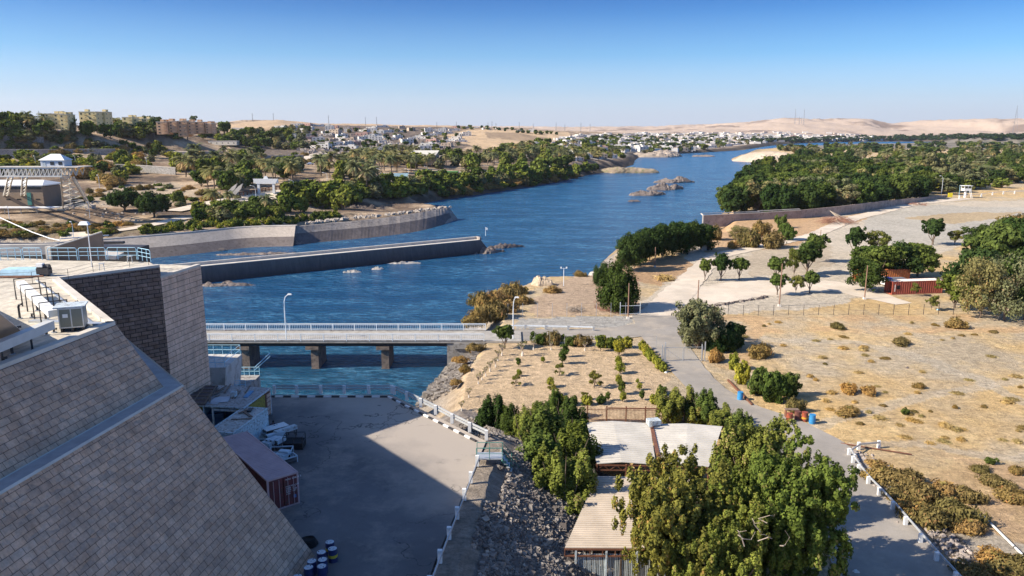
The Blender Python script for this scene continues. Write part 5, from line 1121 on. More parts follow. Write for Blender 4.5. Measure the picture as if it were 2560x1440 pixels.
def build_sheds():
    zr = 7.6; m1 = simple('white_roof_sheet', (.52, .49, .44), .65, var=.16, scale=.5); m2 = simple('cream_roof_sheet', (.52, .44, .355), .7, var=.16, scale=.5)
    a, b, c, d = P(1466, 1056, zr), P(1624, 1058, zr), P(1640, 1162, zr), P(1492, 1160, zr)
    t = thing('open_shed', 'open shed with white ribbed roof, the left one of the pair beside the brown fence', 'shed', (d.x, d.y, GB)); o = Vector(t.location); up = Vector((0, 0, .2)); r0 = a.lerp(b, .42)+up; r1 = d.lerp(c, .42)+up
    roof_sheet('roof', a, r0, r1, d, m1, t, o); roof_sheet('roof', r0, b, c, r1, m1, t, o)
    def under(t, o, a, b, c, d, col=M_RUST):
        mb = MB()
        for p, q in ((d, c), (a, b)):
            mb.beam(p-o+Vector((0, 0, -.12)), q-o+Vector((0, 0, -.12)), .08, .12); mb.beam(p-o+Vector((0, 0, -.6)), q-o+Vector((0, 0, -.6)), .08, .08); n = 9
            for k in range(n): mb.beam(p.lerp(q, k/n)-o+Vector((0, 0, -.12 if k % 2 else -.6)), p.lerp(q, (k+1)/n)-o+Vector((0, 0, -.6 if k % 2 else -.12)), .05)
        mb.build('truss', col, t)
        for p in (a, b, c, d, d.lerp(c, .5), a.lerp(b, .5)):
            mb = MB(); q = p-o; mb.box((q.x, q.y, (q.z)/2), (.16, .16, q.z)); mb.build('post', col, t)
    under(t, o, a, b, c, d)
    mb = MB(); q = a.lerp(b, .5)-o; mb.box((q.x, q.y-.6, 1.3), (5.2, .15, 2.6)); mb.box((a.x-o.x+.4, (a.y+d.y)/2-o.y, 1.3), (.15, 8, 2.6)); mb.build('back_wall', simple('shed_dark_wall', (.08, .075, .07), .9), t)
    rg = random.Random(3); mb = MB()
    for k in range(14): p = d.lerp(c, rg.uniform(.05, .95))-o; mb.box((p.x, p.y+rg.uniform(.5, 2), .4), (rg.uniform(.4, 1.3), .5, rg.uniform(.5, 1.2)), rz=rg.uniform(0, 2))
    mb.build('stored_goods', simple('shed_goods', (.10, .13, .17), .7, var=.6, scale=2), t)
    a2, b2, c2, d2 = P(1632, 1060, zr), P(1806, 1066, zr), P(1772, 1168, zr), P(1652, 1162, zr)
    t = thing('open_shed', 'open shed with white ribbed roof, right one of the pair, beside the big tree', 'shed', (d2.x, d2.y, GB)); o = Vector(t.location); r0 = a2.lerp(b2, .5)+up; r1 = d2.lerp(c2, .5)+up
    roof_sheet('roof', a2, r0, r1, d2, m1, t, o); roof_sheet('roof', r0, b2, c2, r1, m1, t, o); under(t, o, a2, b2, c2, d2)
    mb = MB(); q = P(1634, 1054, zr+.5)-o; mb.box((q.x, q.y, q.z), (1.3, 1.0, .5), rz=.2); mb.box((q.x-.5, q.y-1, q.z+.2), (.35, .3, .7)); mb.build('roof_vent', M_DWHITE, t)
    mb = MB(); mb.beam(P(1629, 1066, zr+.1)-o, P(1648, 1150, zr+.1)-o, .35, .1); mb.build('gutter', M_RUST, t)
    # low link roof in shade and the near cream roofed shed
    a3, b3, c3, d3 = P(1492, 1190, 7.3), P(1760, 1196, 7.3), P(1760, 1372, 7.3), P(1412, 1370, 7.3); k = .26; al = d3.lerp(a3, .94)
    t = thing('bar_fronted_shed', 'shed with cream ribbed roof and barred front at the bottom of the picture', 'shed', (d3.x, d3.y, GB)); o = Vector(t.location); a3.x = max(a3.x, d3.x-.1); 
    roof_sheet('roof', a3, b3, c3, d3, m2, t, o, pitch=.34)
    mb = MB(); 
    for zz in (-.1, -.65): mb.beam(d3-o+Vector((0, 0, zz)), c3-o+Vector((0, 0, zz)), .1, .12)
    for q in range(12): p = d3.lerp(c3, q/11)-o; mb.beam(p+Vector((0, 0, -.1)), p+Vector((0, 0, -.65)), .07)
    mb.build('fascia', M_RUST, t)
    mb = MB()
    for q in range(70): p = d3.lerp(c3, .10+q/70*.9)-o; mb.box((p.x, p.y+.1, 1.15), (.06 if q % 3 else .11, .06, 2.3))
    mb.build('bars', simple('pale_bars', (.40, .44, .44), .5), t)
    mb = MB()
    for q in range(5): p = d3.lerp(c3, .08+q*.22)-o; mb.box((p.x, p.y, 1.3), (.14, .14, 2.6))
    mb.build('post', M_DWHITE, t)
    mb = MB(); p = a3.lerp(b3, .5)-o; mb.box((p.x, p.y+.1, 1.3), ((b3-a3).length, .12, 2.6)); mb.box((a3.x-o.x+.5, (a3.y+d3.y)/2-o.y, 1.3), (.12, (a3-d3).length-.5, 2.6)); p = d3.lerp(c3, .6)-o; mb.box((p.x, p.y+1.6, 1.2), (8, .1, 2.4)); mb.build('inner_wall', simple('brown_inner_wall', (.12, .085, .06), .9, var=.3), t)
    # brown iron fence behind the sheds
    a, b = P(1468, 1053, GB), P(1710, 1056, GB); t = thing('iron_fence', 'rusty brown iron bar fence behind the white shed roofs', 'fence', tuple(a)); o = a; L = (b-a).length; mb = MB(); n = int(L/.16)
    for k in range(n+1): p = a.lerp(b, k/n)-o; mb.box((p.x, p.y, .85), (.03, .03, 1.7))
    mb.build('bars', M_RUST, t); mb = MB(); mb.beam((0, 0, .25), b-o+Vector((0, 0, .25)), .05); mb.beam((0, 0, 1.45), b-o+Vector((0, 0, 1.45)), .05); mb.build('rail', M_RUST, t)
    for k in range(6): mb = MB(); p = a.lerp(b, k/5)-o; mb.box((p.x, p.y, .95), (.14, .14, 1.9)); mb.build('post', M_RUST, t)
    mb = MB(); mb.beam(P(1520, 1020, GB+2.0)-o, P(1662, 1022, GB+2.0)-o, .12, .12); mb.build('top_beam', M_RUST, t)
build_sheds()

# ------------------------------------------------------------------ road furniture, gate, fences, poles
def build_right_things():
    ps = [(2196,1120),(2146,1124),(2122,1140),(2132,1160),(2146,1182),(2170,1212),(2197,1240),(2231,1276),(2263,1314),(2300,1358),(2340,1404),(2387,1456),(2445,1520)]
    guardrail('guard_rail', 'guard rail with white posts curving along the lower right road', PX(ps), GB, rails=1, H=.85)
    # gravel shoulder with kerb and black and white ditch beyond it
    t = thing('rusty_pipe', 'thin rusty pipe lying on the ground behind the curved rail end', 'pipe', tuple(P(2102, 1108, GB+.1))); mb = MB(); mb.tube([(0, 0, 0), P(2280, 1136, GB+.15)-P(2102, 1108, GB+.1)], .07, 6); mb.build('pipe', M_RUST, t)
    t = thing('white_pipe', 'long pale pipe on the ground at the right picture edge', 'pipe', tuple(P(2458, 1290, GB+.25))); q = P(2620, 1450, GB+.25)-Vector(t.location); mb = MB(); mb.tube([(0, 0, 0), q], .09, 6); mb.build('pipe', M_WHITE, t)
    mb = MB(); c = q*.52; mb.tube([c, c+q*.012], .12, 6); mb.build('joint', M_DARK, t)
    stones('kerb_stones', 'rough stones and litter along the ditch beside the lower right guard rail', PX([(2140,1130),(2200,1200),(2290,1290),(2380,1370),(2450,1440)]), 520, .24, M_ROCK, 12, spread=.8, kind='stuff')
    # double gate
    gp = PX([(1660, 912), (1709, 905), (1716, 905), (1757, 905)]); a = P(1658, 905, GB); b = P(1757, 903, GB); m = a.lerp(b, .5)
    t = thing('steel_gate', 'tall pale steel double gate across the road beside the hedge', 'gate', tuple(a)); o = a; H = 2.6
    for p in (a, b): 
        mb = MB(); q = p-o; mb.box((q.x-.2, q.y, H/2), (.14, .14, H)); mb.box((q.x+.25, q.y, H/2+.2), (.14, .14, H+.4)); mb.beam((q.x-.2, q.y, .3), (q.x+.9 if p is b else q.x-.9, q.y-.3, .0), .06); mb.build('gate_post', M_GALV, t)
    for p, q in ((a, m), (m, b)):
        mb = MB(); p1 = p.lerp(q, .03)-o; q1 = p.lerp(q, .97)-o
        for z in (.15, 2.2): mb.beam(p1+Vector((0, 0, z)), q1+Vector((0, 0, z)), .06)
        for r in (p1, q1): mb.beam(r+Vector((0, 0, .1)), r+Vector((0, 0, 2.25)), .08)
        mb.beam(p1+Vector((0, 0, 2.2)), q1+Vector((0, 0, .15)), .035); 
        for k in range(1, 9): r = p1.lerp(q1, k/9); mb.beam(r+Vector((0, 0, .15)), r+Vector((0, 0, 2.2)), .012)
        mb.build('gate_leaf', M_GALV, t)
    # wire fences: posts + wires
    def wire_fence(name, lab, a, b, n, H, m=M_GALV, w=.07, mesh=False, lean=0, group=None):
        t = thing(name, lab, 'fence', tuple(a)); o = Vector(a)
        for k in range(n+1): mb = MB(); p = a.lerp(b, k/n); p.z = gz(p.x, p.y); p = p-o; mb.box((p.x, p.y, p.z+H/2), (w, w, H)); mb.build('post', m, t)
        mb = MB()
        for z in (.3, .9, 1.5, H-.1): mb.beam(a-o+Vector((0, 0, z)), b-o+Vector((0, 0, z)), .012)
        mb.build('wire', M_DARK, t); return t
    wire_fence('wire_fence', 'long fence of thin posts between the parking ground and the dry field', P(1820, 789, GB), P(2420, 786, GB), 16, 2.0, M_DARK)
    wire_fence('wire_fence', 'fence of thin pale posts in front of the sandy plot by the river', P(1270, 793, GB), P(1600, 791, GB), 9, 2.6, M_GALV)
    t = thing('pipe_gate', 'pale pipe gate frame at the corner of the sandy plot', 'gate', tuple(P(1550, 790, GB))); q = P(1600, 789, GB)-Vector(t.location); mb = MB(); mb.beam((0, 0, 0), (0, 0, 2.6), .1); mb.beam(q, q+Vector((0, 0, 2.6)), .12); mb.build('gate_post', M_WSTEEL, t); mb = MB(); mb.beam((0, 0, 1.9), q+Vector((0, 0, 1.9)), .07); mb.beam((0, 0, .4), q+Vector((0, 0, .4)), .05); mb.build('gate_leaf', M_WSTEEL, t)
    wire_fence('wire_fence', 'thin fence along the road side of the orchard', P(1300, 862, GB), P(1640, 874, GB), 9, 2.2, M_GALV, .05)
    guardrail('guard_rail', 'low pale guard rail along the road between the bridge and the junction', PX([(1262,824),(1313,824),(1364,825),(1420,826),(1484,828)]), GB, rails=1, H=.8, wood=M_GALV, railm=M_WSTEEL)
    # wooden poles with white feet
    for px, y0, y1, l in ((1570, 797, 708, 'wooden pole at the corner of the sandy plot'), (1742, 800, 700, 'wooden pole behind the tamarisk bush'), (1948, 766, 660, 'brown wooden pole in front of the small round trees'), (2161, 748, 664, 'brown pole with white foot in front of the open red container'), (1637, 668, 618, 'pole in the shade of the river side tree row'), (2050, 605, 575, 'thin pole beside the gravel track')):
        p = P(px, y0, GB); H = (y0-y1)/pxm(p)/CP; t = thing('wooden_pole', l, 'pole', tuple(p), group='wooden poles on the right bank'); mb = MB(); mb.tube([(0, 0, 0), (0, 0, H)], .13, 7, r1=.09); mb.build('pole', simple('pole_wood', (.26, .15, .10), .8, var=.2), t); mb = MB(); mb.box((0, 0, .2), (.55, .55, .4), taper=.8); mb.build('foot', M_LIME, t)
    for px, y0, y1, l, hd in ((1283, 851, 743, 'tall pale street lamp at the orchard corner near the bridge end', 1), (1409, 715, 670, 'short lamp pole with twin heads by the river bank', 2)):
        p = P(px, y0, GB); H = (y0-y1)/pxm(p)/CP
        if hd == 1: street_lamp(tuple(p), H, l, .6, group=None)
        else:
            t = thing('lamp_pole', l, 'street lamp', tuple(p)); mb = MB(); mb.tube([(0, 0, 0), (0, 0, H)], .07, 6); mb.beam((-.6, 0, H-.1), (.6, 0, H-.1), .06); mb.build('pole', M_WSTEEL, t)
            for x in (-.6, .6): mb = MB(); mb.box((x, 0, H+.05), (.3, .3, .35)); mb.build('lamp_head', M_WHITE, t)
    # barrels
    ob = simple('rusty_orange_drum', (.33, .07, .03), .6, var=.3, dirt=(.14, .05, .03)); bb = simple('bright_blue_drum', (.03, .22, .48), .5, var=.2); rb = simple('dark_rusty_drum', (.14, .05, .035), .7, var=.3); yb = simple('orange_band', (.65, .30, .03), .6)
    g = 'rusty and blue drums by the road bend'
    drum(1973, 1055, 'rusty orange drum at the left end of the row by the road bend', ob, None, ob, GB, g, s=1.2); drum(1993, 1050, 'dark rusty drum in the middle of the row', rb, None, rb, GB, g, s=1.2); drum(2011, 1052, 'rusty drum with orange band', ob, yb, ob, GB, g, s=1.2); drum(2030, 1058, 'bright blue drum at the right end of the row', bb, None, bb, GB, g, s=1.2)
    drum(1850, 1000, 'lone blue drum at the road edge by the dark green bush', bb, None, bb, GB, None, s=1.2)
    p = P(1978, 1044, GB); t = thing('plank_table', 'weathered plank resting on legs behind the orange drum', 'table', tuple(p)); mb = MB(); mb.box((0, 0, 1.05), (1.6, .6, .08)); mb.build('table_top', M_WOOD, t)
    for x in (-.7, .7): mb = MB(); mb.box((x, 0, .5), (.1, .5, 1.0)); mb.build('leg', M_RUST, t)
    t = thing('steel_beam', 'low dark beam edging the road beside the yellow green bushes', 'beam', tuple(P(1820, 950, GB+.15))); mb = MB(); mb.beam((0, 0, 0), P(1880, 1012, GB+.15)-Vector(t.location), .2, .25); mb.build('beam', M_RUST, t)
    # containers under the trees
    rc = simple('faded_red_container', (.42, .095, .06), .6, var=.12, dirt=(.30, .09, .05)); oc = simple('orange_red_container', (.50, .17, .05), .6, var=.25); rr_ = simple('whitish_roof', (.62, .58, .52), .7, var=.1, dirt=(.4, .3, .25))
    a = P(2229, 737, GB); b = P(2350, 733, GB); d = (b-a).normalized(); L = 11.5
    t = container('red shipping container with pale roof and a small square window, front one under the trees', a, d, L, 2.6, 2.75, rc, rr_, rc, GB, doors=False, pt=.5, dd=.13)
    mb = MB(); mb.box((1.35, .0, 1.55), (.75, .1, .75)); mb.build('window', M_BLACK, t); mb = MB(); mb.box((.62, -.02, 1.4), (.12, .04, 1.5)); mb.build('marking', M_WHITE, t)
    a = P(2146, 706, GB); b = P(2275, 703, GB); d = (b-a).normalized(); container('orange red shipping container behind, half hidden by the dark canopy', a, d, 12.2, 2.6, 2.75, oc, oc, rc, GB, doors=False, pt=.5, dd=.13)
    p = P(2210, 716, GB); t = thing('truck', 'small parked truck with blue and white cab between the two red containers', 'truck', (p.x, p.y, GB), .1); cb = simple('truck_blue', (.02, .05, .30), .4); mb = MB(); mb.box((.9, .8, 1.1), (1.6, 1.7, 1.5)); mb.build('cab', cb, t); mb = MB(); mb.box((.15, .8, 1.2), (.12, 1.6, 1.7)); mb.build('front_panel', M_WHITE, t); mb = MB(); mb.box((3.4, .8, 1.25), (3.2, 1.8, .9)); mb.build('load_bed', simple('truck_grey', (.15, .17, .2), .6), t); mb = MB(); mb.box((.9, -.07, 1.5), (.9, .04, .5)); mb.build('side_window', M_GLASSD, t)
    for x in (.9, 4.2):
        for y in (.05, 1.55): mb = MB(); mb.tube([(x, y-.12, .42), (x, y+.12, .42)], .42, 12); mb.build('wheel', M_BLACK, t)
    # flag
    p = P(2446, 640, GB); t = thing('flag', 'red white and black striped flag on a pole above the dark trees', 'flag', tuple(p)); mb = MB(); mb.tube([(0, 0, 0), (0, 0, 3.9)], .05, 5); mb.build('flag_pole', M_WHITE, t)
    for k, (nm2, c) in enumerate((('red_stripe', (.65, .02, .03)), ('white_stripe', (.8, .8, .8)), ('black_stripe', (.015, .015, .02)))):
        mb = MB(); 
        for j in range(5): f = lambda x: .12*sin(x*3); x0, x1 = j*.36, (j+1)*.36; z = 3.9-.38*k; mb.face([(x0, f(x0), z-.38-x0*.55), (x1, f(x1), z-.38-x1*.55), (x1, f(x1), z-x1*.55), (x0, f(x0), z-x0*.55)])
        mb.build('flag_stripe', simple(nm2, c, .7), t)
    # long retaining wall and the right-hand tower
    pts = [(1757,556),(1900,549),(2000,546),(2100,538),(2200,522),(2290,508),(2370,495)]; z0 = 5.0
    t = thing('retaining_wall', 'long low concrete wall running below the dense trees', 'wall', tuple(P(1757, 556, GB))); o = Vector(t.location); wp = [P(x, y, GB+.2) for x, y in pts]; mb = MB(); Hs = [2.6, 2.6, 3.2, 3.6, 3.3, 2.4, 1.6]
    for i in range(len(wp)-1):
        a = wp[i]-o; b = wp[i+1]-o; d = (b-a).normalized(); n = Vector((-d.y, d.x, 0))*.45; h0 = Vector((0, 0, Hs[i])); h1 = Vector((0, 0, Hs[i+1])); dn = Vector((0, 0, -2))
        mb.face([a+dn, b+dn, b+h1, a+h0]); mb.face([b+n+dn, a+n+dn, a+n+h0, b+n+h1]); mb.face([a+h0, b+h1, b+n+h1, a+n+h0])
        if i == 0: mb.face([a+n+dn, a+dn, a+h0, a+n+h0])
    mb.build('wall', simple('wall_render', (.36, .28, .23), .95, var=.25, scale=.25, dirt=(.24, .19, .16)), t)
    mb = MB(); 
    for i in range(2): a = wp[i]-o+Vector((0, -.1, Hs[i])); b = wp[i+1]-o+Vector((0, -.1, Hs[i+1])); mb.beam(a, b, .3, .28); mb.beam(a+Vector((0, 3.2, .35)), b+Vector((0, 1.2, .35)), .3, .25)
    mb.beam(wp[0]-o+Vector((0, -.1, -.5)), wp[0]-o+Vector((0, -.1, 2.7)), .35, .35); mb.beam(wp[0]-o+Vector((0, -.1, 2.6)), wp[0]-o+Vector((0, 3.2, 2.9)), .3, .3); mb.build('coping', M_CONC, t)
    # watch tower
    p = P(2412, 494, 5.2); k = pxm(p); t = thing('watch_tower', 'small white watch tower with ladder beside the white rail at the far right', 'tower', tuple(p)); s = 29/k/5.0
    mb = MB(); mb.tube([(0, 0, 0), (0, 0, 3.0*s)], .55*s, 10, r1=.45*s); mb.build('column', M_WHITE, t); mb = MB(); mb.box((.2*s, 0, 3.5*s), (3.1*s, 2.6*s, 1.0*s))
    for x in (-1.25, .2, 1.65): mb.box((x*s, -1.2*s, 4.4*s), (.22*s, .2*s, 1.2*s)); mb.box((x*s, 1.2*s, 4.4*s), (.22*s, .2*s, 1.2*s))
    mb.build('cabin', M_WHITE, t); mb = MB(); mb.box((.2*s, 0, 5.1*s), (3.8*s, 3.2*s, .18*s)); mb.build('roof', M_WHITE, t); mb = MB(); mb.box((.2*s, 0, 4.45*s), (2.6*s, 2.0*s, .9*s)); mb.build('windows', simple('tower_glass', (.10, .09, .05), .3), t)
    mb = MB(); mb.beam((.9*s, -1.3*s, 3.0*s), (1.3*s, -2.3*s, 0), .12*s); mb.beam((1.5*s, -1.3*s, 3.0*s), (1.9*s, -2.3*s, 0), .12*s)
    for q in range(6): f = q/6; mb.beam(((.9+.4*f)*s, (-1.3-1*f)*s, (3-3*f)*s), ((1.5+.4*f)*s, (-1.3-1*f)*s, (3-3*f)*s), .08*s)
    mb.build('ladder', M_WHITE, t)
    guardrail('concrete_railing', 'white concrete railing on square posts at the far right', [P(x, y, 5.2) for x, y in ((2398,497),(2453,492),(2481,488),(2508,486),(2536,485),(2600,483))], 5.2, rails=1, H=1.6, tall=.5, railm=M_WHITE)
    p = P(2375, 494, 5.2); t = thing('yellow_box_sign', 'bright yellow painted box at the end of the long wall', 'sign', tuple(p)); mb = MB(); mb.box((0, 0, 1.3), (2.2, .3, 2.0)); mb.build('panel', simple('bright_yellow', (.75, .62, .02), .6, var=.1), t); mb = MB(); mb.box((-.8, 0, .2), (.2, .2, .5)); mb.box((.8, 0, .2), (.2, .2, .5)); mb.build('legs', M_RUST, t)
    for px, y0, y1, l, m in ((2353, 490, 440, 'pale street lamp behind the yellow box', M_WSTEEL), (2397, 492, 464, 'turquoise post beside the watch tower', M_BSTEEL), (2364, 486, 464, 'turquoise post beside the yellow box', M_BSTEEL)):
        p = P(px, y0, 5.2); H = (y0-y1)/pxm(p)
        if 'lamp' in l: street_lamp(tuple(p), H, l, 1.6, flip=-1, group=None)
        else: t = thing('blue_post', l, 'post', tuple(p)); mb = MB(); mb.tube([(0, 0, 0), (0, 0, H)], .1, 5); mb.build('pole', m, t); mb = MB(); mb.box((0, 0, H), (.5, .2, .15)); mb.build('cap', m, t)
    # hut at the end of the tree row
    p = P(1765, 625, GB); t = thing('small_hut', 'tiny pale hut at the end of the river side tree row', 'hut', tuple(p)); mb = MB(); mb.box((0, 0, .9), (2.4, 1.8, 1.8)); mb.build('wall', M_CONC, t); mb = MB(); mb.box((0, 0, 1.85), (2.7, 2.1, .12)); mb.build('roof', M_CONC, t); mb = MB(); mb.box((.3, -.93, .8), (.7, .06, 1.5)); mb.build('door', M_DARK, t)
    # boulder with withered creeper by the river, brush piles
    def blob(name, lab, px, py, w, dpt, h, mat, cat, seed, z=None, sub=4, amp=.35, rot=0, kind=None, group=None, par=None):
        p = P(px, py, z if z is not None else GB); rg = np.random.RandomState(seed); NU, NR = 64, 26; V = []; 
        for i in range(NR+1):
            r = i/NR
            for j in range(NU):
                a = 2*pi*j/NU; x = cos(a)*r*w/2*(1+.22*sin(2*a+seed)+.12*sin(5*a+seed*2)); y = sin(a)*r*dpt/2*(1+.2*sin(3*a+seed)); V.append((x, y, r))
        V = np.array(V); r = V[:, 2]; bx = V[:, 0]+seed*37.; by = V[:, 1]+seed*11.; s = min(w, dpt); n = fbm(bx, by, s*.35, 4); n2 = np.abs(fbm(bx+9, by-5, s*.12, 3)); prof = np.sqrt(np.clip(1-r**2.2, 0, 1))
        zz = h*(prof*(1+amp*n*1.1)-n2*amp*.75)-.4*(r > .97); c, q = cos(rot), sin(rot); X = V[:, 0]*c-V[:, 1]*q; Y = V[:, 0]*q+V[:, 1]*c; zz[r > .99] = -.8
        idx = np.arange(len(V)).reshape(NR+1, NU); F = np.stack([idx[:-1], np.roll(idx[:-1], -1, 1), np.roll(idx[1:], -1, 1), idx[1:]], -1).reshape(-1, 4)
        o = link(name, np_mesh(name, np.stack([X, Y, zz], 1), F[:, ::-1], mat), par, tuple(p)); 
        if lab or kind: tag(o, lab, cat, group, kind)
        return o
    globals()['blob'] = blob
    blob('boulder', 'pale creeper-covered mound standing at the river edge', 1357, 716, 4.6, 3.6, 2.6, simple('mound', (.48, .38, .27), .95, var=.35, scale=2.2), 'rock', 3, GB-.3, amp=.5)
    blob('boulder', 'small pale rock at the river edge beside the dark fig tree', 1488, 690, 3.2, 2.4, 1.2, M_ROCKL, 'rock', 4, GB-.2)
    def brush(px, py, n, L, h, mat, lab, seed, spread=1.0):
        p = P(px, py, GB); rg = random.Random(seed); mb = MB()
        for k in range(n):
            a = rg.uniform(0, 2*pi); q = Vector((cos(a), sin(a), 0))*rg.uniform(0, spread); e = q+Vector((cos(a+rg.uniform(-.8, .8))*L*rg.uniform(.4, 1), sin(a)*L*rg.uniform(.3, .8), rg.uniform(-h*.3, h*.3))); z0 = h*rg.uniform(.2, 1); e.z = max(0, z0*rg.uniform(0, .8)); q.z = z0; mb.tube([q, q.lerp(e, .5)+Vector((0, 0, .1)), e], [.05, .035, .02], 4)
        o = mb.build('brush_pile', mat, None, tuple(p)); tag(o, lab, 'branches'); return o
    brush(1437, 778, 90, 1.6, .9, M_BARKP, 'pile of dry branches on the sandy plot', 5, 1.2); brush(2090, 560, 200, 6, 3.0, simple('dry_red_branches', (.30, .15, .10), .9, var=.3), 'heap of reddish dry branches fallen against the long wall', 6, 4); brush(2295, 515, 90, 4, 1.6, simple('dry_red_branches', (.3, .15, .1)), 'low heap of dry twigs at the far end of the long wall', 7, 3)
    t = P(2072, 555, GB); rg = random.Random(8); mb = MB()
    for k in range(22): a = rg.uniform(-1.2, .4); mb.tube([(0, 0, 4.2), (cos(a)*rg.uniform(1, 5)+1, -2-rg.uniform(0, 3), 1.6), (cos(a)*6+2, -4-rg.uniform(0, 3), .2)], [.09, .06, .04], 4)
    tag(mb.build('fallen_tree', M_BARKP, None, tuple(t)), 'pale fallen tree with fanned branches draped over the long wall', 'dead tree')
    # litter and small stones in the field
    for px, py, s, l, m in ((2140, 1140, .5, 'white rag caught behind the curved rail end', M_WHITE), (2226, 1218, .45, 'torn blue bag lying in the ditch', M_BSTEEL), (2272, 1296, .4, 'white bag lying near the dry bushes', M_WHITE), (2268, 920, .4, 'single dark stone in the dry field', M_ROCKD), (1665, 932, .4, 'white stone at the road edge below the gate', M_WHITE), (2345,775,.5,'scattered blue litter below the right-hand trees',M_BSTEEL),(2140, 1432, .5, 'white bag on the road edge at the bottom of the picture', M_WHITE)):
        p = P(px, py, GB+.05); q = blob('litter' if 'stone' not in l else 'stone', l, px, py, s*1.1, s*.8, s*.5, m, 'litter' if 'stone' not in l else 'stone', int(px), GB+.02, amp=.5)
    # seated person behind the white table in the yard
build_right_things()

def build_person():
    p = P(681, 1083, YARDZ); t = thing('person', 'person in dark blue clothes sitting bent over the broad white table', 'person', tuple(p), -.6)
    J = {'pel': (0, 0, .5), 'chest': (.08, 0, .82), 'neck': (.18, 0, 1.04), 'head': (.24, 0, 1.12), 'top': (.27, 0, 1.27), 'hl': (0, .1, .48), 'hr': (0, -.1, .48), 'kl': (.45, .12, .5), 'kr': (.45, -.12, .5), 'al': (.42, .12, .08), 'ar': (.42, -.12, .08), 'fl': (.6, .13, .04), 'fr': (.6, -.13, .04),
         'sl': (.13, .18, .97), 'sr': (.13, -.18, .97), 'el': (.3, .25, .8), 'er': (.3, -.25, .8), 'wl': (.55, .14, .97), 'wr': (.55, -.14, .97), 'nl': (.64, .12, .98), 'nr': (.64, -.12, .98)}
    R = {'pel': .16, 'chest': .15, 'neck': .06, 'head': .085, 'top': .08, 'hl': .1, 'hr': .1, 'kl': .065, 'kr': .065, 'al': .045, 'ar': .045, 'fl': .04, 'fr': .04, 'sl': .065, 'sr': .065, 'el': .05, 'er': .05, 'wl': .03, 'wr': .03, 'nl': .035, 'nr': .035}
    E = [('pel', 'chest'), ('chest', 'neck'), ('neck', 'head'), ('head', 'top'), ('pel', 'hl'), ('pel', 'hr'), ('hl', 'kl'), ('hr', 'kr'), ('kl', 'al'), ('kr', 'ar'), ('al', 'fl'), ('ar', 'fr'), ('chest', 'sl'), ('chest', 'sr'), ('sl', 'el'), ('sr', 'er'), ('el', 'wl'), ('er', 'wr'), ('wl', 'nl'), ('wr', 'nr')]
    def skin(names, name, mat, grow=1.0):
        ks = [k for k in J if k in names]; me = bpy.data.meshes.new(name); me.from_pydata([J[k] for k in ks], [(ks.index(a), ks.index(b)) for a, b in E if a in ks and b in ks], [])
        ob = bpy.data.objects.new(name, me); COL.objects.link(ob); md = ob.modifiers.new('s', 'SKIN'); ob.modifiers.new('u', 'SUBSURF').levels = 2
        for i, k in enumerate(ks): me.skin_vertices[0].data[i].radius = (R[k]*grow, R[k]*grow)
        me.skin_vertices[0].data[0].use_root = True
        bpy.context.view_layer.update(); m2 = bpy.data.meshes.new_from_object(ob.evaluated_get(bpy.context.evaluated_depsgraph_get())); bpy.data.objects.remove(ob); m2.materials.clear(); m2.materials.append(mat); return link(name, m2, t)
    skin(set(J), 'body', simple('skin', (.20, .11, .07), .6)); cl = simple('dark_blue_cloth', (.012, .016, .07), .9); skin({'pel', 'chest', 'sl', 'sr', 'el', 'er', 'hl', 'hr'}, 'shirt', cl, 1.14); skin({'hl', 'hr', 'kl', 'kr', 'al', 'ar', 'pel'}, 'trousers', simple('black_cloth', (.012, .012, .016), .9), 1.16)
    mb = MB(); mb.tube([(.22, 0, 1.16), (.26, 0, 1.24), (.275, 0, 1.34)], [.095, .1, .05], 10); mb.build('hair', M_BLACK, t, smooth=True)
    s = thing('stool', 'low dark stool under the person at the white table', 'stool', tuple(p)); mb = MB(); mb.box((0, 0, .32), (.35, .35, .05)); mb.build('seat', M_DARK, s)
    for x in (-.13, .13):
        for y in (-.13, .13): mb = MB(); mb.box((x, y, .15), (.04, .04, .3)); mb.build('leg', M_DARK, s)
build_person()

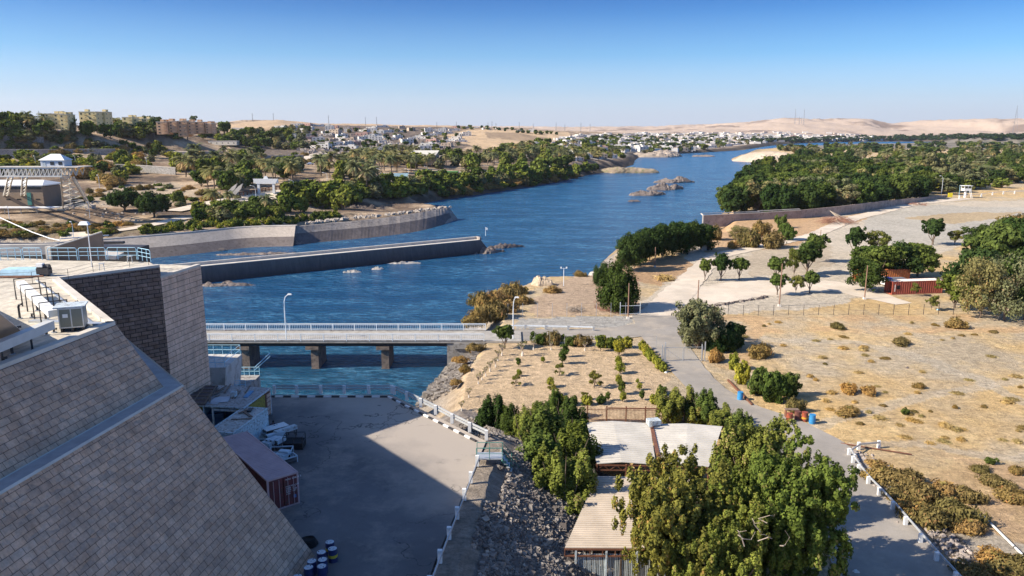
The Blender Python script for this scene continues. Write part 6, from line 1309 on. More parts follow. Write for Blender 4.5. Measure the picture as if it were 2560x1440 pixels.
# ------------------------------------------------------------------ right bank planting
def build_right_plants():
    z = GB
    T = [('plume1', 1228, 1098, 150, 120, 'dark upright evergreen at the left end of the trees below the yard'), ('plume1', 1278, 1110, 135, 120, 'dark evergreen just right of the leftmost one below the yard'), ('plume3', 1312, 1140, 165, 140, 'olive tinted evergreen above the metal stairs'),
         ('plume2', 1365, 1150, 175, 160, 'green evergreen in the middle of the trees left of the sheds'), ('plume1', 1428, 1120, 155, 150, 'dark evergreen touching the left end of the brown fence'), ('plume2', 1350, 1235, 200, 190, 'bright green evergreen standing over the foot of the metal stairs'), ('plume3', 1405, 1300, 240, 200, 'tall olive evergreen overhanging the cream roofed shed'), ('plume2', 1430, 1215, 190, 170, 'green evergreen between the open shed and the stairs'), ('plume2', 1338, 1060, 70, 60, 'small evergreen at the orchard edge'),('plume2', 1395, 1050, 90, 80, 'small green evergreen near the fence corner'),
         ('plume3', 1690, 1060, 122, 130, 'olive evergreen at the right end of the brown fence'), ('plume2', 1752, 1062, 110, 120, 'green evergreen between the fence and the road'), ('plume3', 1805, 1085, 90, 120, 'olive evergreen behind the right open shed'), ('plume2', 1850, 1100, 95, 100, 'green evergreen where the road reaches the big trees')]
    for k, x, y, h, w, l in T: plantpx(k, x, y, h, l, 'evergreens around the sheds', w, z)
    for k, x, y, h, w, l in [('big1', 1668, 1500, 375, 300, 'big broadleaf tree with brownish olive leaves hiding the cream roof'), ('big3', 1878, 1310, 290, 250, 'big yellow green tree with bare twigs behind the others, beside the road'), ('big2', 1945, 1480, 395, 320, 'tallest green broadleaf tree, casting its shadow on the lower right road'), ('big2', 1800, 1545, 330, 270, 'green broadleaf tree cut off by the bottom edge of the picture'), ('big3', 1830, 1400, 270, 210, 'yellow green tree squeezed between the two biggest trees')]: plantpx(k, x, y, h, l, 'big broadleaf trees at the bottom', w, z)
    rg = random.Random(17); mb = MB(); o = P(1880, 1440, GB)      # bare pale branches in the big crown
    for k in range(6):
        c = P(rg.uniform(1790, 1990), rg.uniform(1280, 1370), GB+8.2)-o; pts = [c]
        for j in range(4): pts.append(pts[-1]+Vector((rg.uniform(-.6, .6), rg.uniform(-.5, .3), rg.uniform(-.2, .6))))
        mb.tube(pts, [.035, .03, .022, .016, .01], 4)
    tag(mb.build('dead_branches', M_BARKP, None, tuple(o)), 'pale leafless branches sticking out of the tallest green tree', 'branches')
    # orchard
    g = 'small orchard trees'
    for i, (k, x, y, h) in enumerate([('orch1',1296,916,22),('orch2',1358,906,17),('orch2',1298,941,20),('orch1',1407,910,38),('orch3',1399,938,36),('orch1',1413,893,34),('orch3',1486,970,48),('orch2',1376,968,28),('orch3',1382,988,30),('orch1',1501,878,40),('orch2',1547,890,44),('orch2',1547,912,26),
        ('orch2',1550,935,34),('orch2',1547,960,28),('orch1',1553,986,36),('orch2',1556,1004,28),('orch2',1593,958,14),('orch2',1598,975,22),('orch1',1605,1000,26),('orch3',1290,964,32),('orch1',1520,1002,24),('orch3',1460,1000,26)]):
        plantpx(k, x, y, h*1.05, 'small %s orchard tree %s' % ({'orch1': 'green', 'orch2': 'yellow green', 'orch3': 'thin olive'}[k], 'in the column beside the hedge' if x > 1540 else 'standing free in the middle of the orchard' if x > 1380 else 'in the left half of the orchard'), g, None, z)
    for i, (x, y, h) in enumerate([(1255,889,30),(1306,890,38),(1334,875,26),(1245,902,28),(1225,929,28),(1214,941,26),(1239,918,26),(1378,875,24),(1462,877,24),(1154,1027,26),(1172,994,24),(1196,960,26),(1205,950,24)]):
        plantpx('bare', x, y, h, 'pruned leafless tree with whitewashed trunk %s' % ('on the river side of the orchard' if x < 1260 else 'along the top row of the orchard'), 'pruned trees with whitewashed trunks', None, z)
    for k, x, y, h, w, l in [('park1',1262,872,62,48,'leafy tree with white trunk beside the orchard corner lamp'),('bushG',1345,858,38,52,'bush at the left end of the hedge above the orchard'),('bushS',1385,860,36,50,'brownish bush second in the hedge above the orchard'),('bushG',1420,862,34,46,'green bush third in the hedge above the orchard'),('bushS',1452,864,30,50,'brownish low bush in the hedge above the orchard'),
        ('bushY',1508,868,34,42,'yellow green bush right of the hedge gap'),('bushG',1538,870,40,44,'tall green bush near the junction'),('bushY',1565,870,34,36,'yellow green bush nearest the junction')]: plantpx(k, x, y, h, l, 'bushes along the top of the orchard', w*1.25, z)
    for i in range(9): f = i/8; plantpx('bushY', 1604+52*f, 876+54*f, 30, 'yellow green hedge bush in the line running down to the gate', 'hedge between orchard and road', 32, z)
    for i, (x, y) in enumerate([(1405,1010),(1435,1012),(1465,1012),(1500,1010),(1640,1010),(1655,985),(1660,1030)]): plantpx('bushG' if i % 2 else 'bushY', x, y, 30, 'low bush %s' % ('at the bottom of the orchard' if x < 1550 else 'in the right corner of the orchard'), 'low bushes below the orchard', 44, z)
    # river side
    for i, (x, y, h, w) in enumerate([(1190,812,46,70),(1215,790,56,70),(1235,770,50,80),(1265,755,46,70),(1290,740,38,60),(1240,800,50,80),(1265,785,40,60),(1205,765,40,60),(1310,765,30,50)]): plantpx(['bushB','bushS','bushB','bushS'][i % 4], x, y, h, 'tangled %s bush on the bank above the bridge end' % ('dry orange brown' if i % 2 == 0 else 'olive brown'), 'dry bushes on the river bank', w*1.15, GB-.5)
    for x, y, h, w, k, l in [(1380,735,24,50,'bushB','reddish dry bush at the foot of the pale mound'),(1447,693,18,40,'bushS','low olive bush on the river edge right of the twin lamp'),(1150,905,18,50,'bushB','dry brown bush beside the bridge abutment'),(1185,880,24,60,'bushS','olive bush on the slope by the abutment'),(1165,930,20,45,'bushS','small olive bush on the stone bank'),(1140,960,14,40,'bushB','dry tuft on the stone bank')]: plantpx(k, x, y, h, l, 'scrub on the stone bank', w, GB-.3)
    plantpx('plumeD', 1541, 775, 132, 'broad dark weeping fig beside the sandy plot', None, 120, z); plantpx('plumeD', 1508, 712, 62, 'smaller dark fig at the water behind the broad one', None, 60, z)
    for i, (x, y, h) in enumerate([(1572,676,88),(1597,661,82),(1624,652,84),(1655,645,86),(1690,637,82),(1723,630,76),(1752,625,66)]): plantpx('row1', x, y, h, 'dark fig tree %s' % ['at the left end of the river row, behind the broad fig', 'second from the left end of the river row', 'in the river row just left of the shaded pole', 'in the river row just right of the shaded pole', 'in the river row, third from the tiny hut', 'in the river row, second from the tiny hut', 'at the right end of the river row beside the tiny hut'][i], 'row of dark fig trees along the river', 88, z)
    # park trees
    PK = [('park1',1762,702,57,38,'slim round tree at the left end of the row in the parking ground'),('park2',1802,702,70,52,'middle tree of the three in the parking ground row'),('park1',1848,700,58,52,'right tree of the three in the parking ground row'),('park2',2017,686,82,76,'dark round tree, tallest in the middle group'),('park1',2036,655,72,64,'tree directly behind the tallest round one'),('park3',1985,694,74,40,'yellowish thin tree left of the tallest round one'),('park1',1940,702,62,56,'round tree behind the brown wooden pole'),
          ('park1',1943,738,56,50,'front tree partly hidden by the brown wooden pole'),('park3',1989,733,44,36,'small thin tree in the front group'),('park1',2024,733,58,54,'leaning tree at the right of the front group'),('park2',2137,640,74,56,'tree beside the gravel track'),('park3',2190,640,62,60,'thin spreading tree beside the gravel track'),('park2',2331,612,66,66,'lone round tree on the pale ground, upper right'),('park3',2386,612,38,40,'small thin tree near the flag'),('park3',2290,740,34,26,'sapling in front of the red container'),('park3',2328,775,38,34,'sapling left of the bright green tree')]
    for k, x, y, h, w, l in PK: plantpx(k, x, y, h, l, 'small trees of the parking ground', w, z)
    WD = [('wide2',2163,728,84,100,'spreading tree left of the red containers'),('wide1',2200,700,88,115,'dark canopy tree over the orange red container'),('wide2',2245,695,86,120,'middle canopy tree over the red containers'),('wide1',2293,690,82,110,'right canopy tree over the red containers'),('wide1',2165,672,60,90,'canopy tree behind the left spreading one'),
          ('wide1',2385,770,84,100,'bright tree right of the front red container'),('wide2',2420,740,120,130,'dark spreading tree behind the bright one'),('wide3',2450,795,150,120,'sparse brown tree by the field fence'),('wide3',2510,802,160,130,'sparse brown tree second by the field fence'),('wide2',2560,800,170,130,'dark tree cut by the right edge of the picture'),('wide1',2480,690,130,150,'large green tree behind the sparse ones'),('wide2',2560,690,150,150,'large dark tree at the right edge'),('wide1',2530,625,80,120,'tree mass under the flag at the right edge'),('wide2',2450,620,56,90,'low dark tree just left of the flag'),('bushS',2545,570,36,90,'low yellowish bush at the upper right edge'),
          ('willow',1742,872,122,140,'big grey green tamarisk beside the steel gate'),('reed',1825,874,74,100,'dark reed clump right of the tamarisk'),('reed',1788,880,60,60,'dark reeds with white plumes at the tamarisk foot')]
    for k, x, y, h, w, l in WD: plantpx(k, x, y, h, l, None, w, z)
    for k, x, y, h, w, l in [('bushY',1835,925,50,50,'yellow green bush nearest the gate'),('bushY',1858,960,66,60,'yellow green bush by the road beam'),('bushD',1895,985,80,80,'dark green bush left part of the clump by the drums'),('bushD',1935,1005,95,90,'biggest dark green bush above the drums'),('bushD',1972,990,72,70,'dark green bush right part of the clump'),('bushS',1985,1030,40,60,'withered bush behind the drums'),('bushB',1790,905,36,50,'reddish dry bush right of the steel gate'),('bushS',1900,890,36,80,'low straw bush right of the reeds')]: plantpx(k, x, y, h, l, None, w, z)
    # scrub by the long wall
    for i, (x, y, h, w) in enumerate([(1790,600,40,50),(1850,600,36,60),(1880,618,46,70),(1930,618,44,80),(1965,600,50,60),(1900,590,40,60),(1830,620,20,40),(1950,570,44,40),(2010,640,16,40)]): plantpx(['bushS','wide3','bushS','bushS','bushD','bushS','bushB','bushG','tuft'][i], x, y, h, 'scrub %s below the long wall' % ['at its left end','thin tree','grey bush','broad grey bush','green bush','bush on the pale slope','dry tuft','leafy bush against it','straw tuft'][i], 'scrub below the long wall', w, z)
    # dry field: tufts and bushes
    pts = scatter([(1800,800),(2440,795),(2560,820),(2560,1120),(2250,1110),(2060,1040),(1990,880),(1860,860)], 70, 5, 9, .5)
    for i, ((x, y), p) in enumerate(zip(pts, Gm(pts))): plant('tuft' if i % 4 else 'bushS', (p.x, p.y, p.z-.1), .3+.3*_rr.random(), .8+1.5*_rr.random(), 'dry straw tuft in the wide dry field' if i % 4 else 'low dry bush in the wide dry field', 'dry tufts of the field')
    for i, (x, y, h, w, k) in enumerate([(2120,980,26,60,'bushB'),(2170,985,24,50,'bushB'),(2260,1035,20,36,'bushG'),(2300,970,16,36,'bushS'),(2120,1035,22,80,'bushB'),(2250,860,20,60,'bushS'),(2090,820,16,50,'bushS'),(2390,820,30,60,'bushB'),(1660,700,14,60,'tuft'),(2480,1160,24,40,'bushG'),(2540,1185,24,50,'bushS')]): plantpx(k, x, y, h, 'dry bush %s' % ['one of a red brown pair in the field','second of the red brown pair','small green one in the field','small one in the upper field','low red one beyond the drums','by the field fence','at the left end of the field fence','red one at the foot of the sparse trees','straw tuft in the tree shade','green one near the right edge','olive one near the right edge'][i], None, w, z)
    SC2 = [(2210,1190,60,110),(2260,1200,70,120),(2300,1240,80,120),(2350,1230,70,110),(2380,1290,90,130),(2330,1300,80,130),(2290,1275,60,100),(2410,1240,60,90),(2240,1240,50,80),(2420,1320,60,80),(2480,1200,40,90),(2530,1240,50,110),(2480,1400,60,120),(2540,1420,80,140),(2440,1440,60,110),(2190,1160,36,60),(2450,1170,30,60)]
    for i, (x, y, h, w) in enumerate(SC2): plantpx('bushS' if i % 3 else 'bushB', x, y+10, h*.62, 'tangled %s thicket bush right of the curved guard rail' % ('olive brown' if i % 3 else 'red brown'), 'thicket beside the lower right road', w*1.1, z)
build_right_plants()
def build_forest():
    poly = [(1815,532),(1832,490),(1866,450),(1905,424),(1955,402),(2050,394),(2300,388),(2620,384),(2620,456),(2480,464),(2400,476),(2345,492),(2250,509),(2100,530),(1990,540),(1880,540)]
    pts = scatter(poly, 285, 3, 14, .42)
    for i, ((x, y), p) in enumerate(zip(pts, Gm(pts))):
        back = x > 2150 and y < 470
        if back and i % 4 == 0: plant(['palm1','palm2','fanpalm'][i//4 % 3], (p.x, p.y, p.z-.3), _rr.uniform(8, 12), None, 'date palm rising from the wood behind the long wall', 'palms in the wood'); continue
        k = ['forest1','forest2','forest2','forest2','forest1','forest2','forest3'][i % 7] if x < 2330 else ['forest3','forest1','forest2'][i % 3]
        plant(k, (p.x, p.y, p.z-.3), _rr.uniform(10, 14) if x < 2330 or y < 430 else _rr.uniform(8, 11), _rr.uniform(12, 16), {'forest1': 'green dense tree in the wood behind the long wall', 'forest2': 'dark dense tree in the wood behind the long wall', 'forest3': 'grey green feathery tree in the wood behind the long wall'}[k], 'trees of the wood on the right bank')
    for x, y, h, w, k, l in [(2212,440,62,34,'fanpalm','tall fan palm with a skirt of dead fronds above the wood'),(2335,470,44,44,'fanpalm','fan palm in front of the wood near the watch tower'),(2445,462,44,52,'palm3','date palm right of the watch tower'),(2265,425,44,50,'palm1','broad date palm in the middle of the wood'),(2330,478,20,60,'shrubY','yellow green bush behind the long wall end'),(2375,474,24,30,'shrubL','clipped round bush beside the lamp'),(2405,474,26,50,'mid2','dark bush behind the watch tower'),(2450,474,26,40,'mid4','dark clipped tree right of the watch tower'),(2505,470,26,44,'mid2','dark clipped tree near the right edge'),(2400,470,80,70,'forest3','tall grey green casuarina behind the watch tower'),(2340,452,70,60,'forest3','second tall grey green casuarina')]: plantpx(k, x, y, h, l, None, w)
    pts = scatter([(1905,374),(2050,366),(2300,360),(2600,356),(2600,380),(2300,384),(2000,384)], 110, 8, 9, .3)
    for i, ((x, y), p) in enumerate(zip(pts, Gm(pts))):
        if p.z > .3: plant(['far1','far2','far3'][i % 3], (p.x, p.y, p.z-.3), _rr.uniform(7, 10), _rr.uniform(14, 26), 'far tree on the islands beyond the wood', 'far trees beyond the wood')
    mass('far_wood', 'dark belt of trees at the foot of the desert hills', Gm(scatter([(1860,356),(1960,350),(2150,345),(2350,341),(2600,338),(2600,350),(2300,350),(2000,357)], 130, 9, 8, .3)), ['far1', 'far3', 'far2'], (8, 12), (20, 38), L_DARK)
build_forest()
# ------------------------------------------------------------------ left bank: river walls and islets
M_WALLD = simple('dark_river_wall', (.105, .088, .085), .85, var=.3, scale=.25, dirt=(.06, .05, .05), bmp=.3)
M_ROCKN = simple('river_rock', (.22, .18, .155), .95, var=.45, scale=.8, dirt=(.10, .08, .07), bmp=.6, bscale=3)
M_ROCKM = simple('brownish_rock', (.36, .31, .26), .95, var=.3, scale=1.5)
M_WALLM = simple('weathered_river_wall', (.36, .31, .27), .92, var=.25, scale=.3, dirt=(.20, .165, .145), bmp=.4)
def chaikin(p, n):
    for _ in range(n): p = [p[0]]+[q for a, b in zip(p, p[1:]) for q in (a.lerp(b, .25), a.lerp(b, .75))]+[p[-1]]
    return p
def river_walls():
    a0 = P(300, 728, 0); a = P(507, 708, 0); b = P(1228, 631, 0); d = (b-a).normalized(); n = Vector((-d.y, d.x, 0)); a = a-d*70
    t = thing('training_wall', 'long straight dark river wall with pale walkway on top, in the middle of the channel', 'river wall', tuple(a)); L = (b-a).length; rz = atan2(d.y, d.x); t.rotation_euler = (0, 0, rz); S = 50
    zt = lambda s: 3.25
    def strip(pts0, name, mat, e0=0, e1=0):      # profile points (offset inwards, z) swept along the wall
        mb = MB()
        for i in range(S):
            x0 = L*i/S; x1 = L*(i+1)/S; ex = lambda x, z: x-(0 if x < L-.1 else z*.75)
            for (o0, z0), (o1, z1) in zip(pts0, pts0[1:]):
                mb.face([(ex(x0, z0), o0, z0), (ex(x1, z0), o0, z0), (ex(x1, z1), o1, z1), (ex(x0, z1), o1, z1)], [(x0, z0), (x1, z0), (x1, z1), (x0, z1)])
        return mb.build(name, mat, t)
    m, nt, bs = nm('wall_face'); uv = N(nt, 'ShaderNodeTexCoord').outputs['UV']; sp = N(nt, 'ShaderNodeSeparateXYZ'); nt.links.new(uv, sp.inputs[0])
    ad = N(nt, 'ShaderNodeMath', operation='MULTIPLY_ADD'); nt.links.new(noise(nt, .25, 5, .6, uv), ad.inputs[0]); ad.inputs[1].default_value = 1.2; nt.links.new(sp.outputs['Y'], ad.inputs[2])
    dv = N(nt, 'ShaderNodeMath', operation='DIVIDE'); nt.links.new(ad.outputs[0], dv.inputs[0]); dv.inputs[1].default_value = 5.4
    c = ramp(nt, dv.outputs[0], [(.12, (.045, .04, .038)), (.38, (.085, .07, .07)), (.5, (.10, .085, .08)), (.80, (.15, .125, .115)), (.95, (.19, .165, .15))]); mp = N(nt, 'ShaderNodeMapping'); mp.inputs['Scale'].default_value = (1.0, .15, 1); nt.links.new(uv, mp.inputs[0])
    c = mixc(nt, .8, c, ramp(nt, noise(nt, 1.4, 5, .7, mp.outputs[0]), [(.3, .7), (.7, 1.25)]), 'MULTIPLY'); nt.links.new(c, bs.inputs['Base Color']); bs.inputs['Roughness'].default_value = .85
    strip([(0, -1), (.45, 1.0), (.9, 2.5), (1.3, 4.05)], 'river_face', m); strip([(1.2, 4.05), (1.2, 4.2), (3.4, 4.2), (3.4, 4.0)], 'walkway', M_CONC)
    strip([(3.2, 4.2), (3.2, 4.95), (3.8, 4.95)], 'parapet', M_CONC); strip([(3.8, 4.95), (4.2, 2), (5.5, -1)], 'channel_face', M_WALLM)
    mb = MB(); mb.face([(L, 0, -1), (L, 5.5, -1), (L-3.2, 3.7, 4.9), (L-3.0, 1.2, 4.1)]); mb.box((L-3.2, 2.5, 4.55), (.6, 2.6, .9)); mb.build('end_face', M_WALLM, t)
    p = P(1214, 590, 4.4); t2 = thing('small_flag', 'small white flag on a stick at the end of the long river wall', 'flag', tuple(p)); mb = MB(); mb.tube([(0, 0, 0), (0, 0, 2.9)], .05, 4); mb.build('flag_stick', M_WHITE, t2); mb = MB(); mb.face([(0, 0, 2.9), (.7, 0, 2.6), (.6, 0, 1.9), (0, 0, 2.1)]); mb.build('cloth', M_WHITE, t2)
    # paved quay slope on the left
    Q = [(100,610,652),(230,600,648),(350,591,643),(450,583,637),(530,575,631),(600,568,623),(680,565,616),(742,564,612)]
    tq = thing('quay_slope', 'long smooth paved quay slope left of the old masonry wall, dark near the water', 'quay', tuple(P(230, 600, 5.5))); oq = Vector(tq.location); sh = Vector((.3, -2.6, .3))
    up_ = MB(); lo_ = MB(); A = chaikin([P(x, y, 5.6)+sh-oq for x, y, b in Q], 3); Bq = []
    for i, p in enumerate(A): dd_ = (A[min(i+1, len(A)-1)]-A[max(0, i-1)]).normalized(); Bq.append(p+Vector((dd_.y, -dd_.x, 0))*8.6+Vector((0, 0, -6.3)))
    for i in range(len(A)-1):
        m0 = A[i].lerp(Bq[i], .5); m1 = A[i+1].lerp(Bq[i+1], .5); up_.face([m0, m1, A[i+1], A[i]]); lo_.face([Bq[i], Bq[i+1], m1, m0]); e = Vector((0, 2.6, 0)); up_.face([A[i], A[i+1], A[i+1]+e, A[i]+e])
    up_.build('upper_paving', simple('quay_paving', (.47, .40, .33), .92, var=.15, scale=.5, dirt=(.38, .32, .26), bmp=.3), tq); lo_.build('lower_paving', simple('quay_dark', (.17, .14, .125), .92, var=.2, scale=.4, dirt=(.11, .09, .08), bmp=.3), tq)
    mb = MB(); mb.tube(A, .22, 4); mb.build('coping', M_CONC, tq)
    # ruined masonry wall further back
    top = [(560,576,5.3),(690,570,5.4),(735,567,5.4),(830,558,5.3),(930,549,5.2),(1040,534,5.2),(1100,522,5.2),(1118,520,5.2)]; bot = [(560,630),(690,618),(735,613),(830,604),(930,596),(1040,583),(1100,567),(1133,553)]
    t = thing('ruined_river_wall', 'old masonry river wall with broken top curving out from the left bank', 'river wall', tuple(P(735, 604, 0))); o = Vector(t.location); mb = MB(); mw = MB()
    tp = chaikin([P(*q)-o for q in top[2:]], 2); bt = chaikin([P(x, y, 0)-o for x, y in bot[2:]], 2); tp = [Vector((0, 0, 0))]*2+tp; bt = [Vector((0, 0, 0))]*2+bt; sub = 3; rg = random.Random(2); prev = None
    cols = []
    for i in range(2, len(tp)-1):
        for k in range(sub):
            f = k/sub; T_ = tp[i].lerp(tp[i+1], f); B = bt[i].lerp(bt[i+1], f); cols.append((T_+Vector((0, 0, rg.uniform(-.1, .1))), B))
    cols.append((tp[-1], bt[-1]))
    for (T0, B0), (T1, B1) in zip(cols, cols[1:]):
        M0 = B0.lerp(T0, .62)+Vector((0, 0, 0)); M1 = B1.lerp(T1, .62); D0 = B0+Vector((0, 0, -1)); D1 = B1+Vector((0, 0, -1)); bk = Vector((.3, 1, 0))*2.2
        mb.face([D0, D1, M1, M0]); mw.face([M0, M1, T1, T0]); mw.face([T0, T1, T1+bk, T0+bk]); mw.face([T0+bk, T1+bk, D1+bk*2, D0+bk*2])
    T1, B1 = cols[-1]; e = Vector((2.5, 6, 0)); mw.face([B1+Vector((0, 0, -1)), B1+e+Vector((0, 0, -1)), T1+bk, T1])
    mw.build('upper_masonry', simple('ruin_masonry', (.27, .235, .205), .92, var=.25, scale=.3, dirt=(.16, .135, .12), bmp=.4), t); mb.build('lower_masonry', simple('lower_wall_dark', (.12, .10, .095), .9, var=.3, scale=.3, dirt=(.09, .075, .07), bmp=.4), t)
    stones('wall_rubble', 'pale broken blocks along the top of the old masonry wall', [P(x, y, 5.3)+Vector((1, 3, 0)) for x, y in [(760,560),(850,548),(940,540),(1040,528),(1110,519)]], 200, .9, M_ROCKM, 21, z=5.0, spread=1.0, kind='stuff')
    # islets and rocks
    g = 'rocky islets in the river'
    I = [(1535,488,60,16,'pale grey'),]
    blob('rock_islet', 'long dark rock islet in mid river, nearest of the chain', 1618, 488, 24, 9, 2.4, M_ROCKN, 'islet', 31, 0, rot=.2, amp=.8, group=g); blob('rock_islet', 'humped rock islet in the middle of the mid river chain', 1660, 474, 24, 12, 2.9, M_ROCKN, 'islet', 32, 0, rot=.3, amp=.8, group=g)
    blob('rock_islet', 'flat topped rock islet with scrub at the far end of the mid river chain', 1684, 456, 26, 14, 3.2, M_ROCKN, 'islet', 33, 0, rot=.2, amp=.7, group=g); blob('rock_islet', 'tiny rock awash left of the mid river chain', 1586, 504, 6, 2.5, 1.0, M_ROCKD, 'islet', 34, 0, group=g)
    blob('rock_islet', 'long low brown islet with dry reeds beside the left bank', 1572, 431, 58, 34, 4.5, simple('reedy_rock', (.26, .20, .14), .95, var=.5, scale=.15, dirt=(.13, .14, .06), bmp=.5, bscale=1), 'islet', 35, 0, rot=.15, amp=.5, group=g)
    blob('rock_islet', 'pair of distant low rocks where the river bends', 1757, 391, 40, 26, 2.5, M_ROCKN, 'islet', 36, 0, amp=.8, group=g); blob('rock_islet', 'pale boulder headland on the far left bank', 1640, 392, 80, 44, 8, simple('pale_boulders', (.34, .28, .225), .95, var=.35, scale=.1, dirt=(.2, .16, .13), bmp=.6, bscale=1), 'islet', 37, 0, amp=.6, group=g)
    blob('rock_islet', 'rocks at the end of the long straight river wall', 1212, 634, 12, 5, 1.7, M_ROCKN, 'islet', 38, -.3, rot=.25, amp=1.0, group=g); blob('rock_islet', 'low rocks trailing beyond the river wall end', 1262, 620, 11, 4, 1.2, M_ROCKD, 'islet', 39, -.2, rot=.3, amp=.9, group=g)
    blob('rock_islet', 'pale rocks at the water by the stone end wall', 560, 715, 14, 3.8, .9, M_ROCKN, 'islet', 40, -.2, rot=.1, amp=.9, group=g)
    for x, y, w, s, l in ((1012, 660, 10, 41, 'small rocks at the foot of the long wall, right group'), (880, 682, 6, 42, 'small rocks at the foot of the long wall, left group'), (945, 674, 4, 43, 'tiny rocks between the two groups at the long wall')): blob('rock_islet', l, x, y, w, 1.6, .6, M_ROCKL, 'islet', s, -.12, rot=.12, amp=1.1, group=g)
    blob('rock_islet', 'rocky shelf in the side channel behind the long wall', 640, 638, 26, 4, .8, M_ROCKN, 'islet', 44, -.3, rot=.1, amp=.9, group=g); blob('rock_islet', 'grey rocks below the paved slope on the left', 500, 628, 14, 4, 1.2, M_ROCKN, 'islet', 45, -.1, rot=.1, amp=.9, group=g)
    blob('rock_islet', 'broken rocks at the foot of the old masonry wall', 665, 612, 22, 5, 2.0, M_ROCKN, 'islet', 46, -.1, rot=.15, amp=1.0, group=g); blob('rock_islet', 'dark rocks on the shore behind the old masonry wall', 900, 531, 30, 7, 2.6, M_ROCKD, 'islet', 47, 1.5, rot=.1, amp=1.1, group=g); blob('rock_islet', 'rocks on the shore left of the open water', 970, 520, 20, 6, 1.8, M_ROCKN, 'islet', 48, .6, rot=.1, amp=1.1, group=g)
    blob('boulder', 'big pale cream boulder on the far point of the wooded bank', 1918, 404, 44, 24, 8, simple('cream_boulder', (.52, .43, .33), .95, var=.2, scale=.15, bmp=.6, bscale=1), 'rock', 49, 1.5, amp=.35)
    blob('boulder', 'brown rocks along the water at the far wooded point', 1862, 400, 30, 14, 4, M_ROCK, 'rock', 50, .5, amp=.8)
river_walls()

# ------------------------------------------------------------------ left bank buildings
def win_box(t, W_, D, H, mat, nwx, nwz, name='wall', wmat=None, floors_inset=.0, ww=1.1, wh=1.2, roof=None, bal=False, o=(0, 0, 0), sidewin=2):
    mb = MB(); mb.box((o[0], o[1], o[2]+H/2), (W_, D, H)); mb.build(name, mat, t)
    wm = wmat or M_GLASSD
    for k in range(nwz):
        for i in range(nwx):
            x = o[0]-W_/2+W_*(i+.5)/nwx; z = o[2]+H*(k+.55)/nwz; mb = MB(); mb.box((x, o[1]-D/2, z), (ww, .12, wh)); mb.build('window', wm, t)
            if bal and i % 2 == 1: mb = MB(); mb.box((x, o[1]-D/2-.5, z-wh*.55-.1), (ww*2.0, 1.0, .15)); mb.box((x, o[1]-D/2-.98, z-wh*.2), (ww*2.0, .08, .8)); mb.build('balcony', mat, t)
        for j in range(sidewin): y = o[1]-D/2+D*(j+.5)/max(1, sidewin); mb = MB(); mb.box((o[0]+W_/2, y, o[2]+H*(k+.55)/nwz), (.12, ww, wh)); mb.build('window', wm, t)
    mb = MB(); mb.box((o[0], o[1], o[2]+H+.12), (W_+.3, D+.3, .3)); mb.build('roof', roof or mat, t)
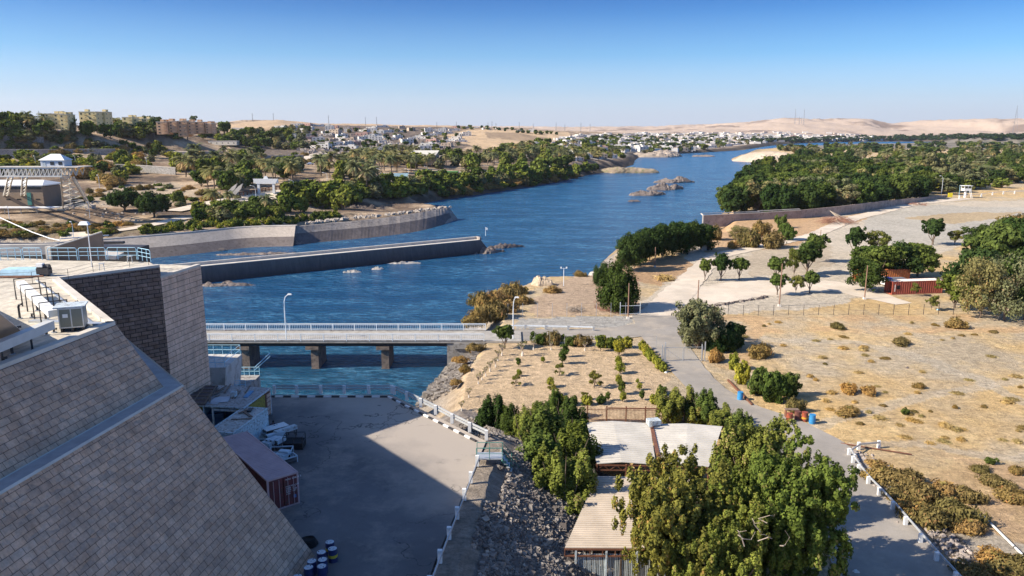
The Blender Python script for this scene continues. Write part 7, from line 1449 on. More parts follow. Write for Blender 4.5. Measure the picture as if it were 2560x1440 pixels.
def left_buildings():
    yl = simple('yellow_render', (.78, .62, .30), .9, var=.1, scale=.3); tn = simple('tan_brick_render', (.62, .38, .22), .9, var=.2, scale=.3); cr = simple('cream_render', (.62, .57, .47), .9, var=.1, scale=.3)
    def bldg(px, py, wpx, hpx, D, mat, nx, nz, lab, rz=0, group=None, d=None, bal=True, tanks=True):
        p = G(px, py) if d is None else PD(px, py, d); k = pxm(p); W_ = wpx/k; H = hpx/k; t = thing('apartment_block', lab, 'building', (p.x, p.y, p.z-1), rz, group); win_box(t, W_, D, H+1, mat, nx, nz, roof=cr, bal=bal, ww=W_/nx*.35, wh=H/nz*.4)
        if tanks:
            rg = random.Random(px)
            for q in range(3): mb = MB(); x, y = rg.uniform(-.4, .4)*W_, rg.uniform(-.3, .3)*D; mb.box((x, y, H+1+.9), (2.2, 2.2, 1.6)); mb.build('roof_hut', mat, t)
        return t
    g1 = 'yellow apartment blocks on the skyline'; g2 = 'tan apartment blocks on the hill'
    bldg(148, 319, 40, 33, 13, yl, 4, 4, 'left one of the two tall yellow apartment blocks on the skyline', .15, g1, 560); bldg(172, 322, 18, 34, 12, yl, 2, 4, 'narrow yellow wing right of the left tall block', .15, g1, 556)
    bldg(232, 309, 40, 28, 13, yl, 4, 3, 'right one of the two tall yellow apartment blocks on the skyline', .1, g1, 580); bldg(264, 309, 18, 28, 12, yl, 2, 3, 'narrow yellow wing of the right tall block', .1, g1, 588)
    for x, y, w, h, l in ((327,308,24,14,'small yellowish block right of the tall pair'),(352,310,20,12,'low yellowish block between trees'),(376,309,18,11,'low pale block at the end of the ridge row')): bldg(x, y, w, h, 12, yl, 2, 2, l, .1, g1, 620)
    for x, y, w, h, l in ((413,332,26,26,'left end tan block of the stepped group'),(440,328,20,24,'second tan block of the stepped group'),(464,338,22,34,'front tan block of the stepped group'),(486,332,18,26,'fourth tan block of the stepped group'),(505,330,22,24,'fifth tan block of the stepped group'),(528,330,16,20,'right end tan block of the stepped group')): bldg(x, y, w, h, 11, tn, 2, 4, l, .12, g2, 560)
    # white house and blue roof at the ridge
    p = G(598, 330); k = pxm(p); t = thing('white_house', 'white flat roofed house between trees on the left ridge', 'house', tuple(p)); win_box(t, 30/k, 8, 10/k, cr, 4, 1, roof=M_WHITE, ww=1.2, wh=1.0); 
    p = G(612, 332); t = thing('blue_roof_shed', 'shed with pale blue roof beside the white ridge house', 'shed', tuple(p)); mb = MB(); mb.box((0, 0, 1.2), (32/k, 6, 2.4)); mb.build('wall', M_WHITE, t); mb = MB(); mb.box((0, -.5, 2.6), (34/k, 7.4, .3), rx=-.12); mb.build('roof', simple('light_blue_roof', (.28, .45, .62), .5), t)
    # big tan building among the palms
    a = G(955, 412); b = G(1088, 408); k = pxm(a); t = thing('stone_workshop', 'large tan stone building with long pale roof behind the palms', 'building', tuple(a)); W1 = 45/k; H = 26/k; st = simple('tan_stone_wall', (.40, .30, .20), .92, var=.2, scale=.25)
    win_box(t, W1, 14, H, st, 4, 2, roof=cr, ww=1.2, wh=1.4, o=(W1*.5, 4, 0)); win_box(t, 40/k, 16, H*.8, st, 3, 1, name='link_wall', roof=cr, ww=1.4, wh=1.2, o=(W1+20/k, 12, 0), sidewin=0); mb = MB(); mb.box((W1+58/k, 8, H*.5), (64/k, 24, H)); mb.build('hall_wall', st, t)
    mb = MB(); mb.box((W1+58/k, 6, H+.6), (68/k, 27, .35), rx=.10); mb.build('hall_roof', simple('pale_hall_roof', (.60, .56, .47), .7), t)
    # grey concrete wall building in mid left
    for x, y, w, h, l in ((472,390,110,10,'long low grey building with flat roof above the palms'),(560,363,70,10,'low white walled building on the left hillside')):
        p = G(x, y); k = pxm(p); t = thing('low_building', l, 'building', tuple(p), .03); win_box(t, w/k, 7, h/k, M_CONCG if x < 500 else cr, 5, 1, roof=M_CONC, ww=.8, wh=.8)
    # long retaining walls on the hillside
    for pts, H, l in (([(-60,392),(100,391),(290,390)], 4.2, 'long grey retaining wall across the left hillside'), ([(290,428),(340,430),(440,437)], 3.6, 'dark retaining wall with shrubs below the left hill'), ([(640,402),(700,402),(760,400)], 3.5, 'low stone wall at the bend of the hill road'), ([(0,350),(60,352),(110,356)], 3, 'short terrace wall under the skyline trees')):
        W_ = [G(*q) for q in pts]; t = thing('terrace_wall', l, 'wall', tuple(W_[0])); o = W_[0]; mb = MB()
        for p, q in zip(W_, W_[1:]): mb.beam(p-o+Vector((0, 0, H/2-1)), q-o+Vector((0, 0, H/2-1)), .6, H+2)
        mb.build('wall', M_CONCG, t); mb = MB()
        for p, q in zip(W_, W_[1:]): mb.beam(p-o+Vector((0, -.02, H+.1)), q-o+Vector((0, -.02, H+.1)), .8, .2)
        mb.build('coping', M_CONC, t)
    # industrial building, conveyor truss, trestle
    p = G(112, 522); k = pxm(p); t = thing('industrial_building', 'brown windowless building with white roof at the left edge', 'building', tuple(p)); H = 62/k; W_ = 118/k+30; br = simple('brown_wall', (.24, .175, .12), .9, var=.12, scale=.2)
    mb = MB(); mb.box((-W_/2, 6, H*.42), (W_, 12, H*.9)); mb.build('wall', br, t); mb = MB(); mb.box((-W_/2, 5.8, H*.84), (W_-.6, 11.7, H*.12)); mb.build('window_band', M_GLASSD, t)
    mb = MB(); mb.box((-W_/2, 6, H*.93), (W_+1, 13.5, .4)); mb.face([(.8, -1, H*.95), (-2.5, 6, H*1.12), (-W_, 6, H*1.12), (-W_, -1, H*.95)]); mb.face([(.8, 13, H*.95), (-W_, 13, H*.95), (-W_, 6, H*1.12), (-2.5, 6, H*1.12)]); mb.face([(.8, -1, H*.95), (.8, 13, H*.95), (-2.5, 6, H*1.12)]); mb.build('roof', M_WHITE, t)
    for x in (-2.2, -9.5, -13.5): mb = MB(); mb.box((x, -.02, H*.38), (1.6, .1, .5)); mb.build('window', M_BLACK, t)
    mb = MB(); mb.box((-5.4, -.1, H*.4), (1.6, .2, H*.5)); mb.build('green_door', M_GREENS, t)
    t = thing('loading_roof', 'flat white canopy in front of the brown building', 'roof', tuple(G(60, 533))); mb = MB(); mb.box((0, 0, 2.2), (118/k*1.4, 4, .3)); mb.build('canopy', M_WHITE, t)
    for x in (-6, 0, 6): mb = MB(); mb.box((x, -1.6, 1), (.25, .25, 2.2)); mb.build('post', M_CONCG, t)
    # conveyor gantry
    d = 300; tz = lambda y: PD(100, y, d).z; z1, z0 = tz(420), tz(441); xl = PD(-60, 430, d).x; xr = PD(172, 430, d).x; x2 = PD(240, 430, d).x; Y = PD(100, 430, d).y
    t = thing('conveyor_gantry', 'pale steel lattice gantry bridge with flat deck at the left edge', 'gantry', (xr, Y, z0)); sm = simple('pale_gantry', (.62, .59, .53), .6, var=.15); L = xr-xl; Hh = z1-z0
    for yy in (0, 4):
        for z in (0, Hh): mb = MB(); mb.box((-L/2, yy, z), (L, .3, .45)); mb.build('chord', sm, t)
        mb = MB(); n = 15
        for i in range(n): x = -L*i/n; mb.beam((x, yy, 0), (x, yy, Hh), .2); mb.beam((x, yy, Hh), (x-L/n, yy, 0), .2)
        mb.build('bracing', sm, t)
    mb = MB(); mb.box((-L/2, 2, Hh+.3), (L, 4.6, .3)); mb.build('deck', M_CONC, t)
    mb = MB(); mb.box(((x2-xr)/2, 2, Hh+.35), (x2-xr, 9, .3)); mb.build('end_deck', M_CONC, t); mb = MB()
    for yy in (0, 4):
        for i in range(3): w = (x2-xr)*.8/3; mb.beam((w*i, yy, Hh), (w*(i+.5), yy, Hh*.1), .2); mb.beam((w*(i+.5), yy, Hh*.1), (w*(i+1), yy, Hh), .2)
    mb.build('end_bracing', sm, t)
    hx0, hx1 = PD(103, 420, d).x-xr, PD(181, 420, d).x-xr; hw = hx1-hx0; hh = tz(404)-tz(420)
    t = thing('control_cabin', 'white corrugated cabin with hipped roof standing on the lattice gantry', 'cabin', (xr+hx0, Y, z1+.45)); mb = MB(); mb.box((hw/2, 2.5, hh/2), (hw, 4.6, hh)); mb.build('wall', simple('pale_cabin', (.52, .55, .58), .6, var=.08), t)
    mb = MB(); r = .5; e = [(-r, -.2, hh), (hw+r, -.2, hh), (hw+r, 5.2, hh), (-r, 5.2, hh)]; ra = (2.4, 2.5, hh+2.0); rb = (hw-2.2, 2.5, hh+2.0); mb.face([e[0], e[1], rb, ra]); mb.face([e[2], e[3], ra, rb]); mb.face([e[3], e[0], ra]); mb.face([e[1], e[2], rb]); mb.build('roof', M_WHITE, t)
    for x in (hw*.5, hw*.85): mb = MB(); mb.box((x, .17, hh*.5), (1.3, .1, hh*.5)); mb.build('window', M_GLASSD, t)
    mb = MB(); mb.box((hw*.15, .17, hh*.42), (1.0, .1, hh*.8)); mb.build('door', M_DWHITE, t)
    # trestle tower under the gantry
    p = G(158, 525); k = pxm(p); t = thing('trestle_tower', 'leaning lattice trestle legs under the gantry end', 'tower', tuple(p)); T_ = [(PD(x, 444, d)-Vector(p)) for x in (152, 172)]; B = [Vector((0, 0, 0)), G(225, 520)-Vector(p)]; mb = MB()
    for q0, q1 in ((B[0], T_[0]), (B[1], T_[1]+Vector((1, 0, 0))), (B[0]+Vector((1.2, 3, 0)), T_[0]+Vector((1.2, 3, 0))), (B[1]+Vector((-1, 3, 0)), T_[1]+Vector((0, 3, 0)))): mb.beam(q0, q1, .4)
    for i in range(7): f, f2 = i/7, (i+1)/7; a, b, a2, b2 = B[0].lerp(T_[0], f), B[1].lerp(T_[1], f), B[0].lerp(T_[0], f2), B[1].lerp(T_[1], f2); mb.beam(a, b2, .22); mb.beam(b, a2, .22); mb.beam(a2, b2, .22)
    mb.build('lattice', sm, t)
    for q in B: mb = MB(); mb.box((q.x, q.y, q.z+.2), (3, 3, 2)); mb.build('footing', M_CONC, t)
    t = thing('trestle_tower', 'lattice trestle legs in front of the brown building', 'tower', tuple(G(24, 520))); mb = MB(); T0 = PD(20, 444, d-10)-Vector(t.location); T1 = PD(56, 444, d-10)-Vector(t.location)
    for q0, q1 in ((Vector((-2, 0, 4)), T0), (Vector((5, 0, 4)), T1)): mb.beam(q0, q1, .4); mb.beam(q0+Vector((1.5, 0, 0)), q1+Vector((1.5, 0, 0)), .4)
    for i in range(6): f, f2 = i/6, (i+1)/6; mb.beam(Vector((-2, 0, 4)).lerp(T0, f), Vector((-.5, 0, 4)).lerp(T0+Vector((1.5, 0, 0)), f2), .2); mb.beam(Vector((5, 0, 4)).lerp(T1, f), Vector((6.5, 0, 4)).lerp(T1+Vector((1.5, 0, 0)), f2), .2)
    mb.beam(Vector((-2, 0, 4)), Vector((5, 0, 4)), .3); mb.build('lattice', sm, t)
    # gate arch on the river road
    a = G(648, 484); b = G(686, 481); k = pxm(a); t = thing('gate_arch', 'white two-legged gate arch with crest over the river road', 'gate', tuple(a)); w = (b-a).length; H = 24/k; mb = MB()
    for x in (0, w): mb.box((x, 0, H*.5), (1.0, .9, H)); 
    mb.build('gate_post', M_WHITE, t); mb = MB(); mb.face([(-1, -.6, H), (w+1, -.6, H), (w+2.2, -.6, H+2.2), (-2.2, -.6, H+2.2)]); mb.box((w/2, 0, H+.2), (w+2, 1.1, .4)); mb.box((w/2, 0, H+1.2), (w+4, 1.0, 1.8)); mb.box((w/2, 0, H+2.6), (2.4, .6, 1.4), taper=.4); mb.build('lintel', M_WHITE, t)
    # leaning slab monument
    a = G(563, 492); k = pxm(a); t = thing('slab_monument', 'pair of tall leaning pale slabs beside the river road', 'monument', tuple(a)); 
    for dx, nme in ((0, 'slab'), (2.4, 'slab')):
        mb = MB(); H = 33/k; p = [(-1.0+dx, 0, 0), (1.2+dx, 0, 0), (4.4+dx, 0, H*.6), (5.3+dx, 0, H), (3.2+dx, 0, H*.75)]; mb.face(p); mb.face([(x, 1, z) for x, y, z in p][::-1])
        for i in range(5): x, y, z = p[i]; x2_, y2_, z2_ = p[(i+1) % 5]; mb.face([(x, 0, z), (x, 1, z), (x2_, 1, z2_), (x2_, 0, z2_)])
        mb.build(nme, M_CONC, t)
    # railing of the river road
    def rail(pts, lab, n, H=1.1, mat=M_CONC):
        W_ = [G(*q) for q in pts]; t = thing('road_railing', lab, 'railing', tuple(W_[0])); o = W_[0]; mb = MB(); Ls = [0]
        for p, q in zip(W_, W_[1:]): mb.beam(p-o+Vector((0, 0, H)), q-o+Vector((0, 0, H)), .3, .22); mb.beam(p-o+Vector((0, 0, H*.5)), q-o+Vector((0, 0, H*.5)), .2, .15); Ls.append(Ls[-1]+(q-p).length)
        mb.build('rail', mat, t)
        for k in range(n+1):
            s = Ls[-1]*k/n; i = max(0, min(len(Ls)-2, int(np.searchsorted(Ls, s))-1)); f = (s-Ls[i])/(Ls[i+1]-Ls[i]); p = W_[i].lerp(W_[i+1], f)-o; mb = MB(); mb.box((p.x, p.y, p.z+H*.5), (.35, .35, H*1.1)); mb.build('post', mat, t)
    rail([(540,512),(640,497),(760,484),(880,468),(990,455)], 'pale concrete railing on the river side of the left bank road', 40); rail([(600,492),(700,474),(800,460)], 'iron fence on the landward side of the left bank road', 30, 1.8, M_RUST)
    ribbon('road', [G(x, y) for x, y in ((430,530),(520,510),(600,500),(700,487),(800,474),(900,461),(990,451),(1100,441),(1250,431),(1400,417))], [8]*10, M_TRACK, .5)
    ribbon('path', [G(x, y) for x, y in ((700,425),(745,405),(790,388),(815,384))], [9]*4, M_TRACK, .6)
    ribbon('path', [G(x, y) for x, y in ((150,598),(300,578),(400,560),(470,545))], [5]*4, M_TRACK, .3)
    for x, y, h, l in ((640,500,36,'street lamp left of the white gate arch'),(736,488,38,'street lamp on the river road right of the gate arch'),(819,470,38,'street lamp on the river road beside the bright trees'),(951,448,26,'street lamp on the river road below the palms'),(1022,446,24,'street lamp near the green field'),(1070,440,24,'street lamp furthest along the river road'),(24,552,36,'street lamp at the far left above the canopy'),(225,545,40,'green lamp pole beside the trestle footing'),(185,600,46,'pale lamp post rising beyond the roof railings'),(250,478,40,'wooden pole on the left hillside track'),(368,422,28,'pale post on the hillside wall'),(190,418,28,'post right of the white cabin'),(90,418,28,'post left of the white cabin')):
        p = G(x, y); H = h/pxm(p)
        street_lamp(tuple(p), H, l, 2.0 if y < 520 and y > 430 and x > 600 else .5, flip=-1, group='lamps and posts of the left bank')
    # small field and blue-white strip
    for x, y, w, l, m in ((1090,431,110,'bright green lawn strip among the palms', simple('lawn', (.06, .16, .03), .9)),): 
        p = G(x, y); k = pxm(p); mb = MB(); mb.box((0, 0, .4), (w/k, 14, .5)); tag(mb.build('lawn', m, None, tuple(p)), kind='structure')
    p = G(985, 442); k = pxm(p); t = thing('blue_fence', 'pale blue and white low fence beside the lawn', 'fence', tuple(p)); mb = MB(); mb.box((0, 0, 1), (70/k, .4, 2)); mb.build('panel', simple('pale_blue_panel', (.42, .62, .70), .6), t)
    # cars near the hill road
    for x, y, l, c in ((776,412,'small white and blue car parked on the hill road', (.55, .62, .7)),):
        p = G(x, y); t = thing('parked_car', l, 'car', tuple(p), .3); mb = MB(); mb.box((0, 0, .7), (4.4, 1.8, .8), taper=.95); mb.box((-.2, 0, 1.35), (2.4, 1.6, .6), taper=.75); mb.build('body', simple('car_paint', c, .3), t)
        for a in (-1.4, 1.4):
            for b in (-.8, .8): mb = MB(); mb.tube([(a, b-.1, .33), (a, b+.1, .33)], .33, 10); mb.build('wheel', M_BLACK, t)
    # fishing boat
    p = P(1358, 455, 0); t = thing('rowing_boat', 'small pale boat moored under the left bank', 'boat', tuple(p), .15); mb = MB(); secs = [(-3, .1, .6), (-1.8, .75, .5), (0, .95, .45), (1.8, .8, .5), (3.2, .08, .75)]
    for (x0, w0, h0), (x1, w1, h1) in zip(secs, secs[1:]):
        for s in (-1, 1): mb.face([(x0, s*w0, h0), (x1, s*w1, h1), (x1, s*w1*.5, -.1), (x0, s*w0*.5, -.1)]); 
        mb.face([(x0, -w0*.5, .05), (x1, -w1*.5, .05), (x1, w1*.5, .05), (x0, w0*.5, .05)])
    mb.build('hull', M_WHITE, t); mb = MB(); mb.box((-.8, 0, .4), (.3, 1.6, .06)); mb.box((.9, 0, .4), (.3, 1.6, .06)); mb.build('bench', M_WOOD, t)
    t = thing('hanging_cable', 'thick pale cable sagging across the left edge of the picture', 'cable', tuple(PD(-40, 536, 110))); o = Vector(t.location); mb = MB(); mb.tube([PD(x, y, 110-i*4)-o for i, (x, y) in enumerate([(-40,536),(0,544),(35,560),(80,580),(125,596),(150,601)])], .055, 6); mb.build('cable', M_WHITE, t)
left_buildings()

def houses():
    cols = {'white': simple('white_house_render', (.62, .59, .54), .9, var=.06, scale=.1), 'tan': simple('tan_house_render', (.46, .36, .27), .9, var=.12, scale=.1), 'grey': simple('grey_house_render', (.36, .33, .30), .9, var=.12, scale=.1), 'pink': simple('pink_house_render', (.50, .30, .24), .9, var=.1)}
    protos = []
    for i, (c, w, d, h) in enumerate([('white', 12, 9, 3.6), ('white', 9, 8, 6.4), ('white', 16, 7, 3.4), ('tan', 11, 8, 3.6), ('grey', 10, 9, 3.8), ('white', 8, 7, 3.2), ('tan', 9, 8, 6.2), ('pink', 11, 8, 5)]):
        t = thing('flat_roofed_house', 'x', 'house'); mb = MB(); mb.box((0, 0, h/2-1), (w, d, h+2)); mb.box((w*.2, d*.1, h+.8), (w*.3, d*.35, 1.7))
        mb.build('wall', cols[c], t); mb = MB()
        for k in range(3): mb.box((-w/2+w*(k+.5)/3, -d/2, h*.3 if h > 5 else h*.52), (1.0, .1, 1.2)); mb.box((-w/2+w*(k+.5)/3, -d/2, h*.75 if h > 5 else h*.52), (1.0, .1, 1.2))
        mb.build('windows', M_GLASSD, t)['kind'] = 'stuff'
        mb = MB(); mb.box((w*.34, -d/2, 1.0), (1.1, .1, 2.0)); mb.build('door', M_WOOD, t); mb = MB(); mb.box((0, 0, h+.12), (w*.96, d*.96, .2)); mb.build('roof', cols['tan'] if i % 3 == 0 else cols['grey'], t); protos.append([t, c, kidlist(t), False])
    def put(pts, where, group, seed, s=(.8, 1.3), wt=(0, 0, 1, 1, 2, 2, 5, 5, 0, 3, 4, 6, 1, 7)):
        rg = random.Random(seed)
        for p in Gm(pts):
            if p.z < 1.2: continue
            i = rg.choice(wt) if rg.random() > .03 else 7; t, c, kids, used = protos[i]; lab = '%s flat roofed %shouse %s' % (c, 'two storey ' if i in (1, 6) else 'long ' if i == 2 else 'small ' if i == 5 else '', where); sc = rg.uniform(*s); rz = rg.uniform(-.3, .5)
            if not used: protos[i][3] = True; t.location = p; t.rotation_euler = (0, 0, rz); t.scale = (sc, sc, sc*.6); t['label'] = lab; t['group'] = group
            else: dup(t, p, rz, (sc, sc, sc*.6), lab, group, kids)
    put(scatter([(690,318),(760,312),(1000,318),(1130,322),(1170,335),(1150,372),(1080,384),(960,380),(830,378),(740,360),(700,345)], 100, 21, 14, .35), 'in the village on the brown rocky slope', 'houses of the hillside village', 21, (.8, 1.35))
    put(scatter([(1290,372),(1340,362),(1400,360),(1500,372),(1540,398),(1480,402),(1380,400),(1290,392)], 42, 22, 16, .4), 'among the palms near the river bend', 'houses by the river bend', 22, (.9, 1.3))
    put(scatter([(1400,356),(1440,345),(1500,337),(1620,333),(1700,333),(1830,335),(1960,338),(1990,350),(1850,362),(1750,374),(1620,380),(1540,380),(1450,372)], 150, 23, 9, .4), 'in the white town beyond the river bend', 'houses of the white town', 23, (1.0, 1.9), (0, 0, 1, 1, 2, 5, 5, 0, 3, 4, 1, 1))
    put(scatter([(1830,338),(1990,340),(2200,346),(2200,351),(1990,352),(1870,352)], 50, 24, 9, .3), 'at the foot of the desert hills', 'houses under the desert hills', 24, (1.3, 2.2), (0, 1, 2, 5, 1))
    put([(1140,320),(1165,321),(1190,320),(1215,323),(1330,330),(740,313),(770,314),(1300,328),(1245,322)], 'on the bare skyline ridge', 'houses on the skyline ridge', 25, (.9, 1.2))
houses()

def left_plants():
    def sc(poly, n, seed, keys, h, w, lab, group, md=10, asp=.5):
        pts = scatter(poly, n, seed, md, asp)
        for i, ((x, y), p) in enumerate(zip(pts, Gm(pts))):
            if p.z < .6: continue
            k = keys[i % len(keys)]; plant(k, (p.x, p.y, p.z-.3), _rr.uniform(*h), _rr.uniform(*w) if w else None, (lab[k] if isinstance(lab, dict) else lab), group)
    PL = lambda w: {'palm1': 'date palm %s' % w, 'palm2': 'tall date palm %s' % w, 'palm3': 'low bushy date palm %s' % w, 'mid1': 'bright green tree %s' % w, 'mid2': 'green tree %s' % w, 'mid3': 'grey green tree %s' % w, 'mid4': 'dark green tree %s' % w, 'shrubL': 'green shrub %s' % w, 'shrubY': 'yellow green shrub %s' % w, 'bushB': 'dry reed bush %s' % w, 'bushS': 'brown bush %s' % w, 'far1': 'dark tree %s' % w, 'far2': 'green tree %s' % w, 'far3': 'grey green tree %s' % w}
    belt = [(790,448),(830,415),(900,400),(1000,395),(1120,400),(1250,388),(1420,385),(1500,392),(1500,402),(1400,410),(1260,420),(1110,428),(980,436),(900,448)]
    sc(belt, 108, 31, ['palm1','palm2','mid3','palm3','mid2','palm1','palm2'], (8, 12), None, PL('in the palm belt along the left bank'), 'palm belt of the left bank', 11, .6)
    sc([(430,440),(470,408),(560,398),(650,400),(740,420),(780,445),(740,462),(640,478),(560,486),(500,470)], 58, 32, ['palm1','mid2','palm3','mid4','palm2','mid3'], (7, 11), None, PL('in the grove above the gate arch'), 'grove above the gate arch', 12, .6)
    sc([(700,498),(800,486),(900,474),(1000,463),(1130,452),(1280,442),(1420,428),(1490,424),(1480,436),(1400,444),(1290,458),(1190,472),(1080,486),(1000,496),(900,508),(760,512)], 85, 33, ['mid1','mid2','mid1','mid4','mid2','mid3'], (6, 9.5), (8, 12), PL('on the bank between road and river'), 'trees between road and river', 14, .5)
    sc([(1240,450),(1400,436),(1490,432),(1485,440),(1400,452),(1290,468),(1180,482),(1100,492),(1100,486)], 45, 34, ['bushB','bushS','shrubL','shrubY','bushB'], (3, 5), (8, 12), PL('fringing the water on the left bank'), 'reeds fringing the left bank', 14, .4)
    sc([(480,560),(500,530),(560,524),(680,520),(700,545),(620,552),(520,560)], 34, 35, ['mid2','mid3','mid4','shrubL'], (4, 6), (5, 9), PL('in the garden behind the paved quay'), 'garden behind the quay', 16, .5)
    sc([(345,578),(480,562),(620,556),(760,545),(840,530),(850,545),(740,560),(600,566),(460,578),(360,588)], 80, 36, ['shrubL','shrubY','shrubL'], (1.8, 2.8), (2.5, 4), PL('in the rows of the quay garden'), 'shrub rows of the quay garden', 9, .5)
    sc([(-60,352),(-60,322),(130,324),(300,312),(400,315),(560,328),(600,335),(520,350),(400,352),(250,348),(100,352)], 80, 37, ['mid4','mid2','mid4','mid3','palm2'], (7, 12), (9, 14), PL('around the apartment blocks on the left ridge'), 'trees of the left ridge', 10, .5)
    sc([(540,352),(640,330),(750,322),(780,332),(760,350),(760,375),(640,372),(560,366)], 44, 38, ['mid4','mid3','mid2','mid3'], (7, 11), (9, 13), PL('on the slope below the white ridge house'), 'trees below the ridge house', 13, .5)
    sc([(200,440),(230,398),(330,372),(420,372),(430,400),(340,430),(300,470),(240,460)], 36, 39, ['mid3','shrubY','mid2','bushB','mid4'], (4, 8), None, PL('on the left hillside above the track'), 'scrub of the left hillside', 14, .5)
    sc([(-60,440),(-60,400),(90,398),(200,400),(240,420),(120,432)], 30, 40, ['mid3','mid4','mid2','shrubY'], (4, 7), (7, 12), PL('behind the lattice gantry'), 'trees behind the gantry', 14, .5)
    sc([(-40,588),(-40,552),(200,562),(330,556),(300,585),(100,592)], 40, 41, ['bushS','bushB','shrubL','bushS'], (1.2, 2.2), (4, 7), PL('on the dark slope left of the quay garden'), 'bushes of the dark slope', 14, .5)
    sc([(150,512),(250,470),(430,462),(520,480),(600,500),(480,520),(420,515),(330,500),(220,505)], 34, 42, ['bushB','shrubL','bushS','mid3'], (1.5, 3), (4, 7), PL('on the sandy ground around the dark umbrella trees'), 'bushes on the sandy ground', 18, .6)
    sc([(700,345),(760,325),(1000,326),(1130,330),(1160,350),(1120,395),(940,385),(800,382)], 85, 43, ['far1','far2','far3','mid4'], (3, 5.5), (6, 11), PL('between the houses of the hillside village'), 'trees of the hillside village', 10, .4)
    sc([(1250,376),(1340,362),(1440,356),(1560,380),(1560,396),(1500,404),(1400,404),(1280,400)], 70, 44, ['mid4','mid3','palm2','mid2'], (7, 11), (9, 14), PL('among the houses near the river bend'), 'trees near the river bend', 12, .4)
    sc([(1440,360),(1500,345),(1700,340),(1960,342),(1980,352),(1850,364),(1740,378),(1600,386),(1500,380)], 150, 45, ['far1','far2','far3'], (6, 10), (13, 24), PL('in the white town beyond the river bend'), 'trees of the white town', 8, .4)
    sc([(1130,320),(1180,318),(1260,322),(1330,328),(1400,338),(1330,336),(1200,326)], 24, 46, ['far1','far2'], (4, 6), (8, 12), PL('on the skyline ridge'), 'trees of the skyline ridge', 10, .3)
    for k, x, y, h, w, l in [('umb',312,527,56,84,'dark umbrella tree on the sandy ground, left of two'),('umb',386,543,64,86,'dark umbrella tree in front of the other, larger'),('mid2',444,512,36,36,'small upright tree right of the umbrella trees'),('mid1',818,522,62,70,'bright yellow green tree above the old river wall'),('mid2',856,525,54,60,'dark green tree beside the bright yellow green one'),('mid1',720,530,54,66,'large green tree above the garden by the river road'),('mid2',752,530,50,50,'green tree overlapping the large one'),('mid1',878,510,50,52,'bright tree right of the yellow green one'),('palm3',670,535,44,44,'date palm standing alone in the quay garden'),('palm2',890,482,74,56,'tallest date palm beside the river road'),('palm2',918,492,70,56,'date palm with drooping dead fronds on the river side'),('palm1',930,480,66,54,'date palm behind the drooping one'),('palm3',535,520,44,52,'date palm left of the slab monument foot'),('palm3',572,512,32,34,'short date palm below the slab monument'),('mid2',366,582,24,40,'clipped bush on the edge of the paved quay'),
        ('palm2',75,330,46,34,'tall thin palm on the far left skyline'),('mid4',40,325,44,50,'big dark tree on the far left skyline'),('mid4',15,332,50,50,'dark tree at the left picture edge on the skyline'),('mid4',484,310,20,18,'round dark tree above the tan blocks'),('mid1',1300,440,40,60,'dense green tree on the bank, left of two by the bend'),('mid2',1350,437,44,70,'dense dark tree on the bank near the bend'),('mid4',1395,432,40,50,'dark tree at the end of the dense group'),('mid4',1420,412,24,40,'tree behind the dense bank group')]: plantpx(k, x, y, h, l, None, w)
left_plants()

def more_left():
    def sc2(poly, n, seed, keys, h, w, lab, group):
        pts = scatter(poly, n, seed, 14, .4)
        for i, p in enumerate(Gm(pts)): plant(keys[i % len(keys)], (p.x, p.y, p.z-.2), _rr.uniform(*h), _rr.uniform(*w), lab, group)
    sc2([(-60,388),(-60,345),(120,348),(250,352),(330,362),(420,375),(400,392),(200,388)], 46, 51, ['mid3','bushS','mid2','shrubL','bushB'], (2, 5), (5, 11), 'green or withered shrub on the terraces under the left ridge', 'shrubs of the left terraces')
    sc2([(560,400),(640,392),(820,388),(1000,392),(900,402),(780,410),(600,408)], 26, 52, ['mid3','bushS','shrubL'], (2, 4), (5, 9), 'low shrub on the rocky ground above the palm groves', 'shrubs above the palm groves')
    # rocky debris of the village slope and the dense far town
    rg = np.random.RandomState(77)
    def boxes(pts, w, h, seed, name, lab, mats, cat):
        r = random.Random(seed); mb = MB()
        for p in Gm(pts):
            if p.z < 1.0: continue
            mb.m = r.choice([0, 0, 0, 1, 2]); mb.box((p.x, p.y, p.z+h[0]*.3), (r.uniform(*w), r.uniform(*w)*.7, r.uniform(*h)), rz=r.uniform(-.4, .4), taper=1.0 if cat == 'houses' else .6)
        tag(mb.build(name, mats), lab, cat, kind='stuff')
    boxes(scatter([(1400,352),(1440,343),(1500,337),(1700,331),(1850,333),(1960,330),(2100,334),(2200,345),(2180,351),(1990,353),(1850,362),(1750,374),(1620,380),(1500,378),(1400,362)], 430, 61, 4, .3), (10, 24), (4, 9), 62, 'far_town', 'hundreds of tiny white houses filling the far town below the dunes', [simple('far_white', (.56, .53, .50), .9, var=.05, scale=.05), simple('far_tan', (.48, .40, .33), .9), simple('far_grey', (.36, .34, .33), .9)], 'houses')
    boxes(scatter([(640,345),(760,335),(1000,345),(1150,350),(1120,395),(900,398),(760,385)], 620, 63, 3, .3), (1.5, 5), (1.5, 3.5), 64, 'scattered_rocks', 'dark boulders scattered over the village slope', [M_ROCK, M_ROCKD, M_ROCKM], 'rocks')
    boxes(scatter([(180,540),(180,500),(320,440),(520,470),(660,500),(560,520),(440,520),(330,556)], 130, 65, 4, .3), (.6, 1.6), (.4, .9), 66, 'scattered_rocks', 'pale broken rocks on the sandy ground behind the quay', [M_ROCKM, M_ROCK, M_ROCKM], 'rocks')
more_left()

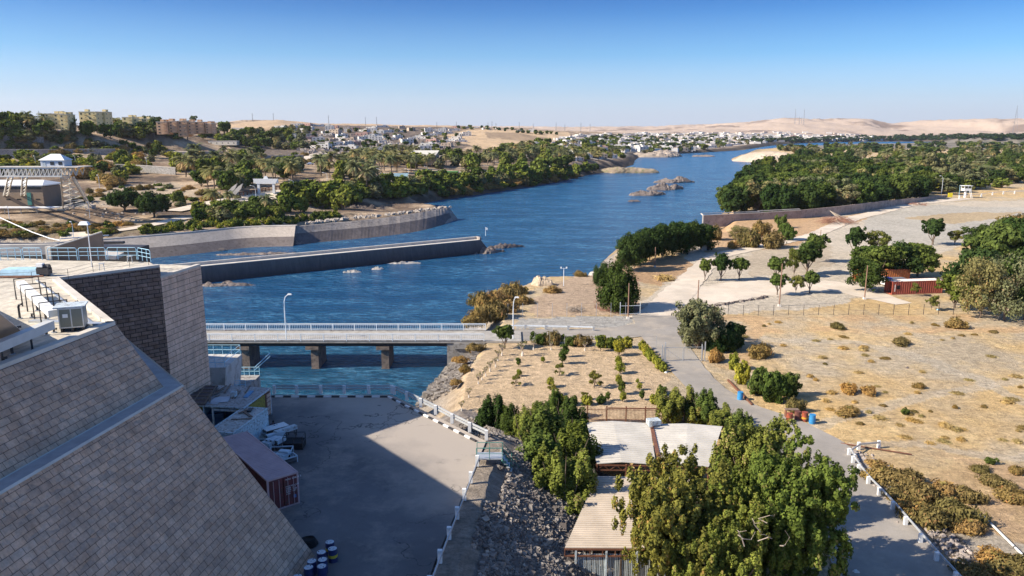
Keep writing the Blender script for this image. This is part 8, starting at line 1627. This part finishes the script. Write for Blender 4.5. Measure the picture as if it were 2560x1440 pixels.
def masts():
    m = simple('mast_grey', (.20, .21, .23), .6)
    L = [(102,277,320,700),(345,297,316,1000),(632,283,306,1300),(684,282,302,1350),(822,288,311,1400),(914,292,312,1500),(942,292,313,1550),(1092,305,318,1500),(1141,304,321,1600),(1230,303,321,1700),(1298,305,324,2200),(1333,308,326,2500),(1390,306,328,2600),(1412,309,330,2600),(1452,306,330,2700),(1475,309,330,2700),(1986,272,318,3700),(2008,272,318,3700),(1997,291,318,3650),(2003,291,318,3800),(1220,306,322,1700),(1240,308,322,1750)]
    big = (2533, 263, 345, 3000)
    for i, (x, y0, y1, d) in enumerate(L+[big]):
        p = PD(x, y1, d); g = gz(p.x, p.y); top = PD(x, y0, d).z; b = min(g, p.z)-2; H = top-b; w = H*(.07 if x != 2533 else .17); r = d/1900*.28
        t = thing('lattice_mast', {2533: 'tallest lattice mast, on a rock at the right edge of the skyline', 1986: 'left tall mast of the group on the desert hill', 2008: 'right tall mast of the group on the desert hill', 1997: 'short left inner mast on the desert hill', 2003: 'short right inner mast on the desert hill', 102: 'mast left of the yellow apartment blocks', 684: 'thin lattice mast left of the sandy hilltop', 632: 'lattice mast above the white ridge house', 822: 'lone mast right of the sandy hilltop'}.get(x, 'distant lattice mast on the skyline above the village'), 'mast', (p.x, p.y, b), 0, 'lattice masts on the skyline')
        mb = MB()
        for sx, sy in ((-1, -1), (1, -1), (0, 1)): mb.beam((sx*w/2, sy*w/2, 0), (sx*.1, sy*.1, H), r)
        n = 9 if x != 2533 else 12
        for k in range(n):
            f0, f1 = k/n, (k+1)/n; a0, a1 = (1-f0)*w/2, (1-f1)*w/2; mb.beam((-a0, -a0, H*f0), (a1, -a1, H*f1), r*.5); mb.beam((a0, -a0, H*f0), (-a1, -a1, H*f1), r*.5)
        mb.build('lattice', m, t)
        if x < 1500:
            mb = MB()
            for f in (.8, .92): mb.beam((-H*.09, 0, H*f), (H*.09, 0, H*f), r*.8)
            mb.build('cross_arm', m, t)
masts()

# ------------------------------------------------------------------ air
def haze():
    m = bpy.data.materials.new('haze_air'); m.use_nodes = True; nt = m.node_tree; nt.nodes.clear(); out = N(nt, 'ShaderNodeOutputMaterial'); v = N(nt, 'ShaderNodeVolumePrincipled')
    v.inputs['Color'].default_value = (.93, .95, 1, 1); v.inputs['Density'].default_value = .000038; v.inputs['Anisotropy'].default_value = .3; nt.links.new(v.outputs[0], out.inputs['Volume'])
    mb = MB(); x0, x1, y0, y1, z0, z1 = -9500, 9500, -90, 9800, -45, 420
    mb.box(((x0+x1)/2, (y0+y1)/2, (z0+z1)/2), (x1-x0, y1-y0, z1-z0)); tag(mb.build('haze', m), kind='stuff')
haze()
